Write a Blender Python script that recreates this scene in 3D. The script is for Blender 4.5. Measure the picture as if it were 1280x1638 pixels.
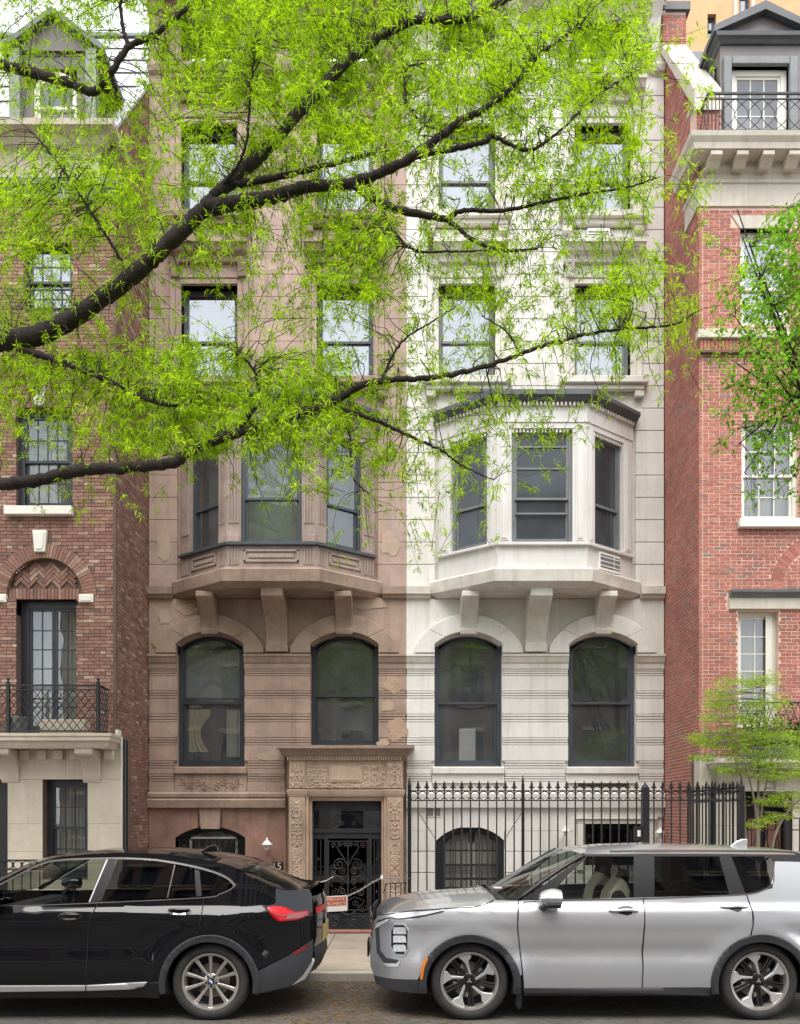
import bpy, bmesh, math, random
import numpy as np
from mathutils import Vector, Matrix
for o in list(bpy.data.objects): bpy.data.objects.remove(o)
R = math.radians
S = bpy.context.scene
COL = S.collection
random.seed(7)
# ------------------------------------------------------------------ camera
F, CX, HY, EYE = 1367.0, 640.0, 1308.0, 1.90      # focal length and principal point in photo pixels, eye height in metres
cam = bpy.data.cameras.new('camera'); camo = bpy.data.objects.new('camera', cam); COL.objects.link(camo)
cam.sensor_fit = 'HORIZONTAL'; cam.sensor_width = 36; cam.lens = F/1280*36
cam.shift_y = (HY-819)/1280
cam.clip_start = 0.1; cam.clip_end = 2000
camo.location = (0, 0, EYE); camo.rotation_euler = (R(90), 0, 0)
S.camera = camo
S.render.resolution_x = 800; S.render.resolution_y = 1024
# ------------------------------------------------------------------ sky, sun, exposure (bright overcast)
SUN_EL, SUN_AZ = 62, 182        # azimuth the light comes from, clockwise from +Y
w = bpy.data.worlds.new('World'); S.world = w; w.use_nodes = True
nt = w.node_tree; bg = nt.nodes['Background']
sky = nt.nodes.new('ShaderNodeTexSky'); sky.sky_type = 'NISHITA'; sky.sun_disc = False
sky.sun_elevation = R(SUN_EL); sky.sun_rotation = R(SUN_AZ); sky.air_density = 1.0; sky.dust_density = 1.0; sky.ozone_density = 1.0
bw = nt.nodes.new('ShaderNodeRGBToBW'); nt.links.new(sky.outputs[0], bw.inputs[0])
mx = nt.nodes.new('ShaderNodeMix'); mx.data_type = 'RGBA'; mx.inputs[0].default_value = 0.86    # cloud cover takes the blue out
mr_ = nt.nodes.new('ShaderNodeMapRange'); mr_.interpolation_type = 'SMOOTHSTEP'; nt.links.new(bw.outputs[0], mr_.inputs[0])    # cloud evens the brightness out
for i_, v_ in enumerate((0, 14, 3.6, 7.0)): mr_.inputs[i_+1].default_value = v_
nt.links.new(sky.outputs[0], mx.inputs[6]); nt.links.new(mr_.outputs[0], mx.inputs[7])
nt.links.new(mx.outputs[2], bg.inputs[0]); bg.inputs[1].default_value = 0.15
sd = bpy.data.lights.new('sun', 'SUN'); sd.energy = 1.3; sd.angle = R(46); sd.color = (1, .96, .9)
so = bpy.data.objects.new('sun', sd); COL.objects.link(so)
el, az = R(SUN_EL), R(SUN_AZ)
so.rotation_euler = Vector((math.cos(el)*math.sin(az), math.cos(el)*math.cos(az), math.sin(el))).to_track_quat('Z', 'Y').to_euler()
vs = S.view_settings; vs.view_transform = 'Standard'; vs.look = 'None'; vs.gamma = 1; vs.use_curve_mapping = False
vs.exposure = 1.74
S.render.engine = 'CYCLES'
S.cycles.max_bounces = 6; S.cycles.transparent_max_bounces = 16
# ------------------------------------------------------------------ depths of the planes in the place (metres from the camera)
DF = 18.5      # brownstone row facade
DL = 16.4      # the two brick houses stand forward
DFN = 13.7     # iron fence line
KERB = 9.9
def X(px, d): return (px-CX)*d/F
def Z(py, d): return EYE-(py-HY)*d/F
# ------------------------------------------------------------------ tags
def tag(o, label, cat, group=None):
    o['label'] = label; o['category'] = cat
    if group: o['group'] = group
    return o
def empty(name, loc, label=None, cat=None, group=None):
    o = bpy.data.objects.new(name, None); COL.objects.link(o); o.location = loc; o.empty_display_size = .1
    if label: tag(o, label, cat, group)
    return o
def attach(o, parent):
    if parent is None: return
    o.parent = parent
    t = Vector((0, 0, 0)); q = parent
    if q.type == 'EMPTY': o.matrix_parent_inverse = Matrix.Translation(-q.location)
# ------------------------------------------------------------------ mesh builder
def frame(x0=0, y0=0, ang=0, z0=0):
    """(u right, p outward, z up) on a wall whose foot is at x0,y0; ang turns it about z (0 faces the camera)"""
    c, s = math.cos(ang), math.sin(ang)
    return lambda u, p, z: (x0+u*c+p*s, y0+u*s-p*c, z0+z)
WORLD = lambda x, y, z: (x, y, z)
class MB:
    def __init__(self, fr=WORLD): self.v = []; self.f = []; self.fr = fr
    def add(self, vs, fs):
        n = len(self.v)
        for a in vs: self.v.append(self.fr(*a))
        for q in fs: self.f.append([i+n for i in q])
        return self
    def box(self, a, b, c, d, e, f):
        """u a..b, p c..d, z e..f"""
        return self.add([(a,c,e),(b,c,e),(b,d,e),(a,d,e),(a,c,f),(b,c,f),(b,d,f),(a,d,f)],
                        [(0,3,2,1),(4,5,6,7),(0,1,5,4),(1,2,6,5),(2,3,7,6),(3,0,4,7)])
    def prism(self, poly, p0, p1):
        """polygon in (u,z) extruded along p"""
        n = len(poly)
        return self.add([(u,p0,z) for u,z in poly]+[(u,p1,z) for u,z in poly],
            [list(range(n)), list(range(2*n-1, n-1, -1))]+[(i,(i+1)%n,n+(i+1)%n,n+i) for i in range(n)])
    def plan(self, poly, z0, z1):
        """polygon in (u,p) extruded along z"""
        n = len(poly)
        return self.add([(u,p,z0) for u,p in poly]+[(u,p,z1) for u,p in poly],
            [list(range(n)), list(range(2*n-1, n-1, -1))]+[(i,(i+1)%n,n+(i+1)%n,n+i) for i in range(n)])
    def side(self, poly, u0, u1):
        """polygon in (p,z) extruded along u"""
        n = len(poly)
        return self.add([(u0,p,z) for p,z in poly]+[(u1,p,z) for p,z in poly],
            [list(range(n)), list(range(2*n-1, n-1, -1))]+[(i,(i+1)%n,n+(i+1)%n,n+i) for i in range(n)])
    def ring(self, outer, inner, p0, p1):
        """strip between two open polylines in (u,z) of equal count, extruded along p"""
        n = len(outer)
        vs = [(u,p0,z) for u,z in outer]+[(u,p0,z) for u,z in inner]+[(u,p1,z) for u,z in outer]+[(u,p1,z) for u,z in inner]
        fs = []
        for i in range(n-1):
            fs += [(i,i+1,n+i+1,n+i),(2*n+i,3*n+i,3*n+i+1,2*n+i+1),(i,2*n+i,2*n+i+1,i+1),(n+i,n+i+1,3*n+i+1,3*n+i)]
        fs += [(0,n,3*n,2*n),(n-1,3*n-1,4*n-1,2*n-1)]
        return self.add(vs, fs)
    def sweep(self, path, prof, closed=False):
        """profile [(out,z)] along a plan polyline of (u,p); out is to the right-hand normal away from the wall"""
        n = len(path); m = len(prof); vs = []
        for i in range(n):
            d = []
            if i > 0: d.append(Vector((path[i][0]-path[i-1][0], path[i][1]-path[i-1][1])).normalized())
            if i < n-1: d.append(Vector((path[i+1][0]-path[i][0], path[i+1][1]-path[i][1])).normalized())
            ns = [Vector((-q.y, q.x)) for q in d]
            nn = ns[0] if len(ns) == 1 else (ns[0]+ns[1])/max(.3, 1+ns[0].dot(ns[1]))
            for o, z in prof: vs.append((path[i][0]+nn.x*o, path[i][1]+nn.y*o, z))
        fs = [(i*m+j, i*m+(j+1)%m, (i+1)*m+(j+1)%m, (i+1)*m+j) for i in range(n-1) for j in range(m)]
        fs += [list(range(m)), list(range(n*m-1, (n-1)*m-1, -1))]
        return self.add(vs, fs)
    def tube(self, pts, r, n=6, caps=True):
        """r a number or a list"""
        pts = [Vector(p) for p in pts]; k = len(pts)
        rr = r if isinstance(r, (list, tuple)) else [r]*k
        vs = []; ref = None
        for i in range(k):
            t = (pts[min(i+1,k-1)]-pts[max(i-1,0)])
            t = t.normalized() if t.length > 1e-9 else Vector((0,0,1))
            if ref is None: ref = Vector((0,0,1)) if abs(t.z) < .9 else Vector((1,0,0))
            a = t.cross(ref); a = a.normalized() if a.length > 1e-6 else t.orthogonal().normalized()
            b = t.cross(a).normalized(); ref = -b if False else a.cross(t)
            for j in range(n):
                q = 2*math.pi*j/n
                vs.append(tuple(pts[i]+(a*math.cos(q)+b*math.sin(q))*rr[i]))
        fs = [(i*n+j, i*n+(j+1)%n, (i+1)*n+(j+1)%n, (i+1)*n+j) for i in range(k-1) for j in range(n)]
        if caps: fs += [list(range(n-1,-1,-1)), list(range((k-1)*n, k*n))]
        return self.add(vs, fs)
    def lathe(self, prof, c, n=12, axis='z', caps=True):
        """profile [(r,h)] about an axis through c"""
        vs = []
        for r_, h in prof:
            for j in range(n):
                q = 2*math.pi*j/n
                a, b = r_*math.cos(q), r_*math.sin(q)
                vs.append((c[0]+a, c[1]+b, c[2]+h) if axis == 'z' else ((c[0]+a, c[1]+h, c[2]+b) if axis == 'y' else (c[0]+h, c[1]+a, c[2]+b)))
        m = len(prof)
        fs = [(i*n+j, i*n+(j+1)%n, (i+1)*n+(j+1)%n, (i+1)*n+j) for i in range(m-1) for j in range(n)]
        if caps: fs += [list(range(n-1,-1,-1)), list(range((m-1)*n, m*n))]
        return self.add(vs, fs)
    def build(self, name, mat_, parent=None, smooth=False, bevel=0, seg=1, auto=None):
        me = bpy.data.meshes.new(name); me.from_pydata(self.v, [], self.f)
        bm = bmesh.new(); bm.from_mesh(me); bmesh.ops.recalc_face_normals(bm, faces=bm.faces); bm.to_mesh(me); bm.free()
        me.materials.append(mat_)
        o = bpy.data.objects.new(name, me); COL.objects.link(o); attach(o, parent)
        if smooth: me.polygons.foreach_set('use_smooth', [True]*len(me.polygons))
        if auto: me.set_sharp_from_angle(angle=R(auto))
        if bevel:
            b = o.modifiers.new('bevel', 'BEVEL'); b.width = bevel; b.segments = seg; b.limit_method = 'ANGLE'; b.angle_limit = R(35)
        return o
def arc(cx, cz, r, a0, a1, n):
    return [(cx+r*math.cos(R(a0+(a1-a0)*i/n)), cz+r*math.sin(R(a0+(a1-a0)*i/n))) for i in range(n+1)]
def segarc(u0, u1, zs, zc, n=14):
    """segmental arc springing at zs on u0,u1 with crown zc, left to right"""
    h = zc-zs; c = (u1-u0)/2; r = (c*c+h*h)/(2*h); a = math.degrees(math.asin(min(1, c/r)))
    if h > c: a = 180-a
    return arc((u0+u1)/2, zc-r, r, 90+a, 90-a, n)
# ------------------------------------------------------------------ materials
def mat(name, col, rough=.75, metal=0, var=0, vscale=2.5, bump=0, bscale=45, jit=0, stain=None, stain_amt=.5, stain_scale=.9, streak=0, coat=0, spec=.5, emis=0, vscale2=14):
    m = bpy.data.materials.new(name); m.use_nodes = True; t = m.node_tree; N = t.nodes; L = t.links
    b = N['Principled BSDF']; b.inputs['Roughness'].default_value = rough; b.inputs['Metallic'].default_value = metal
    b.inputs['Specular IOR Level'].default_value = spec
    if coat: b.inputs['Coat Weight'].default_value = coat; b.inputs['Coat Roughness'].default_value = .03
    c4 = (*col, 1)
    b.inputs['Base Color'].default_value = c4
    if not (var or bump or jit or stain or streak): return m
    g = N.new('ShaderNodeNewGeometry'); cur = None
    def noise(scale, det=5, vec=None, rgh=.6):
        n = N.new('ShaderNodeTexNoise'); n.inputs['Scale'].default_value = scale; n.inputs['Detail'].default_value = det; n.inputs['Roughness'].default_value = rgh
        L.new(vec or g.outputs['Position'], n.inputs['Vector']); return n.outputs['Fac']
    def mr(src, a, b_, c, d):
        n = N.new('ShaderNodeMapRange'); L.new(src, n.inputs[0])
        for i, v_ in enumerate((a, b_, c, d)): n.inputs[i+1].default_value = v_
        return n.outputs[0]
    def mix(mode, fac, a, b_):
        n = N.new('ShaderNodeMix'); n.data_type = 'RGBA'; n.blend_type = mode
        for s_, i in ((fac, 0), (a, 6), (b_, 7)):
            if isinstance(s_, (float, int)): n.inputs[i].default_value = s_ if i == 0 else (s_, s_, s_, 1)
            elif isinstance(s_, tuple): n.inputs[i].default_value = s_
            else: L.new(s_, n.inputs[i])
        return n.outputs[2]
    cur = c4
    if stain: cur = mix('MIX', mr(noise(stain_scale, 6, rgh=.68), .44, .72, 0, stain_amt), cur, (*stain, 1))
    if var:
        cur = mix('MULTIPLY', 1.0, cur, mr(noise(vscale, 6), .25, .75, 1-var, 1+var))
        cur = mix('MULTIPLY', 1.0, cur, mr(noise(vscale2, 4), .25, .75, 1-var*.55, 1+var*.55))
    if streak:
        mp = N.new('ShaderNodeMapping'); mp.inputs['Scale'].default_value = (7, 7, .45); L.new(g.outputs['Position'], mp.inputs[0])
        cur = mix('MULTIPLY', 1.0, cur, mr(noise(1.0, 5, mp.outputs[0]), .5, .78, 1, 1-streak))
    if jit:
        oi = N.new('ShaderNodeObjectInfo'); cur = mix('MULTIPLY', 1.0, cur, mr(oi.outputs['Random'], 0, 1, 1-jit, 1+jit))
    if not isinstance(cur, tuple): L.new(cur, b.inputs['Base Color'])
    if bump:
        bp = N.new('ShaderNodeBump'); bp.inputs['Strength'].default_value = bump; bp.inputs['Distance'].default_value = .02
        L.new(noise(bscale, 6, rgh=.65), bp.inputs['Height']); L.new(bp.outputs[0], b.inputs['Normal'])
    return m
def brickmat(name, cols, rough=.85):
    m = bpy.data.materials.new(name); m.use_nodes = True; t = m.node_tree; N = t.nodes; L = t.links
    b = N['Principled BSDF']; b.inputs['Roughness'].default_value = rough; b.inputs['Specular IOR Level'].default_value = .25
    g = N.new('ShaderNodeNewGeometry'); oi = N.new('ShaderNodeObjectInfo')
    ad = N.new('ShaderNodeMath'); ad.operation = 'ADD'; L.new(g.outputs['Random Per Island'], ad.inputs[0]); L.new(oi.outputs['Random'], ad.inputs[1])
    fr = N.new('ShaderNodeMath'); fr.operation = 'FRACT'; L.new(ad.outputs[0], fr.inputs[0])
    r = N.new('ShaderNodeValToRGB'); r.color_ramp.interpolation = 'CONSTANT'
    e = r.color_ramp.elements
    while len(e) < len(cols): e.new(.5)
    tot = sum(k for k, _ in cols); acc = 0
    for i, (k, c) in enumerate(cols): e[i].position = acc/tot; e[i].color = (*c, 1); acc += k
    L.new(fr.outputs[0], r.inputs[0])
    n = N.new('ShaderNodeTexNoise'); n.inputs['Scale'].default_value = 22; n.inputs['Detail'].default_value = 6; L.new(g.outputs['Position'], n.inputs['Vector'])
    mr = N.new('ShaderNodeMapRange'); L.new(n.outputs['Fac'], mr.inputs[0]); mr.inputs[1].default_value = .3; mr.inputs[2].default_value = .7; mr.inputs[3].default_value = .78; mr.inputs[4].default_value = 1.2
    n2 = N.new('ShaderNodeTexNoise'); n2.inputs['Scale'].default_value = .8; n2.inputs['Detail'].default_value = 6; L.new(g.outputs['Position'], n2.inputs['Vector'])
    mr2 = N.new('ShaderNodeMapRange'); L.new(n2.outputs['Fac'], mr2.inputs[0]); mr2.inputs[1].default_value = .3; mr2.inputs[2].default_value = .7; mr2.inputs[3].default_value = .85; mr2.inputs[4].default_value = 1.15
    m1 = N.new('ShaderNodeMix'); m1.data_type = 'RGBA'; m1.blend_type = 'MULTIPLY'; m1.inputs[0].default_value = 1; L.new(r.outputs[0], m1.inputs[6]); L.new(mr.outputs[0], m1.inputs[7])
    m2 = N.new('ShaderNodeMix'); m2.data_type = 'RGBA'; m2.blend_type = 'MULTIPLY'; m2.inputs[0].default_value = 1; L.new(m1.outputs[2], m2.inputs[6]); L.new(mr2.outputs[0], m2.inputs[7])
    L.new(m2.outputs[2], b.inputs['Base Color'])
    bp = N.new('ShaderNodeBump'); bp.inputs['Strength'].default_value = .35; bp.inputs['Distance'].default_value = .006; L.new(n.outputs['Fac'], bp.inputs['Height']); L.new(bp.outputs[0], b.inputs['Normal'])
    return m
def glassmat(name, tint, refl, haze=.0, rough=.0, wave=.0, hcol=(.24, .255, .27)):
    """window glass: part mirror, part tinted see-through"""
    m = bpy.data.materials.new(name); m.use_nodes = True; t = m.node_tree; N = t.nodes; L = t.links
    N.remove(N['Principled BSDF']); out = N['Material Output']
    tr = N.new('ShaderNodeBsdfTransparent'); tr.inputs[0].default_value = (*tint, 1)
    gl = N.new('ShaderNodeBsdfGlossy'); gl.inputs['Roughness'].default_value = rough; gl.inputs['Color'].default_value = (.93, .96, 1, 1)
    lw = N.new('ShaderNodeLayerWeight'); lw.inputs[0].default_value = .5
    fz = N.new('ShaderNodeMath'); fz.operation = 'POWER'; L.new(lw.outputs['Facing'], fz.inputs[0]); fz.inputs[1].default_value = 4.5
    mr = N.new('ShaderNodeMapRange'); L.new(fz.outputs[0], mr.inputs[0]); mr.inputs[1].default_value = 0; mr.inputs[2].default_value = 1; mr.inputs[3].default_value = refl; mr.inputs[4].default_value = 1
    mx_ = N.new('ShaderNodeMixShader'); L.new(mr.outputs[0], mx_.inputs[0]); L.new(tr.outputs[0], mx_.inputs[1]); L.new(gl.outputs[0], mx_.inputs[2])
    if wave:
        g = N.new('ShaderNodeNewGeometry'); n = N.new('ShaderNodeTexNoise'); n.inputs['Scale'].default_value = 1.6; n.inputs['Detail'].default_value = 1; L.new(g.outputs['Position'], n.inputs['Vector'])
        bp = N.new('ShaderNodeBump'); bp.inputs['Strength'].default_value = wave; bp.inputs['Distance'].default_value = .05; L.new(n.outputs['Fac'], bp.inputs['Height']); L.new(bp.outputs[0], gl.inputs['Normal'])
    last = mx_
    if haze:       # dust and insect screen on the pane
        df = N.new('ShaderNodeBsdfDiffuse'); df.inputs[0].default_value = (*hcol, 1); last = N.new('ShaderNodeMixShader')
        g2 = N.new('ShaderNodeNewGeometry'); n2 = N.new('ShaderNodeTexNoise'); n2.inputs['Scale'].default_value = 2.2; n2.inputs['Detail'].default_value = 6; L.new(g2.outputs['Position'], n2.inputs['Vector'])
        r2 = N.new('ShaderNodeMapRange'); L.new(n2.outputs['Fac'], r2.inputs[0]); r2.inputs[1].default_value = .3; r2.inputs[2].default_value = .7; r2.inputs[3].default_value = haze*.6; r2.inputs[4].default_value = haze*1.4
        L.new(r2.outputs[0], last.inputs[0]); L.new(mx_.outputs[0], last.inputs[1]); L.new(df.outputs[0], last.inputs[2])
    L.new(last.outputs[0], out.inputs[0])
    return m
def leafmat(name, cols, trans=.5):
    m = bpy.data.materials.new(name); m.use_nodes = True; t = m.node_tree; N = t.nodes; L = t.links
    N.remove(N['Principled BSDF']); out = N['Material Output']
    g = N.new('ShaderNodeNewGeometry'); r = N.new('ShaderNodeValToRGB'); e = r.color_ramp.elements
    while len(e) < len(cols): e.new(.5)
    for i, c in enumerate(cols): e[i].position = i/(len(cols)-1); e[i].color = (*c, 1)
    L.new(g.outputs['Random Per Island'], r.inputs[0])
    df = N.new('ShaderNodeBsdfDiffuse'); tl = N.new('ShaderNodeBsdfTranslucent'); gl = N.new('ShaderNodeBsdfGlossy'); gl.inputs['Roughness'].default_value = .45
    L.new(r.outputs[0], df.inputs[0]); L.new(r.outputs[0], tl.inputs[0])
    a = N.new('ShaderNodeMixShader'); a.inputs[0].default_value = trans; L.new(df.outputs[0], a.inputs[1]); L.new(tl.outputs[0], a.inputs[2])
    b = N.new('ShaderNodeMixShader'); b.inputs[0].default_value = .015; L.new(a.outputs[0], b.inputs[1]); L.new(gl.outputs[0], b.inputs[2])
    L.new(b.outputs[0], out.inputs[0])
    return m
M = {}
M['brown'] = mat('brownstone', (.405, .29, .25), .9, var=.16, bump=.35, bscale=60, jit=.05, stain=(.31, .22, .18), stain_amt=.6, streak=.3)
M['brown_low'] = mat('brownstone_lower', (.385, .275, .222), .9, var=.18, bump=.4, bscale=60, jit=.05, stain=(.25, .17, .13), stain_amt=.6, streak=.32)
M['brown_base'] = mat('brownstone_basement', (.335, .19, .15), .9, var=.22, bump=.4, bscale=50, jit=.04, stain=(.14, .085, .065), stain_amt=.6, streak=.25)
M['brown_trim'] = mat('brownstone_trim', (.34, .245, .195), .88, var=.18, bump=.35, bscale=55, stain=(.17, .115, .08), stain_amt=.6, streak=.25)
M['portal'] = mat('portal_stone', (.50, .365, .275), .9, var=.14, bump=.3, bscale=60, stain=(.2, .135, .1), stain_amt=.5, streak=.15)
M['bay_paint'] = mat('bay_brown_paint', (.35, .265, .238), .7, var=.16, bump=.3, bscale=30, stain=(.17, .13, .115), stain_amt=.6, streak=.25)
M['white'] = mat('white_stone', (.69, .665, .64), .85, var=.06, bump=.25, bscale=60, jit=.035, stain=(.56, .52, .47), stain_amt=.6, streak=.2)
M['white_trim'] = mat('white_trim', (.66, .63, .585), .85, var=.07, bump=.2, bscale=60, stain=(.42, .35, .27), stain_amt=.6, streak=.2)
M['bay_white'] = mat('bay_white_paint', (.66, .64, .63), .6, var=.05, bump=.1, bscale=30, stain=(.5, .47, .44), stain_amt=.45, streak=.15)
M['lime'] = mat('limestone', (.56, .49, .40), .85, var=.08, bump=.25, bscale=70, jit=.03, stain=(.42, .36, .28), stain_amt=.5, streak=.2)
M['lime2'] = mat('limestone_pale', (.60, .55, .48), .85, var=.08, bump=.25, bscale=70, jit=.03, stain=(.43, .38, .31), stain_amt=.5, streak=.22)
M['mortar_dark'] = mat('mortar_dark', (.14, .09, .07), .95, var=.2)
M['mortar_pink'] = mat('mortar_pink', (.66, .47, .39), .95, var=.12)
M['brick_left'] = brickmat('brick_left', [(4, (.245, .132, .102)), (3, (.28, .158, .124)), (2.2, (.205, .11, .088)), (1.4, (.32, .205, .16)), (.35, (.39, .295, .235)), (.5, (.16, .11, .095))])
M['brick_right'] = brickmat('brick_right', [(4, (.375, .145, .115)), (3, (.405, .165, .13)), (2, (.335, .13, .105)), (.8, (.29, .14, .12)), (.35, (.25, .17, .155))])
M['tower_brick'] = mat('tower_brick', (.56, .35, .185), .9, var=.1, bump=.3, bscale=90, jit=.05)
M['frame_dark'] = mat('dark_window_frame', (.028, .032, .04), .45, var=.2)
M['frame_slate'] = mat('slate_window_frame', (.05, .06, .075), .5, var=.2)
M['frame_grey'] = mat('grey_window_frame', (.16, .17, .18), .5, var=.2)
M['frame_white'] = mat('white_window_frame', (.72, .70, .64), .5, var=.05)
M['iron'] = mat('black_iron', (.012, .012, .014), .42, var=.2, bump=.1)
M['iron_dull'] = mat('dull_iron', (.022, .022, .025), .55, var=.3, bump=.15)
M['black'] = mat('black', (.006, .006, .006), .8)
M['room'] = mat('room_interior', (.19, .19, .195), .9)
M['curtain'] = mat('curtain', (.62, .60, .50), .9, var=.08)
M['curtain_g'] = mat('curtain_green', (.44, .46, .36), .9, var=.1)
M['curtain_y'] = mat('curtain_yellow', (.62, .54, .30), .9, var=.08)
M['blind'] = mat('blind', (.60, .59, .54), .8)
M['glass'] = glassmat('window_glass', (.50, .53, .54), .36, wave=.05)
M['glass_low'] = glassmat('parlour_glass', (.66, .68, .69), .14, haze=.16, wave=.04)
M['glass_grey'] = glassmat('screened_glass', (.42, .45, .50), .05, haze=.22, rough=.1, hcol=(.20, .22, .25))
M['slate'] = mat('slate_panel', (.42, .42, .44), .35, var=.12, jit=.1)
M['dormer_dark'] = mat('dormer_dark', (.10, .085, .075), .6, var=.2)
M['dormer_metal'] = mat('dormer_metal', (.15, .13, .125), .5, var=.12)
M['lead'] = mat('lead_roof', (.075, .082, .092), .5, var=.2)
M['sidewalk'] = mat('sidewalk_concrete', (.31, .255, .20), .9, var=.2, bump=.35, bscale=80, jit=.05, stain=(.30, .25, .2), stain_amt=.5, stain_scale=2.2, vscale2=30)
M['kerb'] = mat('kerb_stone', (.33, .30, .26), .9, var=.15, bump=.35, bscale=60, jit=.06, stain=(.24, .2, .16), stain_amt=.6)
M['asphalt'] = mat('asphalt', (.085, .08, .075), .9, var=.25, bump=.5, bscale=160, stain=(.15, .125, .10), stain_amt=.8, stain_scale=1.3, vscale2=60)
M['paving_red'] = mat('red_coping', (.36, .15, .11), .85, var=.2, bump=.3, jit=.1)
M['areaway'] = mat('areaway_paving', (.2, .17, .15), .9, var=.2)
M['ground'] = mat('ground', (.12, .11, .1), .95, var=.2)
M['bark'] = mat('bark', (.026, .018, .014), .95, var=.45, vscale=9, bump=1.0, bscale=38, vscale2=45, stain=(.02, .016, .013), stain_amt=.6, stain_scale=6)
M['bark_pale'] = mat('bark_pale', (.30, .25, .2), .9, var=.3, bump=.5)
M['twig'] = mat('twig', (.035, .026, .018), .9)
M['leaf'] = leafmat('oak_leaf', [(.13, .26, .004), (.32, .53, .006), (.45, .68, .010), (.58, .80, .018), (.34, .57, .007)], .5)
M['leaf2'] = leafmat('street_leaf', [(.14, .34, .015), (.23, .48, .03), (.36, .60, .05)], .45)
M['leaf3'] = leafmat('maple_leaf', [(.28, .46, .03), (.42, .62, .06), (.55, .70, .10)], .45)
M['leaf_dark'] = leafmat('hedge_leaf', [(.03, .06, .015), (.05, .10, .02), (.08, .14, .03)], .25)
M['white_gloss'] = mat('white_plastic', (.75, .75, .73), .4)
M['ac_grey'] = mat('ac_grey', (.16, .16, .165), .6)
M['chain'] = mat('chain_metal', (.5, .49, .46), .45, metal=.6)
M['sign_red'] = mat('sign_red', (.42, .075, .04), .5, var=.12)
M['sign_white'] = mat('sign_white', (.74, .71, .68), .5)
M['brass'] = mat('brass', (.55, .38, .12), .3, metal=1)
# ------------------------------------------------------------------ ground, road, kerb, sidewalk
def struct(o): o['kind'] = 'structure'; return o
struct(MB().box(-400, 400, -400, 400, -1.4, -1.2).build('ground', M['ground']))
struct(MB().box(-60, 60, -1.2, KERB, -.6, 0).build('road', M['asphalt']))
sw = struct(MB().box(-60, 60, KERB+.19, 13.36, -.9, .085).build('sidewalk', M['mortar_dark']))
k = struct(MB().box(-60, 60, KERB+.01, KERB+.19, -.6, .07).build('kerb', M['mortar_dark']))
kb = MB().box(-.745, .745, 0, .18, -.3, .10).build('kerb_stone', M['kerb'], None, bevel=.012, seg=2)
kb.parent = k; kb.location = (-.9, KERB, 0)
for i in range(-7, 8):
    if i == 0: continue
    c = kb.copy(); COL.objects.link(c); c.location = (-.9+i*1.5, KERB, 0)
sl = MB().box(-.745, .745, 0, 1.55, 0, .02).build('paving_slab', M['sidewalk'], None, bevel=.006)
sl.parent = sw; sl.location = (-.25, KERB+.2, .085)
for i in range(-6, 7):
    for j in range(2):
        if i == 0 and j == 0: continue
        c = sl.copy(); COL.objects.link(c); c.location = (-.25+i*1.5, KERB+.2+j*1.57, .085+random.uniform(0, .003))
ar = struct(MB().box(-30, 30, 13.36, 21, -1.0, -.75).build('areaway_floor', M['areaway']))
cop = struct(MB().box(-9, 9, 13.36, 13.52, -.9, .095).build('areaway_coping', M['mortar_dark']))
cs = MB().box(-.298, .298, 0, .17, 0, .035).build('coping_stone', M['paving_red'], None, bevel=.008)
cs.parent = cop; cs.location = (-8.7, 13.355, .095)
for i in range(1, 29):
    c = cs.copy(); COL.objects.link(c); c.location = (-8.7+i*.6, 13.355+random.uniform(0, .006), .095)
struct(MB().box(-60, 60, -5.8, -1.2, -.6, .12).build('sidewalk_opposite', M['sidewalk']))
# litter of catkins and pollen strands on the road
def litter():
    rng = np.random.default_rng(4); V = []; Fs = []
    n = 10000
    for i in range(n):
        a = rng.random()
        if a < .35: x, y = rng.uniform(-7, 6), KERB-.02-abs(rng.normal(0, .3))
        elif a < .6: x, y = rng.normal(-.55, .5), rng.normal(8.6, .9)
        elif a < .8: x, y = rng.normal(rng.choice([-1.9, -.6, .6, 2.1, -3.3]), .55), rng.uniform(6.2, 9.3)
        else: x, y = rng.uniform(-7, 7), rng.uniform(4, 9.8)
        l = rng.uniform(.008, .035); w_ = rng.uniform(.003, .009); q = rng.random()*6.28
        dx, dy = math.cos(q), math.sin(q); z = rng.uniform(.003, .008)
        k = len(V); V += [(x-dx*l, y-dy*l, z), (x+dy*w_, y-dx*w_, z+.004), (x+dx*l, y+dy*l, z), (x-dy*w_, y+dx*w_, z+.003)]; Fs.append((k, k+1, k+2, k+3))
    me = bpy.data.meshes.new('leaf_litter'); me.from_pydata(V, [], Fs)
    m = leafmat('litter', [(.22, .14, .05), (.17, .10, .05), (.30, .19, .05), (.10, .06, .03)], .1); me.materials.append(m)
    o = bpy.data.objects.new('leaf_litter', me); COL.objects.link(o); o['kind'] = 'stuff'
    tag(o, 'brown and yellow catkins and pollen strewn over the asphalt', 'litter')
litter()
# ------------------------------------------------------------------ windows
def drape(fr, u0, u1, z0, z1, p, m, parent, folds=7, amp=.03, pull=0):
    """hanging cloth with folds"""
    n = folds*6; mb = MB(fr); vs = []; rows = 8
    for r in range(rows+1):
        t = r/rows
        for i in range(n+1):
            s = i/n; k = 1-pull*math.sin(math.pi*min(1, max(0, (t-.15)/.85)))
            vs.append((u0+(u1-u0)*s*k, p+amp*math.sin(s*folds*6.283+t*.8)+amp*.4*math.sin(s*folds*3.1+1.3), z1+(z0-z1)*t))
    fs = [(r*(n+1)+i, r*(n+1)+i+1, (r+1)*(n+1)+i+1, (r+1)*(n+1)+i) for r in range(rows) for i in range(n)]
    mb.add(vs, fs); return mb.build('curtain', m, parent, smooth=True)
def pane(fr, poly, p, gm, parent):
    mb = MB(fr); mb.add([(u, p, z) for u, z in poly], [list(range(len(poly)))]); return mb.build('pane', gm, parent)
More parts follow.
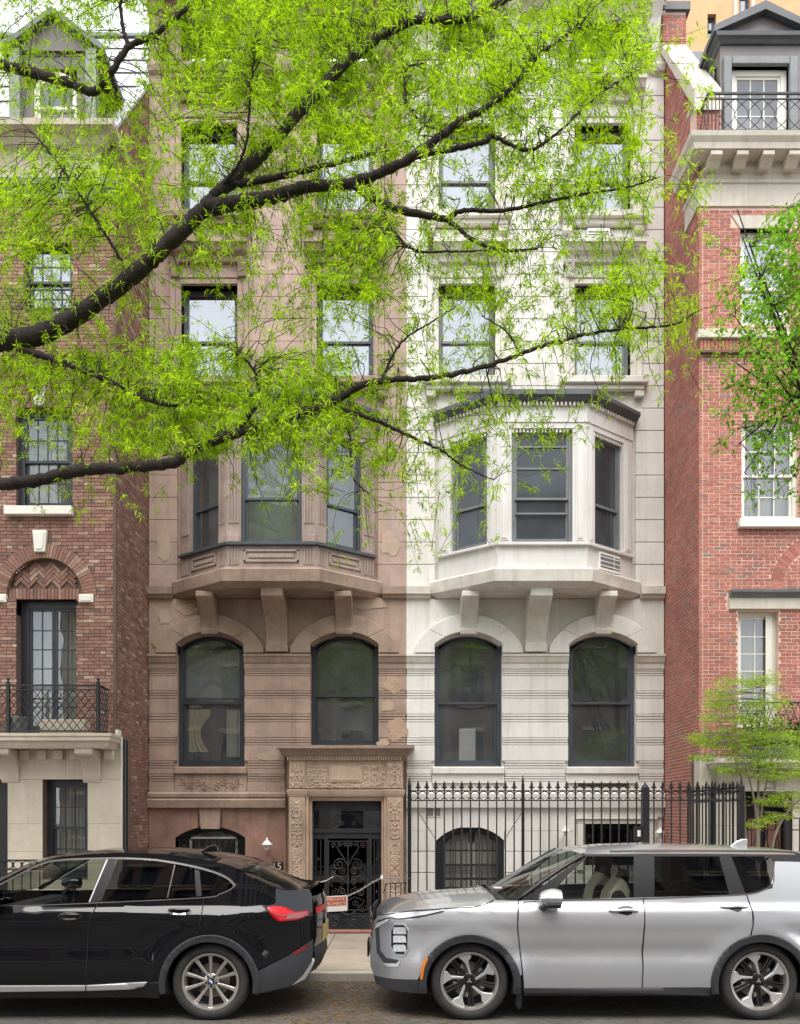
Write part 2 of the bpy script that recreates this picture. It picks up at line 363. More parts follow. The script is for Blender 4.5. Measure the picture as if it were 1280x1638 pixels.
def sash(fr, u0, u1, z0, z1, p, win, fm, gm, grid=(1, 1), sw=.05, rise=0, mun=.018, bot=.07):
    mb = MB(fr); a, b, c, d = u0+sw, u1-sw, z0+bot, z1-sw
    mb.box(u0, a, p-.035, p, z0, z1 if not rise else z1-rise); mb.box(b, u1, p-.035, p, z0, z1 if not rise else z1-rise)
    mb.box(a, b, p-.035, p, z0, c)
    if rise:
        o_ = segarc(u0, u1, z1-rise, z1, 12); i_ = segarc(a, b, z1-rise-.01, z1-sw, 12); mb.ring(o_, i_, p-.035, p)
    else: mb.box(a, b, p-.035, p, d, z1)
    nx, ny = grid
    us = [a+(b-a)*i/nx for i in range(nx+1)]; zs = [c+(d-c)*i/ny for i in range(ny+1)]
    for q in us[1:-1]: mb.box(q-mun/2, q+mun/2, p-.03, p-.004, c, d)
    for q in zs[1:-1]: mb.box(a, b, p-.031, p-.005, q-mun/2, q+mun/2)
    so_ = mb.build('sash', fm, win)
    for i in range(nx):
        for j in range(ny):
            if rise and nx == 1: poly = [(a-.01, c-.01)]+segarc(a-.01, b+.01, z1-rise-.01, z1-sw+.01, 12)+[(b+.01, c-.01)]
            else: poly = [(us[i], zs[j]), (us[i+1], zs[j]), (us[i+1], zs[j+1]), (us[i], zs[j+1])]
            pane(fr, poly, p-.018, gm, win)
    return so_
def room(fr, u0, u1, z0, z1, p, win, depth=1.1, m=None):
    mb = MB(fr); a, b, c, d, e, f = u0-.25, u1+.25, p-depth, p, z0-.2, z1+.15
    mb.add([(a,c,e),(b,c,e),(b,d,e),(a,d,e),(a,c,f),(b,c,f),(b,d,f),(a,d,f)], [(0,1,2,3),(4,5,6,7),(0,1,5,4),(0,3,7,4),(1,2,6,5)])
    return mb.build('room', m or M['room'], win)
def window(bld, fr, u0, u1, z0, z1, rec=.2, rise=0, fw=.07, fm=None, gm=None, meet=.47, gu=(1, 1), gl=(1, 1), depth=1.1, rm=None, sill=None, label=None):
    fm = fm or M['frame_dark']; gm = gm or M['glass']
    mb = MB(fr); p = -rec
    zt = z1-rise
    mb.box(u0, u0+fw, p-.1, p, z0, zt); mb.box(u1-fw, u1, p-.1, p, z0, zt); mb.box(u0+fw, u1-fw, p-.1, p, z0, z0+fw*.8)
    if rise: mb.ring(segarc(u0, u1, zt, z1+.004, 14), segarc(u0+fw, u1-fw, zt-.005, z1-fw, 14), p-.1, p)
    else: mb.box(u0+fw, u1-fw, p-.1, p, z1-fw, z1)
    win = mb.build('window', fm, bld)
    if label: win['label'] = label
    a, b, c, d = u0+fw, u1-fw, z0+fw*.8, z1-fw
    if meet is None: sash(fr, a, b, c, d, p-.03, win, fm, gm, gu, rise=rise)
    else:
        zm = c+(d-c)*meet
        sash(fr, a, b, zm-.03, d, p-.018, win, fm, gm, gu, rise=rise, bot=.05)
        sash(fr, a, b, c, zm+.02, p-.06, win, fm, gm, gl)
    room(fr, u0, u1, z0, z1, p-.11, win, depth, rm)
    return win
# ------------------------------------------------------------------ walls with openings
def cells(u0, u1, z0, z1, ops):
    """rectangles that tile a wall minus rectangular openings"""
    us = sorted({u0, u1, *[min(max(q, u0), u1) for o in ops for q in o[:2]]}); out = []
    for a, b in zip(us, us[1:]):
        m_ = (a+b)/2; blk = sorted([(o[2], o[3]) for o in ops if o[0] < m_ < o[1]]); z = z0
        for c, d in blk:
            if c > z: out.append((a, b, z, min(c, z1)))
            z = max(z, d)
        if z < z1: out.append((a, b, z, z1))
    return out
def wall(bld, fr, u0, u1, z0, z1, ops, p0, p1, m, name='wall'):
    mb = MB(fr)
    for a, b, c, d in cells(u0, u1, z0, z1, ops): mb.box(a, b, p0, p1, c, d)
    return mb.build(name, m, bld)
def blocks(bld, fr, u0, u1, zs, ops, m, p0=-.06, p1=0, gap=.009, vg=.002, width=1.35, name='stone_block', bevel=.005, seed=1, margin=0):
    """ashlar: each stone its own object"""
    rg = random.Random(seed)
    for i, (c, d) in enumerate(zip(zs, zs[1:])):
        iv = [(u0, u1)]
        for o in ops:
            if o[2] < d-.01 and o[3] > c+.01:
                nv = []
                for a, b in iv:
                    if o[1] <= a or o[0] >= b: nv.append((a, b)); continue
                    if o[0] > a+.02: nv.append((a, o[0]))
                    if o[1] < b-.02: nv.append((o[1], b))
                iv = nv
        for a, b in iv:
            n = max(1, round((b-a)/width)); off = (rg.random()-.5)*.25
            cuts = [a]+[a+(b-a)*(j+off)/n for j in range(1, n)]+[b]
            for q, r_ in zip(cuts, cuts[1:]):
                pj = rg.uniform(-.0015, .0015)
                MB(fr).box(q+vg/2, r_-vg/2, p0, p1+pj, c+gap/2, d-gap/2).build(name, m, bld, bevel=bevel)
def moulding(bld, fr, path, prof, m, name='moulding'):
    return MB(fr).sweep(path, prof).build(name, m, bld)
def run(u0, u1, p=0): return [(u0, p), (u1, p)]
# ------------------------------------------------------------------ brickwork
CAMV = Vector((0, 0, EYE))
def bricks(bld, fr, u0, u1, z0, z1, hole, m, part_n=0, proud=.0, depth=.03, L_=.2, H_=.057, J=.0105, seed=3, flemish=False, view=None):
    """hole(u,z)->True where no brick lies; part_n of the nearest full bricks become parts, the rest one mesh"""
    rg = random.Random(seed); lst = []
    course = H_+J; nrow = int((z1-z0)/course)
    for r in range(nrow):
        z = z0+r*course
        if flemish: seq = [L_, L_/2-.005]
        else: seq = [L_] if r % 6 else [L_/2-.005]
        u = u0-(.105 if r % 2 else 0)*(1 if not flemish else 1.5); k = r % 2
        while u < u1:
            l = seq[k % len(seq)]; k += 1
            a, b = max(u, u0), min(u+l, u1)
            u += l+J
            if b-a < .03: continue
            # cut against holes by sampling
            n = 8; ok = [not hole(a+(b-a)*(q+.5)/n, z+H_/2) for q in range(n)]
            if not any(ok): continue
            if not all(ok):
                i0 = ok.index(True); i1 = n-ok[::-1].index(True); a, b = a+(b-a)*i0/n, a+(b-a)*i1/n
                if b-a < .03: continue
            lst.append((a, b, z+rg.uniform(-.0012, .0012), rg.uniform(-.003, .003), b-a > l*.98, l))
    parts = set()
    if part_n:
        cand = []
        for i, (a, b, z, pj, full, l) in enumerate(lst):
            if not full: continue
            wpt = Vector(fr((a+b)/2, 0, z)); 
            if view and not view(CX+wpt.x*F/wpt.y, HY-(wpt.z-EYE)*F/wpt.y): continue
            cand.append(((wpt-CAMV).length-(.8 if l > .15 else 0), i))
        cand.sort(); parts = {i for _, i in cand[:part_n]}
    V = []; Fc = []
    base = {}
    for i, (a, b, z, pj, full, l) in enumerate(lst):
        if i in parts:
            key = round(l, 3)
            if key not in base:
                mb = MB(fr); o0 = fr(0, 0, 0)
                q = MB(lambda u, p, zz: tuple(x-y for x, y in zip(fr(u, p, zz), o0))).box(0, l, -depth, proud, 0, H_).build('brick', m, bld)
                base[key] = q; o = q
            else: o = base[key].copy(); COL.objects.link(o)
            o.location = fr(a, pj, z); continue
        k = len(V)
        c, d, e, f = -depth, proud+pj, z, z+H_
        V += [fr(a,c,e), fr(b,c,e), fr(b,d,e), fr(a,d,e), fr(a,c,f), fr(b,c,f), fr(b,d,f), fr(a,d,f)]
        Fc += [(k,k+3,k+2,k+1), (k+4,k+5,k+6,k+7), (k+1,k+2,k+6,k+5), (k+2,k+3,k+7,k+6), (k+3,k,k+4,k+7)]
    me = bpy.data.meshes.new('brickwork'); me.from_pydata(V, [], Fc); me.materials.append(m)
    o = bpy.data.objects.new('brickwork', me); COL.objects.link(o); attach(o, bld); o['kind'] = 'stuff'
    return o
def inrect(rs): return lambda u, z: any(a < u < b and c < z < d for a, b, c, d in rs)
# ------------------------------------------------------------------ ironwork helpers
def spiral(c, r0, turns, start, sgn=1, n=22, rmin=.15):
    """flat spiral in (u,z) from the outside in"""
    return [(c[0]+r0*(1-(1-rmin)*i/n)*math.cos(start+sgn*turns*6.283*i/n), c[1]+r0*(1-(1-rmin)*i/n)*math.sin(start+sgn*turns*6.283*i/n)) for i in range(n+1)]
def flat(pts, p): return [(u, p, z) for u, z in pts]
def scurve(a, b, r, s=1, n=30):
    """C-scroll: a spiral at each end joined by a stroke"""
    va = Vector((b[0]-a[0], b[1]-a[1])); ang = math.atan2(va.y, va.x)
    s1 = spiral((a[0]-math.sin(ang)*r*-s, a[1]+math.cos(ang)*r*-s), r, 1.1, ang+math.pi/2*s, s, 14)[::-1]
    s2 = spiral((b[0]-math.sin(ang)*r*-s, b[1]+math.cos(ang)*r*-s), r, 1.1, ang+math.pi/2*s, -s, 14)
    return s1+s2
# ------------------------------------------------------------------ the two twin row houses
SF = F/DF
def ly(py): return Z(py, DF)
def rowhouse(x0, kind):
    brown = kind == 'brown'
    lab = ('weathered brown sandstone row house with carved door portal and canted bay' if brown else
           'cream white painted row house with canted bay, behind spiked iron fence')
    bld = empty('row_house', (x0+2.79, DF, 0), lab, 'house')
    fr = frame(x0, DF)
    st, sl_, tr = (M['brown'], M['brown_low'], M['brown_trim']) if brown else (M['white'], M['white'], M['white_trim'])
    bay_m = M['bay_paint'] if brown else M['bay_white']
    fm = M['frame_slate'] if not brown else M['frame_dark']
    Wd = 5.578
    w1, w2 = (.61, 2.07), (3.505, 4.975); u1, u2 = (.70, 1.92), (3.64, 4.86)
    zs1 = ly(1226); zc = ly(1012); zsp = ly(1032)
    zb2 = ly(1192)-.02 if brown else zs1
    z3a, z3b = ly(606), ly(455); z4a, z4b = ly(343), ly(198); z5a, z5b = 18.3, 19.15
    led0, led1 = 6.65, 6.90
    ops = [(*w1, zs1, zc), (*w2, zb2, zc), (*u1, z3a, z3b), (*u2, z3a, z3b), (*u1, z4a, z4b), (*u2, z4a, z4b), (*u1, z5a, z5b), (*u2, z5a, z5b),
           (1.15, 4.43, 7.0, 10.3)]
    if brown:
        bw_ = (.57, 2.09, -.2, ly(1322)); ops += [bw_, (3.33, 5.12, -.8, 2.5)]
    else:
        bd_ = (.64, 2.12, -.8, ly(1322)); bwn = (3.86, 5.22, ly(1385), ly(1318)); ops += [bd_, bwn, (3.72, 4.80, ly(1259), ly(1237))]
    wall(bld, fr, 0, Wd, -.8, 19.4, ops, -.42, -.055, M['brown_low'] if brown else M['white_trim'])
    MB(fr).box(0, Wd, -9, -.45, 19.3, 19.5).build('roof', M['lead'], bld)
    for a in (.001, Wd-.3): MB(fr).box(a, a+.299, -9, -.43, -.8, 19.3).build('party_wall', M['mortar_dark'], bld)
    MB(fr).box(.3, Wd-.3, -9.2, -8.9, -.8, 19.3).build('rear_wall', M['mortar_dark'], bld)
    # --- ashlar above the ledge
    H = .4835; zz = [led1+i*H for i in range(0, 27)]; zz = [q for q in zz if q < 19.3]+[19.3]
    arch3 = .24
    oo = ops[:2]+[(a-arch3, b+arch3, c-.28, d+arch3) for a, b, c, d in ops[2:8]]+[(.62, 4.96, 6.9, 10.55)]
    blocks(bld, fr, 0, Wd, zz, oo, st, seed=11 if brown else 12, gap=.008 if brown else .015)
    # --- ledge with the bay slab
    moulding(bld, fr, run(0, .52), [(0, led0-.02), (.07, led0), (.09, led0+.06), (.13, led0+.07), (.14, led1-.03), (.0, led1)], tr, 'ledge')
    moulding(bld, fr, run(5.06, Wd), [(0, led0-.02), (.07, led0), (.09, led0+.06), (.13, led0+.07), (.14, led1-.03), (.0, led1)], tr, 'ledge')
    mid = 2.79
    def bayplan(hf, hw, p): return [(mid-hw, 0), (mid-hf, p), (mid+hf, p), (mid+hw, 0)]
    slabm = tr if not brown else M['brown_trim']
    n = 0
    mb = MB(fr)
    pl = lambda hf, hw, p, z: [(u, q, z) for u, q in [(mid-hw, -.02)]+bayplan(hf, hw, p)+[(mid+hw, -.02)]]
    lv = [(.86, 2.1, .88, 6.64), (.95, 2.22, .98, 6.70), (1.0, 2.28, 1.04, 6.74), (1.02, 2.3, 1.06, 6.98), (.96, 2.2, .98, 7.03)]
    vs = []; 
    for l in lv: vs += pl(*l)
    m_ = 6; fs = [(i*m_+j, i*m_+(j+1) % m_, (i+1)*m_+(j+1) % m_, (i+1)*m_+j) for i in range(len(lv)-1) for j in range(m_)]+[list(range(m_)), list(range(m_*4, m_*5))]
    mb.add(vs, fs).build('bay_slab', slabm, bld)
    # --- parlour storey: reeded bands between plain courses
    bands = [(1070, 1081), (1105, 1117), (1142, 1155), (1180, 1192), (1217, 1229), (1238, 1250)]
    pops = [ops[0], ops[1]]
    if brown: pops.append((2.95, 5.6, -1, ly(1196)))
    prev = ly(1066); zl = []
    for a, b in bands:
        zl.append((prev, ly(a))); prev = ly(b)
    zl.append((prev, ly(1274)))
    for i, (hi, lo) in enumerate(zl):
        if hi-lo > .02:
            o2 = pops+([(.55, 2.13, lo-.1, ly(1228))] if i >= 4 else [])
            if not brown and i >= 4: o2 += [(3.45, 5.03, lo-.1, ly(1228))]
            blocks(bld, fr, 0, Wd, [lo, hi], o2, sl_, gap=.002, width=1.6, seed=20+i)
    for i, (a, b) in enumerate(bands):
        hi, lo = ly(a), ly(b); k = 3
        o2 = pops+([(.55, 2.13, lo-.1, ly(1228))] if i >= 4 else [])
        if not brown and i >= 4: o2 += [(3.45, 5.03, lo-.1, ly(1228))]
        iv = [(0, Wd)]
        for o in o2:
            if o[2] < hi and o[3] > lo+.01:
                nv = []
                for q, r_ in iv:
                    if o[1] <= q or o[0] >= r_: nv.append((q, r_)); continue
                    if o[0] > q+.02: nv.append((q, o[0]))
                    if o[1] < r_-.02: nv.append((o[1], r_))
                iv = nv
        for q, r_ in iv:
            mb = MB(fr); step = (hi-lo)/k
            for j in range(k): mb.box(q+.012, r_-.012, -.06, .006, lo+j*step+.009, lo+(j+1)*step-.009)
            mb.build('reeded_band', sl_, bld)
    # impost moulding
    z0_, z1_ = ly(1070), ly(1046)
    prof = [(0, z0_), (.02, z0_), (.03, z0_+.10), (.06, z0_+.14), (.10, z0_+.24), (.12, z0_+.26), (.12, z1_-.02), (0, z1_)]
    for a, b in ((0, w1[0]), (w1[1], w2[0]), (w2[1], Wd)): moulding(bld, fr, run(a, b), prof, tr, 'impost')
    # wall above imposts up to the ledge, with arches cut
    def archfield(a, b, wn):
        A = segarc(wn[0], wn[1], zsp, zc, 16)
        MB(fr).prism([(a, z1_), (wn[0], z1_), (wn[0], zsp)]+A[1:-1]+[(wn[1], zsp), (wn[1], z1_), (b, z1_), (b, led0-.02), (a, led0-.02)], -.43, -.004).build('spandrel', sl_, bld)
        # hood of arch stones
        c = (wn[0]+wn[1])/2
        O = segarc(c-1.16, c+1.16, ly(1036), ly(984), 18); I = segarc(wn[0]+.0, wn[1]-.0, zsp, zc, 18)
        O = [(c-1.17, z1_+.002)]+O+[(c+1.17, z1_+.002)]; I = [(wn[0], z1_+.002)]+I+[(wn[1], z1_+.002)]
        cut = [0, 4, 9, 11, 16, len(O)-1]
        for q, r_ in zip(cut, cut[1:]):
            def sh(p0, p1, t): return (p0[0]+(p1[0]-p0[0])*t, p0[1]+(p1[1]-p0[1])*t)
            o_ = O[q:r_+1]; i_ = I[q:r_+1]
            MB(fr).ring(o_, i_, -.02, .12).build('arch_stone', tr if brown else sl_, bld, bevel=.012)
        # inner bead
        I2 = segarc(wn[0]+.05, wn[1]-.05, zsp-.01, zc-.05, 18)
        MB(fr).ring(segarc(wn[0], wn[1], zsp, zc+.006, 18), I2, -.16, -.02).build('arch_soffit', tr, bld)
    archfield(0, mid, w1); archfield(mid, Wd, w2)
    def bracket(c, wd, top, bot, out, name):
        h = top-bot; pr = [(0, bot), (.13, bot), (.15, bot+h*.12), (.13, bot+h*.16)]
        for i in range(11):
            t = i/10; pr.append((.13+(out-.16)*(t**2.2)*.92+.03*math.sin(t*3.14), bot+h*(.18+.62*t)))
        pr += [(out-.03, top-h*.16), (out, top-h*.14), (out, top), (0, top)]
        b = MB(fr).side(pr, c-wd/2, c+wd/2).build(name, tr, bld, bevel=.012)
        return b
    for wn in (w1, w2): bracket(sum(wn)/2, .36, led0+.0, zc-.06, .62, 'bracket')
    bracket(mid, .45, led0+.0, ly(1043), .88, 'bracket')
    MB(fr).box(mid-.24, mid+.24, 0, .15, ly(1043)-.02, ly(1043)+.14).build('bracket_foot', tr, bld, bevel=.01)
    # --- parlour windows
    if brown:
        wA = window(bld, fr, *w1, zs1, zc, rec=.17, rise=zc-zsp, fw=.09, fm=M['frame_dark'], gm=M['glass_low'], meet=.485, depth=2.4)
        drape(fr, w1[0]+.14, w1[0]+.62, zs1+.35, zs1+1.3, -.5, M['curtain_y'], wA, 4, .03, .45)
        drape(fr, w1[1]-.5, w1[1]-.2, zs1+.25, zs1+1.3, -.6, M['curtain'], wA, 3)
        MB(fr).box(w1[0]+.1, w1[1]-.1, -.55, -.4, zc-1.35, zc-.3).build('roller_blind', mat('blind_grey', (.30, .31, .29), .8, var=.15), wA)
        wB = window(bld, fr, *w2, zb2, zc, rec=.17, rise=zc-zsp, fw=.09, fm=M['frame_dark'], gm=M['glass_low'], meet=.455, depth=2.4)
        window_light = mat('rear_window_light', (.7, .72, .6), .8)
        for a, b, c, d in ((.40, .56, .62, .80), (.24, .28, .60, .78), (.42, .56, .1, .4), (.24, .27, .05, .45)):
            MB(fr).box(w2[0]+.09+a*1.2, w2[0]+.09+b*1.2, -1.6, -1.58, zb2+.1+c*.5, zb2+.1+d*.5).build('far_window', window_light, wB)
    else:
        wA = window(bld, fr, *w1, zs1, zc, rec=.17, rise=zc-zsp, fw=.09, fm=fm, gm=M['glass_low'], meet=.485, depth=2.2)
        MB(fr).box(w1[0]+.56, w1[0]+.92, -.42, -.40, zs1+.1, zs1+.86).build('pale_panel', M['frame_white'], wA)
        for k_ in range(3): MB(fr).box(w1[0]+.1+k_*.46, w1[0]+.42+k_*.46, -1.0, -.98, zs1+1.75, zs1+2.3).build('dim_panel', mat('dim_panel', (.16, .17, .18), .8), wA)
        window(bld, fr, *w2, zs1, zc, rec=.17, rise=zc-zsp, fw=.09, fm=fm, gm=M['glass_low'], meet=.485, depth=2.2)
    for wn in ((w1,) if brown else (w1, w2)):
        MB(fr).box(wn[0]-.05, wn[1]+.05, -.17, .05, zs1-.16, zs1-.02).build('sill', tr if brown else sl_, bld, bevel=.012)
        if brown:
            MB(fr).box(wn[0]-.05, wn[1]+.05, -.03, -.012, ly(1271), zs1-.165).build('panel', sl_, bld)
            cv = MB(fr); rg = random.Random(5)
            for sgn in (-1, 1):
                for j in range(4):
                    c = (1.34+sgn*(.12+.16*j), ly(1255)+(.04 if j % 2 else -.03)); cv.tube(flat(spiral(c, .085-.008*j, 1.4, 1.57, sgn*(1 if j % 2 else -1), 16), -.004), .011, 5)
                    for q in range(5):
                        a = rg.random()*6.28; cv.lathe([(.001, -.012), (.022, -.004), (.016, .006), (.001, .012)], (c[0]+.085*math.cos(a), -.006, c[1]+.085*math.sin(a)), 6, 'y')
            cv.build('carved_vines', sl_, bld)
        else:
            MB(fr).box(wn[0]-.05, wn[1]+.05, -.03, -.004, zs1-.36, zs1-.163).build('panel', sl_, bld)
    # --- base ledge
    lp = [(0, ly(1292)), (.1, ly(1292)), (.12, ly(1284)), (.13, ly(1280)), (.05, ly(1277)), (.09, ly(1275)), (.1, ly(1270)), (0, ly(1267))]
    moulding(bld, fr, run(0, 2.97 if brown else Wd), lp, sl_ if not brown else M['brown_low'], 'base_ledge')
    # --- basement
    bm_ = M['brown_base'] if brown else M['white']
    zbl = ly(1292)
    if brown:
        zbs = ly(1340); A = segarc(bw_[0], bw_[1], zbs, bw_[3], 12)
        c = 1.33
        MB(fr).prism([(0, -.75), (bw_[0], -.75), (bw_[0], zbs)]+A[1:6]+[(c-.27, bw_[3]-.02), (c-.25, zbl), (0, zbl)], -.43, .0).build('basement_stone', bm_, bld)
        MB(fr).prism([(c-.2, bw_[3]-.06), (c+.2, bw_[3]-.06), (c+.245, zbl), (c-.245, zbl)], -.3, .035).build('keystone', M['brown_low'], bld, bevel=.01)
        MB(fr).prism([(c+.25, zbl), (c+.27, bw_[3]-.02)]+A[7:-1]+[(bw_[1], zbs), (bw_[1], -.75), (2.97, -.75), (2.97, zbl)], -.43, .0).build('basement_stone', bm_, bld)
        MB(fr).box(bw_[0]-.02, bw_[1]+.02, -.43, .001, -.8, -.3).build('basement_stone', bm_, bld)
        win = window(bld, fr, *bw_, rec=.28, rise=bw_[3]-zbs, fm=M['frame_dark'], gm=M['glass_low'], meet=None)
        g = MB(fr); p = -.08
        for q in range(11):
            u = bw_[0]+.07+q*.138; g.tube([(u, p, -.2), (u, p, zbs-.04)], .011, 5)
        for sgn in (-1, 1):
            for j in range(3): g.tube(flat(spiral((1.33+sgn*(.16+.2*j), zbs+.06+.03*(2-j)), .085, 1.5, 0, sgn, 16), p+.01), .008, 5); 
            for j in range(4): g.tube(flat(spiral((1.33+sgn*(.1+.17*j), zbs-.2), .075, 1.5, 1.57, -sgn, 16), p+.01), .008, 5)
        g.tube(flat(segarc(bw_[0]+.03, bw_[1]-.03, zbs-.03, bw_[3]-.05, 12), p), .014, 5); g.tube([(bw_[0]+.02, p, zbs-.05), (bw_[1]-.02, p, zbs-.05)], .014, 5)
        g.build('iron_grille', M['iron'], win)
        acf = MB(fr); a0, a1, c0, c1 = bw_[0]+.28, bw_[1]-.2, .5, ly(1339)
        for q in ((a0, a0+.04, c0, c1), (a1-.04, a1, c0, c1), (a0, a1, c1-.04, c1)): acf.box(q[0], q[1], -.24, -.15, q[2], q[3])
        acf.build('white_storm_frame', M['white_gloss'], win)
    else:
        zbs = ly(1345); A = segarc(bd_[0], bd_[1], zbs, bd_[3], 12)
        zz2 = [-.75, -.2, ly(1425), ly(1396), ly(1362), ly(1328)]
        o2 = [(bd_[0], bd_[1], -.8, zbs), (bwn[0]-.16, bwn[1]+.16, bwn[2]-.1, bwn[3]+.14)]
        blocks(bld, fr, 0, Wd, [-.75, -.3, .25, ly(1396), ly(1362), ly(1329)], o2+[(bd_[0]-.01, bd_[1]+.01, zbs-.01, 9)], bm_, gap=.016, width=.9, p0=-.43, seed=40)
        c = (bd_[0]+bd_[1])/2; zz3 = ly(1329)
        MB(fr).prism([(bd_[0], zz3), (bd_[0], zbs)]+A[1:6]+[(c-.17, bd_[3]-.01), (c-.22, zbl), (0.0, zbl), (.0, zz3)], -.43, 0).build('stone_block', bm_, bld, bevel=.006)
        MB(fr).prism([(c-.165, bd_[3]-.03), (c+.165, bd_[3]-.03), (c+.215, zbl), (c-.215, zbl)], -.3, .02).build('keystone', bm_, bld, bevel=.008)
        MB(fr).prism([(c+.22, zbl), (c+.17, bd_[3]-.01)]+A[7:-1]+[(bd_[1], zbs), (bd_[1], zz3), (bwn[0]-.17, zz3), (bwn[0]-.17, zbl)], -.43, 0).build('stone_block', bm_, bld, bevel=.006)
        MB(fr).box(bwn[0]-.165, Wd, -.43, 0, bwn[3]+.145, zbl).build('stone_block', bm_, bld, bevel=.006)
        for sgn, a in ((-1, bd_[0]), (1, bd_[1])):    # slanting joints beside the arch
            MB(fr).tube([(a, .0, zbs+.02), (a+sgn*.38, .0, zbl-.1)], .009, 4).build('joint', M['frame_grey'], bld)
        win = window(bld, fr, bd_[0]+.08, bd_[1]-.02, .25, bd_[3], rec=.16, rise=bd_[3]-zbs, fm=M['frame_dark'], gm=glassmat('clear_pane', (.8, .8, .8), .08), meet=.42, rm=M['blind'], label='barred basement window with white louvred shutters')
        for s_ in (0, 1):
            sh = MB(fr); a0 = bd_[0]+.2+s_*.62; a1 = a0+.58
            sh.box(a0, a0+.05, -.36, -.32, .3, ly(1350)); sh.box(a1-.05, a1, -.36, -.32, .3, ly(1350))
            for j in range(26):
                z = .34+j*.048; sh.add([(a0+.05, -.32, z), (a1-.05, -.32, z), (a1-.05, -.355, z+.04), (a0+.05, -.355, z+.04)], [(0, 1, 2, 3)])
            sh.build('shutter', M['blind'], win)
        for j in range(11):
            u = bd_[0]+.2+j*.115; MB(fr).tube([(u, -.06, -.3), (u, -.06, zbs-.02)], .011, 6).build('bar', M['iron'], win)
        g = MB(fr)
        g.box(bd_[0]+.01, bd_[0]+.16, -.1, -.05, -.75, zbs); g.box(bd_[1]-.16, bd_[1]-.01, -.1, -.05, -.75, zbs); g.ring(segarc(bd_[0]+.01, bd_[1]-.01, zbs, bd_[3]-.01, 12), segarc(bd_[0]+.16, bd_[1]-.16, zbs, bd_[3]-.06, 12), -.1, -.05)
        g.box(bd_[0]+.16, bd_[1]-.16, -.085, -.07, zbs-.23, zbs-.2); g.box(bd_[0]+.16, bd_[1]-.16, -.085, -.05, .55, .6)
        g.build('iron_frame', M['iron'], win)
        # wide low window with moulded frame
        win = window(bld, fr, *bwn, rec=.22, fm=M['black'], gm=glassmat('dark_pane', (.05, .05, .05), .05), meet=None)
        f = MB(fr)
        for q in ((bwn[0]-.16, bwn[0], bwn[2]-.1, bwn[3]), (bwn[1], bwn[1]+.16, bwn[2]-.1, bwn[3]), (bwn[0]-.16, bwn[1]+.16, bwn[3], bwn[3]+.1)): f.box(q[0], q[1], -.3, .05, q[2], q[3])
        f.box(bwn[0]-.2, bwn[1]+.2, -.02, .1, bwn[3]+.1, bwn[3]+.14)
        f.build('window_surround', M['white_trim'], win, bevel=.01)
        # grating under the right parlour window
        g = MB(fr); gz0, gz1 = ly(1259), ly(1237)
        g.box(3.72, 4.80, -.10, -.09, gz0, gz1)
        gr = g.build('vent_screen', mat('rust_screen', (.16, .12, .1), .9, var=.4, vscale=9), bld)
        for j in range(7): MB(fr).box(3.74+j*.172, 3.755+j*.172, -.09, -.05, gz0, gz1).build('bar', M['frame_grey'], gr)
        # small twin vent
        f = MB(fr).box(.43, .75, -.02, .02, ly(1307), ly(1291)).build('wall_vent', M['white_trim'], bld, bevel=.006)
        for j in range(2): MB(fr).box(.455+j*.15, .58+j*.15, .018, .024, ly(1305), ly(1293)).build('vent_grid', M['ac_grey'], f)
    # --- canted bay
    hf, hw, pb = .93, 2.10, .90
    P = bayplan(hf, hw, pb)
    za, zb = 7.03, 7.50; zw0, zw1 = 7.56, 9.92; zt = 10.62
    ztop = zt
    for k_ in range(3):
        (ua, pa), (ub, pb_) = P[k_], P[k_+1]
        ln = math.hypot(ub-ua, pb_-pa); ang = math.atan2(-(pb_-pa), ub-ua)
        o0 = fr(ua, pa, 0); bf = frame(o0[0], o0[1], ang)
        front = k_ == 1
        pil = .30 if front else .26
        wa, wb = pil, ln-pil
        if not front: wa, wb = (pil+.06, ln-pil+.02) if k_ == 0 else (pil-.02, ln-pil-.06)
        # apron
        MB(bf).box(.004, ln-.004, -.2, 0, za, zw0-.06).build('apron', bay_m, bld)
        if brown:
            pf = MB(bf); q0, q1, r0, r1 = wa+.06, wb-.06, za+.13, zw0-.14
            for q in ((q0, q1, r0, r0+.045), (q0, q1, r1-.045, r1), (q0, q0+.045, r0, r1), (q1-.045, q1, r0, r1)): pf.box(q[0], q[1], -.01, .03, q[2], q[3])
            pf.box(q0+.1, q1-.1, -.01, .022, r0+.09, r1-.09)
            pf.build('apron_panel', bay_m, bld, bevel=.006)
        MB(bf).box(-.0, ln+.0, -.12, .075, zw0-.06, zw0).build('bay_sill', bay_m if not brown else M['frame_slate'], bld, bevel=.008)
        # pilasters
        for a, b in ((.002, wa), (wb, ln-.002)):
            MB(bf).box(a, b, -.2, 0, zw0, zw1+.12).build('pilaster', bay_m, bld)
            fl = MB(bf)
            if brown:
                n_ = 4; st_ = (b-a-.06)/n_
                for j in range(n_): fl.box(a+.03+j*st_+.012, a+.03+(j+1)*st_-.012, -.01, .022, zw0+.4, zw1-.06)
                for j in range(n_): fl.box(a+.03+j*st_+.012, a+.03+(j+1)*st_-.012, -.01, .02, za+.08, zw0-.1)
                fl.box(a+.02, b-.02, -.01, .03, zw0+.02, zw0+.16)
            else:
                fl.box(a+.05, b-.05, -.01, .02, zw0+.05, zw1+.05); fl.box(a+.09, b-.09, .0, .035, zw0+.09, zw1)
            fl.build('fluting' if brown else 'pilaster_panel', bay_m, bld, bevel=.004)
        # window
        gm = M['glass_grey'] if not brown else M['glass_low']
        bwf = M['frame_slate'] if brown else M['frame_grey']
        wn = window(bld, bf, wa, wb, zw0, zw1, rec=.08, fw=.07, fm=bwf, gm=gm, meet=.40 if front else .38, depth=.55)
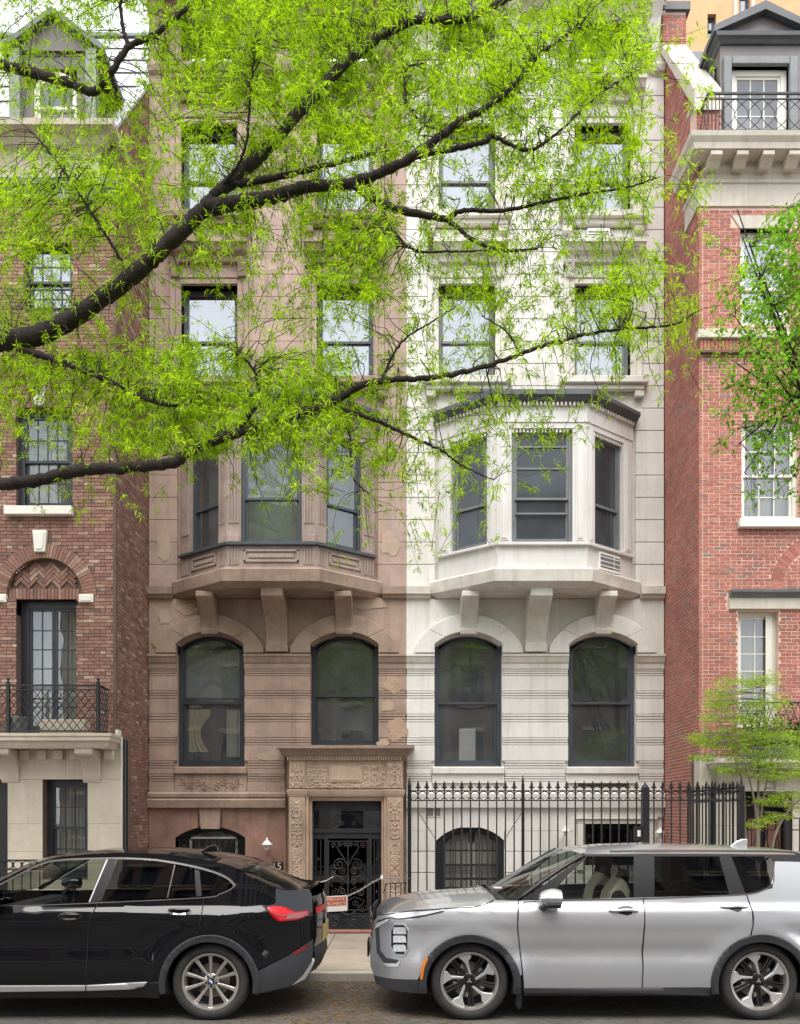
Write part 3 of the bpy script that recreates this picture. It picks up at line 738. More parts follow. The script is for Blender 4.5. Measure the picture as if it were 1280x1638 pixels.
        if not brown and front:
            for z in (zw0+.62, zw0+1.55, zw0+2.0): MB(bf).box(wa+.1, wb-.1, -.13, -.09, z, z+.035).build('screen_bar', M['frame_grey'], wn)
        if brown: MB(bf).box(wa+.05, wb-.05, -.5, -.48, zw0+.05, zw1-.05).build('net_curtain', mat('net_green', (.26, .30, .22), .9, var=.2, vscale=4) if front else M['room'], wn)  # mottled green behind the front pane stands in for mirrored trees
        # head, dentils, entablature
        MB(bf).box(.003, ln-.003, -.2, .01, zw1, zw1+.12).build('head', bay_m, bld)
        dn = MB(bf); n_ = int((wb-wa)/.075)
        for j in range(n_): dn.box(wa+j*.075+.012, wa+j*.075+.055, -.07, -.01, zw1-.075, zw1-.005)
        dn.build('dentils', bay_m if not brown else tr, bld)['kind'] = 'stuff'
        MB(bf).box(-.0, ln+.0, -.2, .03, zw1+.12, zt-.2).build('entablature', bay_m, bld)
        d2 = MB(bf); n_ = int(ln/.085)
        for j in range(n_): d2.box(j*.085+.02, j*.085+.065, .02, .10, zt-.27, zt-.2)
        d2.build('dentils', M['brown_trim'] if brown else M['white_trim'], bld)['kind'] = 'stuff'
    path = [(mid-hw-.03, -.0), (mid-hf, pb), (mid+hf, pb), (mid+hw+.03, 0)]
    # pb was rebound in the loop: recompute
    path = [(P[0][0]-.02, P[0][1]), P[1], P[2], (P[3][0]+.02, P[3][1])]
    MB(fr).sweep(path, [(0, zt-.2), (.11, zt-.19), (.16, zt-.12), (.2, zt-.09), (.2, zt-.02), (0, zt-.02)]).build('bay_cornice', M['lead'], bld)
    MB(fr).plan([(P[0][0]-.1, -.02), (P[0][0]-.1, .1), (P[1][0]-.1, P[1][1]+.16), (P[2][0]+.1, P[2][1]+.16), (P[3][0]+.1, .1), (P[3][0]+.1, -.02)], zt-.019, zt+.03).build('bay_roof', M['lead'], bld)
    # --- upper windows with architraves, sills and hoods
    for fl_, (za_, zb_) in enumerate(((z3a, z3b), (z4a, z4b), (z5a, z5b))):
        for wi, (a, b) in enumerate((u1, u2)):
            t = MB(fr)
            for q in ((a-.24, a-.12, za_-.0, zb_+.24), (b+.12, b+.24, za_-.0, zb_+.24), (a-.12, b+.12, zb_+.12, zb_+.24)): t.box(q[0], q[1], -.03, .05, q[2], q[3])
            for q in ((a-.12, a, za_-.0, zb_+.12), (b, b+.12, za_, zb_+.12), (a, b, zb_, zb_+.12)): t.box(q[0], q[1], -.42, .025, q[2], q[3])
            t.build('architrave', tr if not brown else st, bld, bevel=.01)
            cx_ = (a+b)/2
            if fl_ < 2:
                s_ = MB(fr).box(cx_-.95, cx_+.95, -.2, .2, za_-.17, za_-.02)
                s_.box(cx_-.88, cx_+.88, -.02, .12, za_-.28, za_-.17)
                s_.build('sill', tr, bld, bevel=.015)
                for q in (-.78, .78): MB(fr).box(cx_+q-.1, cx_+q+.1, -.02, .1, za_-.42, za_-.285).build('sill_bracket', tr, bld, bevel=.012)
                hz = zb_+.42
                MB(fr).sweep([(cx_-.82, -.03), (cx_-.82, .14), (cx_+.82, .14), (cx_+.82, -.03)][1:3] if False else [(cx_-.86, 0.0), (cx_+.86, 0.0)], [(0, hz), (.12, hz), (.14, hz+.1), (.26, hz+.16), (.32, hz+.26), (.36, hz+.28), (.36, hz+.36), (.05, hz+.44), (0, hz+.46)]).build('window_hood', tr, bld)
                for q in (-.72, .72):
                    MB(fr).side([(0, zb_+.1), (.1, zb_+.12), (.13, zb_+.28), (.2, hz), (0, hz)], cx_+q-.09, cx_+q+.09).build('hood_bracket', tr, bld, bevel=.01)
                MB(fr).box(cx_-.62, cx_+.62, -.02, .03, zb_+.25, hz).build('frieze', st, bld)
            wn = window(bld, fr, a, b, za_, zb_, rec=.24, fw=.06, fm=M['frame_slate'] if brown else M['frame_grey'], gm=M['glass'], meet=.46, depth=.8)
            MB(fr).box(a+.06, b-.06, -.62, -.60, za_+(zb_-za_)*.15, zb_-.1).build('window_shade', M['blind'], wn)
            if fl_ == 2:
                for j in range(9): MB(fr).box(a+.04+j*(b-a-.08)/8.3, a+.055+j*(b-a-.08)/8.3, -.1, -.085, za_, za_+.4).build('guard_bar', M['iron'], wn)
    # band under the attic, cornice
    moulding(bld, fr, run(0, Wd), [(0, 17.98), (.1, 18.0), (.14, 18.1), (.14, 18.16), (0, 18.2)], tr, 'string_course')
    zc_ = 19.3
    moulding(bld, fr, run(0, Wd), [(0, zc_-.1), (.12, zc_-.08), (.2, zc_+.1), (.62, zc_+.16), (.66, zc_+.3), (.78, zc_+.42), (.8, zc_+.55), (0, zc_+.62)], tr, 'cornice')
    for q in (.28, 2.3, 3.3, 5.3):
        MB(fr).side([(0, 18.35), (.1, 18.38), (.16, 18.6), (.3, 18.95), (.5, 19.2), (.55, 19.42), (0, 19.42)], q-.13, q+.13).build('cornice_bracket', tr, bld, bevel=.015)
        MB(fr).lathe([(.07, 0), (.07, .03), (.04, .05), (.0, .05)], (q, .56, 19.33), 10, 'y').build('rosette', tr, bld)
    return bld, fr
def spalls():
    # crumbled and patched stone on the brown front
    rg = random.Random(3)
    ma, mb_ = mat('spalled_stone', (.40, .275, .20), .95, var=.25, bump=.9, bscale=30), mat('patch_mortar', (.43, .32, .255), .95, var=.12, bump=.4)
    fr = frame(0, DF)
    for i, (px, py, w_, h_, k) in enumerate(((628, 1095, 20, 14, 0), (636, 1168, 18, 20, 0), (620, 1130, 10, 10, 1), (645, 1065, 14, 5, 0), (612, 1190, 10, 8, 1), (258, 1030, 18, 7, 0), (262, 985, 12, 14, 1), (590, 965, 30, 12, 1), (560, 960, 14, 10, 0), (430, 1210, 24, 8, 1), (300, 975, 20, 10, 1), (632, 950, 20, 6, 0), (440, 890, 20, 16, 1), (625, 870, 16, 20, 1), (262, 870, 12, 26, 1))):
        n = 13; pts = []
        for j in range(n):
            a = 6.283*j/n; r_ = rg.uniform(.65, 1.15); pts.append((X(px, DF)+w_/SF*math.cos(a)*r_, Z(py, DF)+h_/SF*math.sin(a)*r_))
        MB(fr).prism(pts, -.02, .006+rg.uniform(0, .006)).build('spalled_patch', (ma, mb_)[k], brown_house)
brown_house, FB = rowhouse(X(238, DF), 'brown')
white_house, FW = rowhouse(X(650, DF)+.003, 'white')
spalls()

# ------------------------------------------------------------------ carved portal of the brown house
def portal():
    fr = frame(0, DF); pt = M['portal']; bld = brown_house; pj = .36
    d = DF-pj
    x_ = lambda px: X(px, d); z_ = lambda py: Z(py, d)
    L0, L1, R0, R1 = x_(462), x_(488), x_(619), x_(645)
    o0, o1, ot = x_(498), x_(610), z_(1281)
    zb = -.75
    po = MB(fr)
    po.box(L0, L1, 0, pj, zb, z_(1266)); por = po.build('portal', pt, bld, bevel=.01)
    MB(fr).box(R0, R1, 0, pj, zb, z_(1266)).build('portal_pier', pt, por, bevel=.01)
    # inner moulded jamb and lintel
    f = MB(fr)
    f.box(L1, o0-.06, -.4, pj-.04, zb, ot+.1); f.box(o0-.06, o0, -.4, pj-.12, zb, ot); f.box(o1+.06, R0, -.4, pj-.04, zb, ot+.1); f.box(o1, o1+.06, -.4, pj-.12, zb, ot)
    f.box(o0-.06, o1+.06, -.4, pj-.12, ot, ot+.1); f.box(L1, R0, -.4, pj-.04, ot+.1, z_(1268)); f.build('portal_jamb', pt, por, bevel=.008)
    # architrave band and frieze
    MB(fr).sweep([(L0, 0), (L0, pj), (L1+.02, pj), (L1+.02, pj-.05), (R0-.02, pj-.05), (R0-.02, pj), (R1, pj), (R1, 0)], [(-.1, z_(1274)), (.01, z_(1274)), (.03, z_(1270)), (.05, z_(1264)), (-.1, z_(1261))]).build('architrave', pt, por)
    fz0, fz1 = z_(1261), z_(1217)
    MB(fr).box(L0+.01, R1-.01, -.05, pj-.04, fz0, fz1).build('frieze', pt, por)
    for a, b in ((L0, L1), (R0, R1)): MB(fr).box(a+.005, b-.005, 0, pj+.0, fz0, fz1).build('frieze_block', pt, por, bevel=.008)
    # name tablet with plain frame and carved sprays on both sides
    tb = MB(fr); a, b = x_(526), x_(579)
    tb.box(a, b, pj-.05, pj-.01, z_(1252), z_(1225)); tb.box(a+.04, b-.04, pj-.02, pj+.003, z_(1249), z_(1228)); tb.build('tablet', pt, por, bevel=.01)
    rg = random.Random(8)
    def carve(u0, u1, z0, z1, p, n, name='carving'):
        c = MB(fr); mu = (u0+u1)/2
        for i in range(n):
            u = rg.uniform(u0, mu); z = rg.uniform(z0, z1); r_ = rg.uniform(.018, .04); q = rg.random()*6.28; l = rg.uniform(1.0, 1.9)
            for s in (1, -1):
                uu = mu+s*(mu-u)
                c.lathe([(.001, 0), (r_*.8, .003), (r_, .009), (r_*.5, .02), (.001, .024)], (uu, p-.002, z), 6, 'y')
                if i % 3 == 0: c.tube(flat(spiral((uu, z), r_*1.9, 1.2, q if s == 1 else math.pi-q, s, 10), p+.006), .009, 5)
        return c.build(name, pt, por)
    for a, b in ((L0, L1), (R0, R1)):
        fp = MB(fr)
        for q in ((a+.04, a+.06), (b-.06, b-.04)): fp.box(q[0], q[1], pj-.01, pj+.018, .0, z_(1279))
        fp.build('panel_frame', pt, por)
        carve(a+.08, b-.08, .0, z_(1282), pj, 150)
        carve(a+.06, b-.06, fz0+.06, fz1-.06, pj, 34)
    carve(x_(492), x_(522), fz0+.07, fz1-.1, pj-.04, 60); carve(x_(583), x_(615), fz0+.07, fz1-.1, pj-.04, 60)
    carve(x_(505), x_(600), fz0+.02, fz0+.09, pj-.04, 40)
    # cornice with dentils
    dn = MB(fr); n = int((R1-L0+.06)/.052)
    for j in range(n): dn.box(L0-.03+j*.052, L0-.03+j*.052+.03, pj-.02, pj+.05, z_(1217)+.005, z_(1210))
    dn.build('dentils', pt, por)['kind'] = 'stuff'
    zc = z_(1211)
    MB(fr).sweep([(L0-.03, 0), (L0-.03, pj), (R1+.03, pj), (R1+.03, 0)], [(-.12, zc-.07), (.0, zc-.07), (.02, zc), (.07, zc+.03), (.12, zc+.1), (.19, zc+.17), (.21, zc+.17), (.21, zc+.235), (-.12, zc+.24)]).build('cornice', M['brown_trim'], por)
    MB(fr).box(L0-.1, R1+.1, 0, pj-.05, zc+.05, zc+.21).build('cornice_core', M['brown_trim'], por)
    # ---- iron and glass door
    p = pj-.28; dr = MB(fr)
    dr.box(o0, o1, p-.06, p, z_(1297), ot)          # head panel
    dr.box(o0, o0+.03, p-.06, p, zb, ot); dr.box(o1-.03, o1, p-.06, p, zb, ot)
    dr.box(o0, o1, p-.06, p+.015, z_(1333), z_(1326))
    d0, d1 = x_(523), x_(588); dl, dr_ = x_(517), x_(594)
    for a, b in ((dl, d0), (d1, dr_)): dr.box(a, b, p-.05, p-.005, zb, z_(1333))
    dr.box(o0+.03, dl, p-.05, p-.02, z_(1343), z_(1333)); dr.box(dr_, o1-.03, p-.05, p-.02, z_(1343), z_(1333))
    dr.box(d0, d1, p-.05, p-.01, z_(1342), z_(1333)); dr.box(d0, d1, p-.05, p-.01, zb, -.16); dr.box(o0+.03, dl, p-.05, p-.02, zb, -.1); dr.box(dr_, o1-.03, p-.05, p-.02, zb, -.1)
    door = dr.build('entrance_door', M['iron_dull'], bld, bevel=.005)
    MB(fr).box(o0+.03, o1-.03, p-.05, p-.045, z_(1326), z_(1297)).build('transom_pane', glassmat('door_glass', (.10, .10, .10), .14), door)
    MB(fr).box(d0, d1, p-.05, p-.045, -.16, z_(1342)).build('door_pane', glassmat('door_glass2', (.05, .05, .05), .06), door)
    for a, b in ((o0+.03, dl), (dr_, o1-.03)): MB(fr).box(a, b, p-.05, p-.045, -.1, z_(1343)).build('sidelight_pane', glassmat('door_glass3', (.05, .05, .05), .06), door)
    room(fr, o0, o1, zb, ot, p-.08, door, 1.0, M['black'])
    sw_ = MB(fr); c = (o0+o1)/2; sw_.tube([(c-.17, p+.02, z_(1287)), (c-.1, p+.025, z_(1291)), (c, p+.03, z_(1293)), (c+.1, p+.025, z_(1291)), (c+.17, p+.02, z_(1287))], .018, 6)
    for q in (-.66, .66): sw_.lathe([(.04, 0), (.04, .02), (.02, .03), (.001, .03)], (c+q, p, z_(1288)), 10, 'y')
    sw_.build('swag', M['iron_dull'], door)
    # scroll grille of the door
    g = MB(fr); c = (d0+d1)/2; q = p+.015
    T = lambda pts, r_=.011: g.tube(flat(pts, q), r_, 5)
    T([(c, -.1), (c, z_(1345))], .013)
    ztop = z_(1345)
    for s in (-1, 1):
        for (cu, cz, r_, a, t) in ((.19, ztop-.52, .13, 2.2, -1.7), (.31, ztop-.62, .09, 2.0, -1.6), (.13, ztop-.66, .085, 1.0, 1.6), (.30, ztop-.75, .075, -1.5, 1.5), (.13, ztop-.9, .07, .4, 1.5),
                               (.12, ztop-1.08, .09, 1.57, -1.6), (.29, ztop-1.12, .09, 1.57, 1.5), (.15, ztop-1.36, .08, -1.2, 1.5), (.29, ztop-1.45, .1, .5, -1.6), (.14, ztop-1.6, .07, 1.2, 1.6), (.27, ztop-1.75, .12, 2.0, -1.7), (.11, ztop-1.78, .08, .8, 1.5),
                               (.30, ztop-.1, .06, -1.5, 1.3), (.17, ztop-.08, .055, 1.5, -1.3), (.06, ztop-.1, .05, 0, 1.2)):
            pts = spiral((c+s*cu, cz), r_, abs(t), a if s == 1 else math.pi-a, (1 if t > 0 else -1)*s, 20)
            T(pts, .009)
        T([(c, ztop-.55), (c+s*.10, ztop-.36), (c+s*.2, ztop-.22), (c+s*.24, ztop-.12)]); T([(c, ztop-.95), (c+s*.12, ztop-.8), (c+s*.36, ztop-.72), (c+s*.41, ztop-.9), (c+s*.33, ztop-1.0)])
        T([(c, ztop-1.3), (c+s*.14, ztop-1.22), (c+s*.36, ztop-1.3), (c+s*.2, ztop-1.5), (c, ztop-1.62)]); T([(c+s*.42, -.1), (c+s*.42, ztop)], .012)
        for bu in ((o0+dl)/2 if s == -1 else (dr_+o1)/2,):
            for off in (-.05, .05): g.tube([(bu+off, q, -.1), (bu+off, q, z_(1345))], .009, 5)
            for zz_ in (.3, 1.0): g.lathe([(.001, -.04), (.02, -.02), (.02, .02), (.001, .04)], (bu, q, zz_), 6)
    T([(c-.42, ztop-.02), (c+.42, ztop-.02)]); T([(c-.42, -.09), (c+.42, -.09)])
    g.build('scroll_grille', mat('grille_iron', (.035, .035, .038), .5, var=.2), door)
    g = MB(fr); zt_ = z_(1322)
    for s in (-1, 1):
        for cu, cz, r_, a in ((.12, zt_+.06, .05, 0), (.3, zt_+.1, .08, 1.57), (.48, zt_+.05, .045, 0), (.2, zt_+.2, .06, 3), (.62, zt_+.05, .05, 1)):
            g.tube(flat(spiral((c+s*cu, cz), r_, 1.5, a if s == 1 else math.pi-a, s, 16), p-.02), .008, 5)
        g.tube(flat([(c+s*.05, zt_+.28), (c+s*.25, zt_+.25), (c+s*.4, zt_+.1), (c+s*.7, zt_)], p-.02), .008, 5)
    g.build('transom_scroll', M['iron_dull'], door)
portal()
# ------------------------------------------------------------------ red-brown brick house on the left
def arch_ring(bld, fr, cu, cz, r0, r1, a0, a1, n, p0, p1, m, name='brick'):
    for i in range(n):
        s, e = a0+(a1-a0)*i/n, a0+(a1-a0)*(i+1)/n; g = (a1-a0)/n*.07
        pts = [(cu+r*math.cos(R(a)), cz+r*math.sin(R(a))) for r, a in ((r0, s+g), (r1, s+g*.7), (r1, e-g*.7), (r0, e-g))]
        MB(fr).prism(pts, p0, p1+random.uniform(-.003, .003)).build(name, m, bld)
def soldier(bld, fr, u0, u1, z0, z1, m, p0=-.03, p1=.0, wd=.0575, J=.0105, slant=0):
    n = int((u1-u0+J)/(wd+J)); st = (u1-u0+J)/n; c = (u0+u1)/2
    for i in range(n):
        a = u0+i*st; b = a+st-J; k = slant
        MB(fr).prism([(c+(a-c)*(1-k), z0), (c+(b-c)*(1-k), z0), (b, z1), (a, z1)], p0, p1+random.uniform(-.003, .003)).build('brick', m, bld)
inframe = lambda px, py: -10 < px < 1290 and -10 < py < 1400
def left_house():
    XS = -5.45; D = DL
    bld = empty('brick_house', (-8, DL, 0), 'dark mottled brick house with arched balcony door and slate mansard', 'house')
    fr = frame(0, D); x_ = lambda px: X(px, D); z_ = lambda py: Z(py, D)
    bm, mm, st = M['brick_left'], M['mortar_dark'], M['lime']
    U0 = -10.6
    w4 = (x_(38), x_(116), z_(500), z_(386)); w3 = (x_(25), x_(116), z_(812), z_(652)); dr = (x_(25), x_(122), z_(1180), z_(957))
    acx, acz, ar0, ar1 = x_(71), z_(953), .73, 1.0
    zt = 13.75; zb = 3.42
    ops = [w4, w3, dr]
    wall(bld, fr, U0, XS-.014, zb, zt, ops+[(acx-.72, acx+.72, acz-.35, acz+.72)], -.4, -.010, mm)
    def hole(u, z):
        if inrect(ops)(u, z): return True
        if z > acz and math.hypot(u-acx, z-acz) < ar1+.005: return True
        if acz-.04 < z <= acz+.005 and abs(u-acx) < .74: return True
        if abs(u-acx) < .15 and acz+.72 < z < acz+1.22: return True
        if abs(u-acx) < .14 and z_(652) < z < z_(620)+.05 and False: return True
        if z_(652) < z < z_(652)+.2 and x_(15) < u < x_(126): return True
        return False
    bricks(bld, fr, U0, XS-.06, zb, zt, hole, bm, part_n=190, seed=5, view=inframe)
    # corner joint and return wall
    frs = frame(XS, DL, R(90))       # faces +x: u runs away from the street
    MB(frs).box(.03, 3.0, -.4, -.012, zb-3.5, 15.2).build('side_wall', mm, bld)
    bricks(bld, frs, .07, DF-DL+.02, .0, 17.7, lambda u, z: z > 15.0+.08+(u-.03)*1.245, bm, part_n=0, seed=6)
    MB(fr).box(XS-.055, XS-.0, -.06, -.03, zb, zt).build('corner_joint', mm, bld)
    # tympanum with herringbone bricks
    MB(fr).prism(arc(acx, acz-.001, ar0+.01, 180, 0, 18), -.4, -.12).build('tympanum', mm, bld)
    arch_ring(bld, fr, acx, acz, ar0, ar1, 180, 0, 41, -.12, .006, bm)
    soldier(bld, fr, acx-.71, acx+.71, z_(957)+.0, z_(957)+.2, bm, -.13, -.06)
    s2 = math.sqrt(.5); k = .07; g = .005
    for i in range(-26, 27):
        for j in range(-26, 27):
            d = (i-j) % 6
            if d == 0: q = (i*k+g, (i+3)*k-g, j*k+g, (j+1)*k-g)
            elif d == 5: q = (i*k+g, (i+1)*k-g, j*k+g, (j+3)*k-g)
            else: continue
            a_, b_, c_, d_ = q
            pts = [((x-y)*s2+acx, (x+y)*s2+acz+.3) for x, y in ((a_, c_), (b_, c_), (b_, d_), (a_, d_))]
            if all(math.hypot(u-acx, z-acz) < ar0+.02 and z > z_(957)+.17 for u, z in pts):
                MB(fr).prism(pts, -.13, -.092+random.uniform(-.004, .004)).build('brick', bm, bld)
    # stone trim
    def keystone(cu, z0, z1, w0, w1):
        MB(fr).prism([(cu-w0, z0), (cu+w0, z0), (cu+w1, z1), (cu-w1, z1)], -.1, .06).build('keystone', M['frame_white'], bld, bevel=.01)
        MB(fr).prism([(cu-w0*.6, z0+.05), (cu+w0*.6, z0+.05), (cu+w1*.7, z1-.05), (cu-w1*.7, z1-.05)], .05, .075).build('keystone_face', M['frame_white'], bld, bevel=.005)
    keystone(x_(65), z_(884), z_(849), .10, .14); keystone(x_(64), z_(650), z_(620), .09, .12)
    for a, b in ((127, 150), (-11, 11)):
        MB(fr).box(x_(a), x_(b), -.05, .04, z_(964), z_(951)).build('impost_block', M['frame_white'], bld, bevel=.008)
        MB(fr).box(x_(a+3), x_(b-3), .03, .05, z_(962), z_(953)).build('impost_face', M['frame_white'], bld, bevel=.004)
    soldier(bld, fr, x_(15), x_(126), z_(652)+.005, z_(652)+.2, bm, slant=.12)
    MB(fr).box(x_(10), x_(118), -.3, .12, z_(826), z_(812)).build('sill', M['frame_white'], bld, bevel=.012)
    # windows
    wn = window(bld, fr, *w3, rec=.14, fw=.12, fm=M['frame_dark'], gm=M['glass_low'], meet=.5, gu=(4, 2), gl=(4, 2), depth=.6)
    drape(fr, w3[0]+.1, w3[1]-.1, w3[2], w3[3], -.35, M['curtain_g'], wn, 9, .02)
    wn = window(bld, fr, *w4, rec=.14, fw=.06, fm=M['frame_dark'], gm=M['glass'], meet=.5, gu=(4, 2), gl=(4, 2), depth=.6)
    drape(fr, w4[0]+.1, w4[1]-.1, w4[2], w4[3], -.35, M['curtain'], wn, 9, .02)
    g = MB(fr)
    rz0, rz1 = z_(500), z_(468); ru0, ru1 = x_(15), x_(122)
    g.box(ru0, ru1, .1, .13, rz1-.03, rz1); g.box(ru0, ru1, .1, .13, rz0, rz0+.02)
    n = 6
    for i in range(n):
        a = ru0+(ru1-ru0)*i/n; b = ru0+(ru1-ru0)*(i+1)/n
        g.tube([(a, .115, rz0), (b, .115, rz1)], .008, 4); g.tube([(b, .115, rz0), (a, .115, rz1)], .008, 4); g.tube([(a, .115, rz0), (a, .115, rz1)], .008, 4)
    g.build('window_guard', M['iron'], wn)
    # french door
    p = -.24; a, b, c, d = dr
    f = MB(fr); f.box(a, a+.16, p-.1, p, c, d); f.box(b-.03, b, p-.1, p, c, d); f.box(a+.16, b-.03, p-.1, p, d-.14, d)
    dd = f.build('french_door', M['frame_dark'], bld)
    m_ = (a+.16+b-.03)/2
    sash(fr, a+.16, m_-.005, c, d-.14, p-.02, dd, M['frame_dark'], M['glass_low'], (2, 6), .05, bot=.25)
    sash(fr, m_+.005, b-.03, c, d-.14, p-.02, dd, M['frame_dark'], M['glass_low'], (2, 6), .05, bot=.25)
    room(fr, a, b, c, d, p-.11, dd, .8)
    drape(fr, a+.14, m_-.03, c, d, p-.3, M['curtain'], dd, 6, .025); drape(fr, m_+.04, b, c, d, p-.3, M['curtain'], dd, 6, .025)
    for u, w_ in ((a, -1), (b, 1)):      # door reveal
        pass
    # limestone ground storey
    LE = -5.27; pl = .16; frl = frame(0, D-pl); xl = lambda px: X(px, D-pl); zl = lambda py: Z(py, D-pl)
    gw = (xl(68), xl(140), zl(1405), zl(1247)); gd = (xl(-110), xl(12), -.8, zl(1247))
    wall(bld, frl, U0, LE, -.8, zb-.0, [gw, gd], -.5, -.02, M['mortar_dark'], 'stone_backing')
    blocks(bld, frl, U0, LE, [-.75, -.2, .3, .72, 1.25, 1.78, zl(1247), zb], [gw, gd], M['lime'], p0=-.3, gap=.003, vg=.002, width=1.1, seed=50)
    MB(frl).box(LE-.045, LE-.0, -.3, .03, -.75, zb-.02).build('corner_bead', M['lime2'], bld, bevel=.01)
    for i in range(5): MB(frs).box(-.0, .22, -.02, .03, .1+i*.78, .47+i*.78).build('quoin', M['frame_white'], bld, bevel=.006)
    MB(frs).tube([(-.13, .22, 0), (-.13, .22, zb)], .02, 6).build('downpipe', M['frame_slate'], bld)
    wn = window(bld, frl, *gw, rec=.22, fw=.10, fm=M['frame_dark'], gm=M['glass_low'], meet=.52, gu=(3, 2), gl=(3, 2), depth=.7)
    drape(frl, gw[0]+.1, gw[1]-.1, gw[2], gw[3], -.45, M['curtain'], wn, 10, .02)
    gdm = MB(frl).box(gd[0], gd[1], -.3, -.26, -.75, gd[3]); 
    gdo = gdm.build('front_door', M['iron'], bld)
    for q in (.5, 1.05, 1.6): MB(frl).box(gd[0]+.1, gd[1]-.1, -.27, -.245, q, q+.03).build('door_rail', M['iron_dull'], gdo)
    # balcony
    bp = .75; zb_ = 3.18
    MB(fr).sweep([(U0, bp-.12), (x_(197)-.1, bp-.12), (x_(197)-.1, .1)], [(-.2, zb_), (0, zb_), (.03, zb_+.05), (.05, zb_+.1), (.1, zb_+.14), (.1, zb_+.2), (.12, zb_+.22), (.12, zb_+.27), (-.2, zb_+.27)]).build('balcony_slab', M['lime'], bld)
    MB(fr).box(U0, x_(197)-.2, .0, bp-.2, zb_+.02, zb_+.255).build('balcony_floor', M['lime'], bld)
    for c in (x_(23), x_(152), x_(-106)):
        pr = [(.1, zb_-.62), (.17, zb_-.62), (.19, zb_-.56), (.2, zb_-.5)]+[(.2+.38*(1-math.cos(R(9*i)))*.9, zb_-.5+.36*math.sin(R(9*i))) for i in range(11)]+[(.6, zb_-.1), (.62, zb_), (.1, zb_)]
        MB(fr).side(pr, c-.17, c+.17).build('corbel', M['lime'], bld, bevel=.012)
    for i in range(12):
        u = x_(180)-i*.32; MB(fr).box(u-.09, u+.09, .1, .24, zb_-.18, zb_-.001).build('dentil', M['lime2'], bld, bevel=.01)
    # balcony railing: lattice
    D2 = D-bp+.14; fr2 = frame(0, D2); xr = lambda px: X(px, D2); zr = lambda py: Z(py, D2)
    r0, r1 = 3.47, zr(1095); re = xr(157); rail = MB(fr2)
    rail.box(U0, re, -.02, .02, r1-.035, r1); rail.box(U0, re, -.015, .015, r0+.02, r0+.045); rail.box(U0, re, -.012, .012, r1-.11, r1-.09)
    rl = rail.build('balcony_railing', M['iron'], bld)
    for q in (re, xr(13), xr(-130)):
        MB(fr2).box(q-.03, q+.03, -.03, .03, r0-.02, r1+.03).build('post', M['iron'], rl)
        MB(fr2).lathe([(.001, 0), (.03, .02), (.02, .04), (.035, .07), (.02, .1), (.001, .12)], (q, 0, r1+.03), 8).build('finial', M['iron'], rl)
    def lattice(fl, u0, u1, z0, z1, n, rows):
        st = (u1-u0)/n; h = (z1-z0)
        for i in range(-rows, n+rows):
            for s in (1, -1):
                # bars at a fixed slope clipped to the panel
                a = u0+i*st; b = a+s*st*rows
                pts = [(a, z0), (b, z1)]
                def clip(P, Q):
                    t0, t1 = 0, 1; dx = Q[0]-P[0]
                    if dx > 0: t0 = max(0, (u0-P[0])/dx); t1 = min(1, (u1-P[0])/dx)
                    else: t0 = max(0, (u1-P[0])/dx); t1 = min(1, (u0-P[0])/dx)
                    return None if t1-t0 < .02 else [(P[0]+dx*t, z0+h*t) for t in (t0, t1)]
                q = clip(*pts)
                if q:
                    MB(fl).tube([(q[0][0], .006*s, q[0][1]), (q[1][0], .006*s, q[1][1])], .0075, 4).build('lattice_bar', M['iron'], rl)
    lattice(fr2, xr(16), re-.03, r0+.045, r1-.11, 11, 4); lattice(fr2, xr(-128), xr(10), r0+.045, r1-.11, 10, 4)
    fr3 = frame(re, D2, R(90))
    MB(fr3).box(0, bp-.16, -.02, .02, r1-.035, r1).build('rail', M['iron'], rl); MB(fr3).box(0, bp-.16, -.015, .015, r0+.02, r0+.045).build('rail', M['iron'], rl)
    lattice(fr3, .02, bp-.2, r0+.045, r1-.05, 5, 4)
    # cornice, mansard
    moulding(bld, fr, [(U0, 0), (XS, 0), (XS, -.5)], [(-.3, zt-.02), (.05, zt), (.06, zt+.2), (.12, zt+.24), (.14, zt+.34), (-.3, zt+.36)], M['frame_grey'], 'gutter_band')
    moulding(bld, fr, [(U0, 0), (XS-.34, 0), (XS-.34, -.6)], [(-.3, zt+.34), (.02, zt+.36), (.04, zt+.9), (.14, zt+.96), (.22, zt+1.08), (.4, zt+1.14), (.42, zt+1.24), (-.3, zt+1.28)], M['lime'], 'cornice')
    zr0 = zt+1.25; pb_ = -5.6; zr1 = zr0+6.95
    MB(fr).side([(-.05, zr0), (pb_, zr1), (-8, zr1), (-8, zr0)], U0, XS-.16).build('mansard', M['lead'], bld)
    n = 9; us = [U0+(XS-.17-U0)*i/n for i in range(n+1)]
    for i in range(n):
        for j in range(7):
            t0, t1 = j/7, (j+1)/7; q = lambda t, o: (-.05+(pb_+.05)*t+o, zr0+(zr1-zr0)*t+o*.35)
            a, b = us[i]+.012, us[i+1]-.012; (p0, z0), (p1, z1) = q(t0+.006, .035), q(t1-.004, .015)
            MB(fr).add([(a, p0, z0), (b, p0, z0), (b, p1, z1), (a, p1, z1), (a, p0-.05, z0), (b, p0-.05, z0), (b, p1-.05, z1), (a, p1-.05, z1)], [(0,1,2,3),(0,4,5,1),(1,5,6,2),(3,2,6,7),(0,3,7,4)]).build('roof_panel', M['slate'], bld)
    MB(fr).box(U0, XS-.16, -8, pb_+.1, zr1, zr1+.08).build('roof_edge', M['frame_grey'], bld)
    # sloping party wall
    MB(frame(0, DL)).side([(.0, zr0-.2), (.0, zr0+.08), (pb_-.0, zr1+.1), (-8, zr1+.1), (-8, zr0-.2)], XS-.15, XS-.014).build('party_wall', mm, bld)
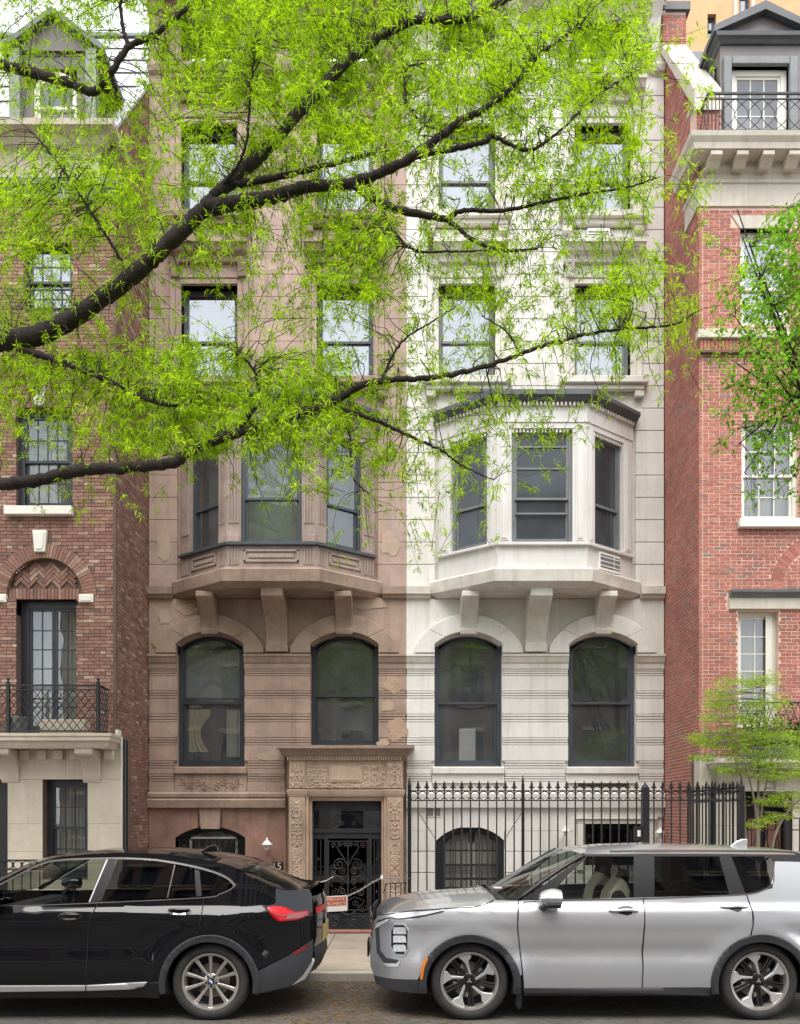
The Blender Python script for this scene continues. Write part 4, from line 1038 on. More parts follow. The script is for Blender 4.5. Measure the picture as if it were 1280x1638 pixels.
    MB(frame(0, DL)).side([(.03, zr0+.08), (.03, zr0+.16), (pb_, zr1+.18), (pb_, zr1+.1)], XS-.19, XS+.03).build('coping', M['slate'], bld)
    # dormer
    cu = x_(86); dm = M['dormer_dark']; z0, ze, zp = zr0, 16.62, 17.25; hw_ = .78
    zw0, zw1 = zr0+.05, 16.3
    wa, wb = cu-.42, cu+.42
    wall(bld, fr, cu-hw_+.1, cu+hw_-.1, z0, ze, [(wa, wb, zw0, zw1+.02)], -1.6, -.06, M['dormer_dark'], 'dormer')
    MB(fr).side([(-.05, ze-.06), (-.05, ze), (-2.4, ze), (-2.4, ze-.06)], cu-hw_, cu+hw_).build('dormer_ceiling', dm, bld)
    MB(fr).prism([(cu-hw_-.1, ze), (cu+hw_+.1, ze), (cu, zp)], -2.4, .0).build('dormer_gable', dm, bld)
    for s in (-1, 1):
        MB(fr).prism([(cu+s*(hw_+.2), ze-.09), (cu+s*(hw_+.2), ze+.03), (cu, zp+.12), (cu, zp+.0)], -2.4, .12).build('dormer_roof', M['lead'], bld)
        MB(fr).box(cu+s*(hw_-.05)-.1, cu+s*(hw_-.05)+.1, -.1, .06, z0, ze).build('dormer_pilaster', M['frame_grey'], bld)
    wn = window(bld, fr, wa, wb, zw0, zw1, rec=.1, rise=.40, fw=.05, fm=M['frame_white'], gm=M['glass_low'], meet=.46, gl=(3, 2), depth=.5)
    g = MB(fr)
    for q in (-.14, .14):
        g.box(cu+q-.012, cu+q+.012, -.13, -.11, zw0+.65, zw1-.35)
    for q in (-.28, 0, .28):
        g.tube([(cu+q+.16*math.cos(R(t)), -.12, zw1-.42+.28*math.sin(R(t))) for t in range(0, 181, 20)], .01, 4)
    g.build('gothic_muntins', M['frame_dark'], wn)
    room(fr, wa, wb, zw0, zw1, -.25, wn, .4, M['blind'])
    return bld
left_brick = left_house()
# low ring fence before the left house
def ring_fence():
    y = 13.9; fr = frame(0, y); x_ = lambda px: X(px, y); z_ = lambda py: Z(py, y)
    r = empty('low_fence', (-7.5, y, 0), 'low black railing with a row of rings before the left house', 'fence')
    zt, u0, u1 = z_(1375), -9.5, x_(78)
    for z in (zt, zt-.15, .35): MB(fr).box(u0, u1, -.015, .015, z-.025, z).build('rail', M['iron'], r)
    n = 26; st = (u1-u0)/n
    t = MB(fr).tube([(u0+.5*st+.062*math.cos(R(a)), 0, zt-.088+.062*math.sin(R(a))) for a in range(0, 361, 24)], .008, 4).build('ring', M['iron'], r)
    b = MB(fr).tube([(u0, 0, .0), (u0, 0, zt)], .01, 5).build('bar', M['iron'], r)
    for i in range(1, n):
        c = t.copy(); COL.objects.link(c); c.location.x += i*st
        c = b.copy(); COL.objects.link(c); c.location.x += i*st
ring_fence()

# ------------------------------------------------------------------ bright red brick house on the right
def right_house():
    XS = 5.735; D = DL
    bld = empty('brick_house', (8.5, DL, 0), 'bright red brick house with pink mortar, white windows and pedimented dormer', 'house')
    fr = frame(0, D); x_ = lambda px: X(px, D); z_ = lambda py: Z(py, D)
    bm, mm, st = M['brick_right'], M['mortar_pink'], M['lime2']
    U1 = 10.8
    w4 = (x_(1184), x_(1264), z_(520), z_(366)); w3 = (x_(1186), x_(1278), z_(832), z_(672)); w2 = (x_(1181), x_(1246), z_(1165), z_(978))
    zt = z_(331); zb = 3.1; zbelt0, zbelt1 = z_(563), z_(530)
    acx, acz = x_(1328), z_(947)
    ops = [w4, w3, w2]
    wall(bld, fr, XS+.012, U1, zb, zt, ops, -.4, -.004, mm)
    lint = [(x_(1163), x_(1420), z_(976), z_(946)), (x_(1172), x_(1276), z_(366), z_(345))]
    def hole(u, z):
        return inrect(ops)(u, z) or inrect(lint)(u, z) or zbelt0 < z < zbelt1 or (z > acz and .92 < math.hypot(u-acx, z-acz) < 1.17)
    bricks(bld, fr, XS+.085, U1, zb, zt, hole, bm, part_n=215, seed=15, view=inframe, H_=.055, J=.013)
    bricks(bld, fr, XS+.0, XS+.07, zb, zt, lambda u, z: zbelt0 < z < zbelt1, bm, part_n=0, seed=17, H_=.055, J=.013)
    arch_ring(bld, fr, acx, acz, .925, 1.165, 180, 60, 34, -.03, .0, bm)
    frs = frame(XS, DF, R(-90))        # faces -x: u runs towards the street
    ln = DF-DL
    MB(frs).box(-.9, ln-.02, -.4, -.004, -.8, 15.3).build('side_wall', mm, bld)
    par = lambda u: 18.45-(18.45-15.5)*max(0, u)/ln
    bricks(bld, frs, -.4, ln-.0, -.02, 18.3, lambda u, z: z > par(u)-.02, bm, part_n=0, seed=16, H_=.055, J=.013)
    MB(frs).prism([(-.9, 15.2), (ln-.01, 15.2), (ln-.01, par(ln)), (0, par(0)), (-.9, par(0))], -.4, -.004).build('parapet', mm, bld)
    MB(frs).prism([(-.0, par(0)+.02), (ln+.05, par(ln)-.06), (ln+.05, par(ln)+.35), (.1, par(0)+.1)], -.42, .10).build('sloping_coping', st, bld, bevel=.01)
    pier = MB(frs).box(-.5, .1, -.42, .08, 18.4, 19.25).build('chimney', mm, bld)
    bricks(pier, frame(XS-.075, DF-.105), 0, .5, 18.45, 19.22, lambda u, z: False, bm, seed=18); bricks(pier, frame(XS-.083, DF+.5, R(-90)), 0, .6, 18.45, 19.22, lambda u, z: False, bm, seed=19)
    MB(frs).box(-.6, .17, -.5, .14, 19.25, 19.42).build('chimney_cap', M['lead'], pier)
    # belt: stone string with soldier bricks below
    MB(fr).box(XS-.05, U1, -.05, .10, zbelt1-.17, zbelt1).build('string_course', st, bld, bevel=.012)
    soldier(bld, fr, XS+.01, min(U1, 9.2), zbelt0, zbelt1-.18, bm, -.03, .05)
    MB(fr).box(XS-.04, U1, -.03, .075, zbelt0-.045, zbelt0-.005).build('drip_course', M['mortar_dark'], bld)
    # lintels, sills
    MB(fr).prism([(x_(1184), z_(366)), (x_(1264), z_(366)), (x_(1276), z_(345)), (x_(1170), z_(345))], -.3, .02).build('lintel', st, bld, bevel=.006)
    MB(fr).box(x_(1180), x_(1284), -.3, .12, z_(846), z_(832)).build('sill', M['frame_white'], bld, bevel=.012)
    MB(fr).box(x_(1166), U1, -.3, .05, z_(975), z_(956)).build('lintel', st, bld, bevel=.006)
    MB(fr).sweep([(x_(1166), 0.04), (U1, .04)], [(-.1, z_(957)), (.03, z_(957)), (.06, z_(953)), (.12, z_(950)), (.13, z_(946)), (-.1, z_(945))]).build('lintel_cap', M['frame_grey'], bld)
    # windows
    wn = window(bld, fr, *w4, rec=.12, fw=.08, fm=M['frame_white'], gm=M['glass'], meet=.42, gu=(3, 1), gl=(3, 2), depth=.5)
    MB(fr).box(w4[0], w4[1], -.6, -.58, w4[2]+.8, w4[3]).build('window_shade', M['blind'], wn)
    wn = window(bld, fr, *w3, rec=.10, fw=.07, fm=M['frame_white'], gm=M['glass_low'], meet=.47, gu=(3, 2), gl=(3, 2), depth=.6)
    for i in range(3): drape(fr, w3[0]+.08+i*.34, w3[0]+.36+i*.34, w3[2], w3[3], -.33, M['blind'], wn, 4, .02)
    wn = window(bld, fr, w2[0]+.0, w2[1]-.0, w2[2], w2[3]-.0, rec=.14, fw=.07, fm=M['frame_white'], gm=M['glass_low'], meet=None, gu=(2, 6), depth=.6)
    MB(fr).box(w2[1]-.2, w2[1]-.07, -.13, -.12, w2[2], w2[3]-.07).build('casement_edge', M['frame_white'], wn)
    drape(fr, w2[0]+.05, w2[1]-.05, w2[2], w2[3], -.38, M['curtain'], wn, 7, .02)
    # ground storey in stone
    frl = frame(0, D-.12); xl = lambda px: X(px, D-.12); zl = lambda py: Z(py, D-.12)
    gd = (xl(1187), xl(1268), -.8, zl(1266))
    wall(bld, frl, XS-.02, U1, -.8, zb, [gd], -.5, -.02, M['mortar_dark'], 'stone_backing')
    blocks(bld, frl, XS-.03, U1, [-.75, -.2, .3, .78, 1.25, 1.75, zl(1266), zb-.02], [gd], M['lime2'], p0=-.3, gap=.004, width=1.0, seed=60)
    for i in range(4): MB(frs).box(ln-.30+(.12 if i % 2 else 0), ln+.1, -.05, .02, .2+i*.62, .78+i*.62).build('quoin', st, bld, bevel=.006)
    do = MB(frl).box(gd[0], gd[1], -.45, -.4, -.75, gd[3]).build('entrance', M['black'], bld)
    for a in (0, 1): MB(frl).box(gd[0]+.1+a*.5, gd[0]+.4+a*.5, -.38, -.36, 1.2, 1.9).build('door_panel', mat('door_red', (.24, .10, .07), .6), do)
    # balcony
    bp = .5; zs = 3.0; D2 = D-bp
    MB(fr).sweep([(X(1145, D2), .0), (X(1145, D2), bp), (U1, bp)], [(-.2, zs-.18), (-.04, zs-.18), (0, zs-.1), (.04, zs-.08), (.04, zs), (-.2, zs)]).build('balcony_slab', st, bld)
    MB(fr).box(X(1145, D2)+.1, U1, 0, bp-.1, zs-.15, zs-.01).build('balcony_floor', st, bld)
    for c in (1168, 1262): 
        u = X(c, D2); MB(fr).side([(0, zs-.7), (.12, zs-.68), (.16, zs-.5), (.34, zs-.28), (.42, zs-.18), (0, zs-.18)], u-.09, u+.09).build('corbel', st, bld, bevel=.01)
    fr2 = frame(0, D2+.08); u0, u1 = X(1180, D2), U1; r0, r1 = zs+.03, Z(1122, D2)
    rl = MB(fr2).box(u0, u1, -.015, .015, r1-.03, r1).box(u0, u1, -.012, .012, r0+.02, r0+.045).build('balcony_railing', M['iron'], bld)
    def fancy(fl, a, b, z0, z1, n, parent, par_m=M['iron']):
        """bowed bars crossing in pairs"""
        st_ = (b-a)/n
        for i in range(n):
            for s in (1, -1):
                c = a+(i+.5)*st_
                MB(fl).tube([(c-s*st_*.5+s*st_*1.0*math.sin(R(180*t/8)), .005*s, z0+(z1-z0)*t/8) for t in range(9)], .0075, 4).build('bowed_bar', par_m, parent)
    fancy(fr2, u0, X(1330, D2), r0+.04, r1-.03, 12, rl)
    fr3 = frame(u0, D2+.08, R(-90)); MB(fr3).box(-bp+.1, 0, -.015, .015, r1-.03, r1).build('rail', M['iron'], rl)
    # frieze, modillion cornice
    pz = [(U1, 0), (XS, 0), (XS, -.75)][::-1]
    path = [(XS, -.75), (XS, 0), (U1, 0)]
    MB(fr).sweep(path, [(-.35, zt), (.03, zt), (.03, zt+.04), (.02, zt+.05), (.02, zt+.42), (.05, zt+.44), (.06, zt+.5), (-.35, zt+.52)]).build('frieze', st, bld)
    path = [(XS+.19, -.75), (XS+.19, 0), (U1, 0)]
    MB(fr).sweep(path, [(-.35, zt+.52), (.04, zt+.52), (.05, zt+.6), (.10, zt+.66), (.10, zt+.78), (.42, zt+.80), (.44, zt+.9), (.5, zt+.98), (.52, zt+1.06), (-.35, zt+1.1)]).build('cornice', st, bld)
    for i in range(9):
        u = XS+.2+i*.49; MB(fr).side([(.08, zt+.6), (.2, zt+.58), (.3, zt+.66), (.4, zt+.7), (.4, zt+.79), (.08, zt+.79)], u-.11, u+.11).build('modillion', st, bld, bevel=.01)
    # roof terrace railing
    rz = zt+1.1; D3 = D-.4; fr4 = frame(0, D3); u0 = X(1133, D3)
    z1 = Z(148, D3)
    rl = MB(fr4).box(u0, U1, -.018, .018, z1-.035, z1).box(u0, U1, -.012, .012, z1-.13, z1-.11).box(u0, U1, -.012, .012, rz+.03, rz+.055).build('terrace_railing', M['iron'], bld)
    fancy(fr4, u0+.25, u0+3.25, rz+.05, z1-.12, 12, rl)
    for i in range(4): MB(fr4).tube([(u0+i*.07, 0, rz), (u0+i*.07, 0, z1)], .01, 5).build('bar', M['iron'], rl)
    fr5 = frame(u0, D3, R(-90))
    MB(fr5).box(-.75, 0, -.018, .018, z1-.035, z1).build('rail', M['iron'], rl); MB(fr5).box(-.75, 0, -.012, .012, rz+.03, rz+.055).build('rail', M['iron'], rl)
    fancy(fr5, -.75, 0, rz+.05, z1-.04, 4, rl)
    MB(fr).box(XS-.03, XS+.42, -.4, .0, rz, rz+.95).build('parapet_pier', mm, bld)
    bricks(bld, frame(0, D-.006), XS-.03, XS+.42, rz, rz+.9, lambda u, z: False, bm, seed=21)
    MB(fr).box(XS-.08, XS+.47, -.45, .06, rz+.95, rz+1.05).build('pier_cap', st, bld, bevel=.01)
    # dormer
    fd = frame(0, D+.15); dm = M['dormer_metal']; xd = lambda px: X(px, D+.15); zd = lambda py: Z(py, D+.15)
    cu = xd(1221); hw_ = cu-xd(1153); ze = zd(66)
    wa, wb = xd(1170), xd(1262); zw0, zw1 = rz, zd(105)
    wall(bld, fd, cu-hw_, cu+hw_, rz-.1, ze, [(wa, wb, zw0, zw1)], -2.2, -.02, dm, 'dormer')
    t = MB(fd)
    for q in ((wa-.16, wa, zw0, zw1+.16), (wb, wb+.16, zw0, zw1+.16), (wa, wb, zw1, zw1+.16)): t.box(q[0], q[1], -.2, .05, q[2], q[3])
    t.build('dormer_architrave', M['frame_grey'], bld, bevel=.015)
    MB(fd).sweep([(cu-hw_, -1.6), (cu-hw_, 0), (cu+hw_, 0)], [(-.2, ze-.08), (.02, ze-.06), (.06, ze), (.12, ze+.02), (.13, ze+.09), (-.2, ze+.1)]).build('dormer_cornice', M['lead'], bld)
    zp = zd(14)
    MB(fd).prism([(cu-hw_-.1, ze+.1), (cu+hw_+.1, ze+.1), (cu, zp-.1)], -2.4, -.02).build('pediment', dm, bld)
    for s in (-1, 1): MB(fd).prism([(cu+s*(hw_+.17), ze+.08), (cu+s*(hw_+.17), ze+.2), (cu, zp+.05), (cu, zp-.12)], -2.4, .13).build('dormer_roof', M['lead'], bld)
    MB(fd).prism([(cu-hw_-.42, rz-.3), (cu-hw_-.02, ze+.0), (cu-hw_-.02, rz-.3)], -2.3, -.4).build('roof_slope', M['lead'], bld)
    wn = window(bld, fd, wa, wb, zw0, zw1, rec=.1, fw=.11, fm=M['frame_white'], gm=M['glass_low'], meet=None, gu=(3, 2), depth=.5)
    MB(fd).box(wa, wb, -.5, -.48, zw0+.5, zw1).build('window_shade', M['blind'], wn)
    MB(fr).side([(-.3, rz-.05), (-2.0, 18.4), (-4.5, 18.4), (-4.5, rz-.05)], XS+.42, U1).build('mansard', M['lead'], bld)
    return bld
right_brick = right_house()

# ------------------------------------------------------------------ tall tan apartment block behind, and the row across the street
def tower():
    D = 31; fr = frame(0, D); bld = empty('apartment_block', (16, D, 0), 'tall tan brick apartment block behind the pedimented dormer', 'building')
    x_ = lambda px: X(px, D); z_ = lambda py: Z(py, D)
    ops = [(x_(1183), x_(1200), z_(62), z_(-14)), (x_(1132), x_(1146), z_(60), z_(22)), (x_(1078), x_(1092), z_(90), z_(30))]
    ops += [(q, q+1.1, z, z+1.7) for q in (14.6, 17.5) for z in (34, 37.5, 41)]
    wall(bld, fr, 9.3, 26, -1, 46, ops, -.5, 0, M['tower_brick'])
    MB(fr).box(9.3, 26, -14, -.5, 45, 46).build('roof', M['lead'], bld); MB(fr).box(9.3, 9.7, -14, -.5, -1, 45).build('side_wall', M['tower_brick'], bld)
    for o in ops: window(bld, fr, *o, rec=.15, fw=.06, fm=M['frame_dark'], gm=M['glass'], meet=.5, depth=.5)
    for a in (x_(1176), x_(1204)): MB(fr).box(a-.06, a+.06, 0, .06, 28, 46).build('pilaster_strip', M['lime2'], bld)
tower()
def opposite():  # unseen row behind the camera, added for reflections in glass and car paint
    y = -9.5
    cols = [(.17, .12, .10), (.26, .22, .19), (.34, .32, .30), (.22, .18, .16), (.18, .15, .14)]
    labs = ['dark red brick house across the street, mirrored in the black car', 'brownstone house across the street, mirrored in the brown parlour windows',
            'grey stone house across the street, mirrored in the white parlour windows', 'brick house across the street, mirrored in the silver car doors', 'dark brick house across the street, mirrored in the silver car rear window']
    for i in range(5):
        x0 = -17+i*6.6; h = [19, 18, 19.5, 18.5, 19][i]
        bld = empty('brick_house' if i in (0, 3, 4) else 'row_house', (x0+3.3, y, 0), labs[i], 'house')
        fr = frame(x0+6.6, y, math.pi)
        m = mat('opposite_wall', cols[i], .9, var=.15)
        ops = [(a, a+1.2, z, z+2.0) for a in (.6, 2.7, 4.8) for z in (1.0, 4.6, 8.2, 11.4, 14) if z+2 < h]
        wall(bld, fr, 0, 6.59, 0, h, ops, -.4, 0, m)
        MB(fr).box(0, 6.59, -8, -.4, 0, h-.4).build('core', M['black'], bld)
        for o in ops: MB(fr).box(o[0], o[1], -.3, -.25, o[2], o[3]).build('window', M['frame_slate'], bld); MB(fr).box(o[0]-.1, o[1]+.1, -.1, .12, o[2]-.2, o[2]-.02).build('sill', M['lime'], bld); MB(fr).box(o[0]-.1, o[1]+.1, -.05, .1, o[3]+.02, o[3]+.25).build('lintel', M['lime'], bld)
        MB(fr).sweep([(0, 0), (6.59, 0)], [(0, h-.4), (.3, h-.3), (.6, h), (.6, h+.2), (0, h+.3)]).build('cornice', m, bld)
opposite()
# ------------------------------------------------------------------ tall spiked iron fence
def text_mesh(body, size, fr, u, p, z, m, parent, name='lettering', squash=1, align='CENTER', ext=.002):
    c = bpy.data.curves.new(name, 'FONT'); c.body = body; c.size = size; c.align_x = align; c.align_y = 'CENTER'; c.extrude = ext; c.resolution_u = 3
    t = bpy.data.objects.new(name, c); COL.objects.link(t); bpy.context.view_layer.update()
    dg = bpy.context.evaluated_depsgraph_get(); me = bpy.data.meshes.new_from_object(t.evaluated_get(dg)); bpy.data.objects.remove(t); bpy.data.curves.remove(c)
    for v in me.vertices: v.co = Vector(fr(u+v.co.x*squash, p+v.co.z, z+v.co.y))
    me.materials.clear(); me.materials.append(m)
    o = bpy.data.objects.new(name, me); COL.objects.link(o); attach(o, parent); return o
def tall_fence():
    y = DFN; fr = frame(0, y); x_ = lambda px: X(px, y); z_ = lambda py: Z(py, y)
    r = empty('iron_fence', (2.9, y, .1), 'tall black iron fence with spear tops and rings before the white house', 'fence')
    iron = M['iron']; u0, u1 = x_(655), x_(1186); zt = z_(1250)
    zr1, zr0 = z_(1266), z_(1280); rr = (zr1-zr0)/2
    def run_(fl, a, b, nbar, posts):
        for z in (zr1+.012, zr0-.002, .32): MB(fl).box(a, b, -.012, .012, z-.012, z+.006).build('rail', iron, r)
        st = (b-a)/nbar; bar0 = None; ring0 = None
        o0 = Vector(fl(a, 0, 0)); dv = Vector(fl(a+st, 0, 0))-o0
        for i in range(nbar+1):
            if i in posts: continue
            if bar0 is None:
                bar0 = MB(fl).tube([(a+i*st, 0, .12), (a+i*st, 0, zt-.14)], .0125, 6).build('bar', iron, r)
                fin0 = MB(fl).lathe([(.012, -.16), (.02, -.15), (.012, -.13), (.014, -.12), (.045, -.1), (.04, -.085), (.018, -.075), (.022, -.05), (.014, -.02), (.001, .015)], (a+i*st, 0, zt), 6).build('spear_finial', iron, bar0); bi = i
            else:
                c = bar0.copy(); COL.objects.link(c); c.location = dv*(i-bi); f = fin0.copy(); COL.objects.link(f); f.parent = c; f.location = (0, 0, 0)
        for i in range(nbar):
            if ring0 is None: ring0 = MB(fl).tube([(a+.5*st+rr*.98*math.cos(R(q)), 0, (zr0+zr1)/2+rr*.98*math.sin(R(q))) for q in range(0, 361, 20)], .0085, 5).build('ring', iron, r)
            else:
                c = ring0.copy(); COL.objects.link(c); c.location = dv*i
    def post(fl, u, hw, top, spike=.16):
        MB(fl).box(u-hw, u+hw, -hw, hw, -.2, top).lathe([(hw*1.1, 0), (hw*.9, .02), (.02, .06), (.001, spike)], (u, 0, top), 8).build('post', iron, r)
    n = 38; st = (u1-u0)/n
    pi = [0, round((x_(834)-u0)/st), round((x_(1030)-u0)/st), round((x_(1036)-u0)/st), n]
    run_(fr, u0, u1, n, set(pi))
    post(fr, u0, .03, zt-.06); post(fr, u0+pi[1]*st, .022, zt-.05); post(fr, u0+pi[2]*st, .055, zt-.1, .1); post(fr, u1, .04, zt-.08)
    fs = frame(u1, y, R(90)); run_(fs, 0, 2.55, 16, {0, 8}); post(fs, 1.28, .03, zt-.05)
    # lock box on the gate post
    lb = MB(fr).box(u0+pi[2]*st-.18, u0+pi[2]*st-.06, -.02, .05, Z(1345, y), Z(1322, y)).build('lock_box', iron, r)
    MB(fr).box(u0+pi[2]*st-.14, u0+pi[2]*st-.09, .05, .058, Z(1338, y), Z(1328, y)).build('key_plate', M['sign_white'], lb)
    return u0
fence_u0 = tall_fence()
def low_gate():
    y = 14.6; fr = frame(0, y); r = empty('low_fence', (6.5, y, 0), 'low black railing with gate under the maple, right house', 'fence')
    u0, u1 = X(1190, y), 8.6; zt = Z(1308, y); iron = M['iron']
    for z in (zt, zt-.2, .3): MB(fr).box(u0, u1, -.015, .015, z-.02, z).build('rail', iron, r)
    n = 20; st = (u1-u0)/n
    b0 = MB(fr).tube([(u0, 0, 0), (u0, 0, zt)], .011, 5).build('bar', iron, r)
    for i in range(1, n+1): c = b0.copy(); COL.objects.link(c); c.location.x = i*st
    for px in (1192, 1259):
        u = X(px, y); MB(fr).box(u-.035, u+.035, -.035, .035, 0, zt+.02).lathe([(.05, 0), (.03, .03), (.035, .06), (.001, .16)], (u, 0, zt+.02), 8).build('post', iron, r)
    g = MB(fr)
    for i in range(4):
        c = X(1200+i*17, y); g.tube([(c-.1, .02, zt-.2), (c+.1, .02, .35)], .01, 4); g.tube([(c+.1, .02, zt-.2), (c-.1, .02, .35)], .01, 4)
    g.build('cross_bars', iron, r)
low_gate()
# ------------------------------------------------------------------ chain, sign and little rail before the door
def chain_and_sign():
    y = DFN-.05; x_ = lambda px: X(px, y); z_ = lambda py: Z(py, y)
    pts = [(x_(505), z_(1434)), (x_(520), z_(1439)), (x_(535), z_(1438)), (x_(555), z_(1434)), (x_(575), z_(1425)), (x_(595), z_(1412)), (x_(611), z_(1404))]
    ch = empty('chain', (x_(560), y, .1), 'pale chain hung across the dark entrance door between two posts', 'chain')
    P = [Vector((u, y, z)) for u, z in pts]; seg = []
    for a, b in zip(P, P[1:]):
        n = max(1, round((b-a).length/.034))
        for i in range(n): seg.append((a+(b-a)*i/n, a+(b-a)*(i+1)/n))
    for i, (a, b) in enumerate(seg):
        t = (b-a).normalized(); m_ = (a+b)/2; s = Vector((0, 1, 0)) if i % 2 else t.cross(Vector((0, 1, 0))).normalized()
        L_ = (b-a).length*.72; mb = MB()
        mb.tube([m_+t*L_*math.cos(R(q))+s*.011*math.sin(R(q)) for q in range(0, 361, 45)], .0052, 5).build('link', M['chain'], ch)
    MB().tube([(fence_u0, y, z_(1405)), ((fence_u0+x_(611))/2, y, z_(1406)), (x_(611), y, z_(1404))], .008, 6).build('wire', M['frame_grey'], ch)
    MB().lathe([(.02, -.03), (.028, -.01), (.02, .02), (.008, .05)], (x_(611), y, z_(1404)), 8).build('clasp', M['white_gloss'], ch)
    MB().lathe([(.02, -.03), (.028, -.01), (.02, .02), (.008, .05)], (x_(505), y, z_(1433)), 8).build('clasp', M['white_gloss'], ch)
    po = MB().tube([(x_(505), y+.02, .1), (x_(505), y+.02, z_(1420))], .022, 8).lathe([(.03, 0), (.03, .02), (.001, .05)], (x_(505), y+.02, z_(1420)), 8).build('chain_post', M['iron'])
    tag(po, 'slim black post holding the chain beside the black car tail', 'post')
    MB().tube([(x_(510), y, z_(1412)), (x_(522), y, z_(1409)), (x_(534), y, z_(1402))], .009, 5).build('loose_end', M['chain'], ch)
    # sign
    fr = frame(0, y-.025); s = MB(fr)
    u0, u1, z0, z1 = x_(519), x_(556), z_(1459), z_(1434)
    fr_t = lambda u, p, z: fr(u, p, z+(u-u0)*.055)
    s = MB(fr_t).box(u0, u1, -.006, 0, z0, z1).build('hanging_sign', M['sign_white'], None, bevel=.004)
    tag(s, 'white and red private property sign hanging on the chain', 'sign')
    MB(fr_t).box(u0+.02, u1-.02, 0, .0025, z0+(z1-z0)*.36, z1-.018).build('red_field', M['sign_red'], s)
    cu = (u0+u1)/2
    wm = mat('sign_letters', (.80, .62, .52), .6)
    h = z1-z0
    text_mesh('PRIVATE', h*.27, fr_t, cu, .003, z1-.018-h*.155, wm, s, squash=1.15); text_mesh('PROPERTY', h*.27, fr_t, cu, .003, z1-.018-h*.43, wm, s, squash=.98)
    for u in (u0+.03, u1-.03): MB(fr_t).tube([(u, .0, z1-.01), (u, .015, z1+.03)], .004, 4).build('hook', M['chain'], s)
    # little rail right of the door
    r = empty('hand_rail', (x_(630), y+.1, .1), 'short thin dark rail between chain and fence end post', 'railing')
    zt = z_(1413)
    MB().tube([(x_(613), y+.1, z_(1430)), (x_(618), y+.1, zt-.02), (fence_u0-.04, y+.1, zt)], .008, 5).build('top_rail', M['iron'], r)
    for i in range(5): u = x_(616)+i*.085; MB().tube([(u, y+.1, .12), (u, y+.1, zt-.01)], .007, 5).build('bar', M['iron'], r)
chain_and_sign()
# ------------------------------------------------------------------ things fixed to the houses
def lantern(px, py, d, label, sc=1.0):
    x, z = X(px, d), Z(py, d)
    r = empty('wall_lamp', (x, d, z), label, 'lamp')
    MB().tube([(x, DF-.0, z-.12*sc), (x, DF-.16*sc, z-.1*sc), (x, d, z+.0)], .014*sc, 6).build('arm', M['brass'], r)
    MB().lathe([(.01, .16*sc), (.018*sc, .15*sc), (.02*sc, .11*sc), (.05*sc, .09*sc), (.115*sc, .02*sc), (.12*sc, 0), (.1*sc, 0)], (x, d, z), 14).build('shade', M['white_gloss'], r, smooth=True)
    MB().lathe([(.03*sc, 0), (.055*sc, -.02*sc), (.055*sc, -.09*sc), (.02*sc, -.12*sc)], (x, d, z), 10).build('globe', M['blind'], r, smooth=True)
    return r
lantern(427, 1352, DF-.22, 'white shaded wall lamp on the brown house above the number 15')
lantern(905, 1330, DF-.22, 'small pale wall lamp left of the low basement window', .8)
lantern(1056, 1333, DF-.22, 'small pale wall lamp at the right corner of the white house', .9)
def number_plate():
    fr = frame(0, DF); u0, u1, z0, z1 = X(433, DF), X(453, DF), Z(1393, DF), Z(1379, DF)
    o = MB(fr).box(u0, u1, .0, .02, z0, z1).build('number_plate', M['iron']); tag(o, 'small black house number plate reading 15', 'sign')
    text_mesh('15', .20, fr, (u0+u1)/2, .021, (z0+z1)/2, M['sign_white'], o, squash=1.1)
number_plate()
mbx = MB(frame(0, DF)).box(X(419, DF), X(437, DF), 0, .09, Z(1392, DF)-.25, Z(1370, DF)).build('letter_box', M['brown_base'], None, bevel=.01)
tag(mbx, 'brown box on the wall below the white shaded lamp', 'box')
def ac_unit(fr, u0, u1, z0, z1, label, p=.0):
    o = MB(fr).box(u0, u1, p-.1, p+.05, z0, z1).build('air_conditioner', M['white_gloss'], None, bevel=.008); tag(o, label, 'air conditioner')
    MB(fr).box(u0+.03, u0+(u1-u0)*.66, p+.045, p+.054, z0+.05, z1-.04).build('grille_back', M['ac_grey'], o)
    for i in range(1, 4): MB(fr).box(u0+.02, u1-.02, p+.05, p+.06, z0+(z1-z0)*i/4-.01, z0+(z1-z0)*i/4+.008).build('louvre', M['white_gloss'], o)
    MB(fr).box(u0+(u1-u0)*.7, u1-.03, p+.05, p+.057, z0+.06, z1-.05).build('control_panel', M['frame_grey'], o)
def bay_frame(x0, k):
    mid, hf, hw, pb = 2.79, .93, 2.10, .90; P = [(mid-hw, 0), (mid-hf, pb), (mid+hf, pb), (mid+hw, 0)]
    (ua, pa), (ub, pb_) = P[k], P[k+1]; return frame(x0+ua, DF-pa, math.atan2(-(pb_-pa), ub-ua)), math.hypot(ub-ua, pb_-pa)
bf, ln = bay_frame(X(650, DF)+.003, 2)
ac_unit(bf, .33, 1.02, 7.07, 7.44, 'white air conditioner in the apron of the white bay')
ac_unit(frame(0, DF), X(938, DF), X(974, DF), Z(388, DF), Z(370, DF), 'white air conditioner high on the white facade', .06)
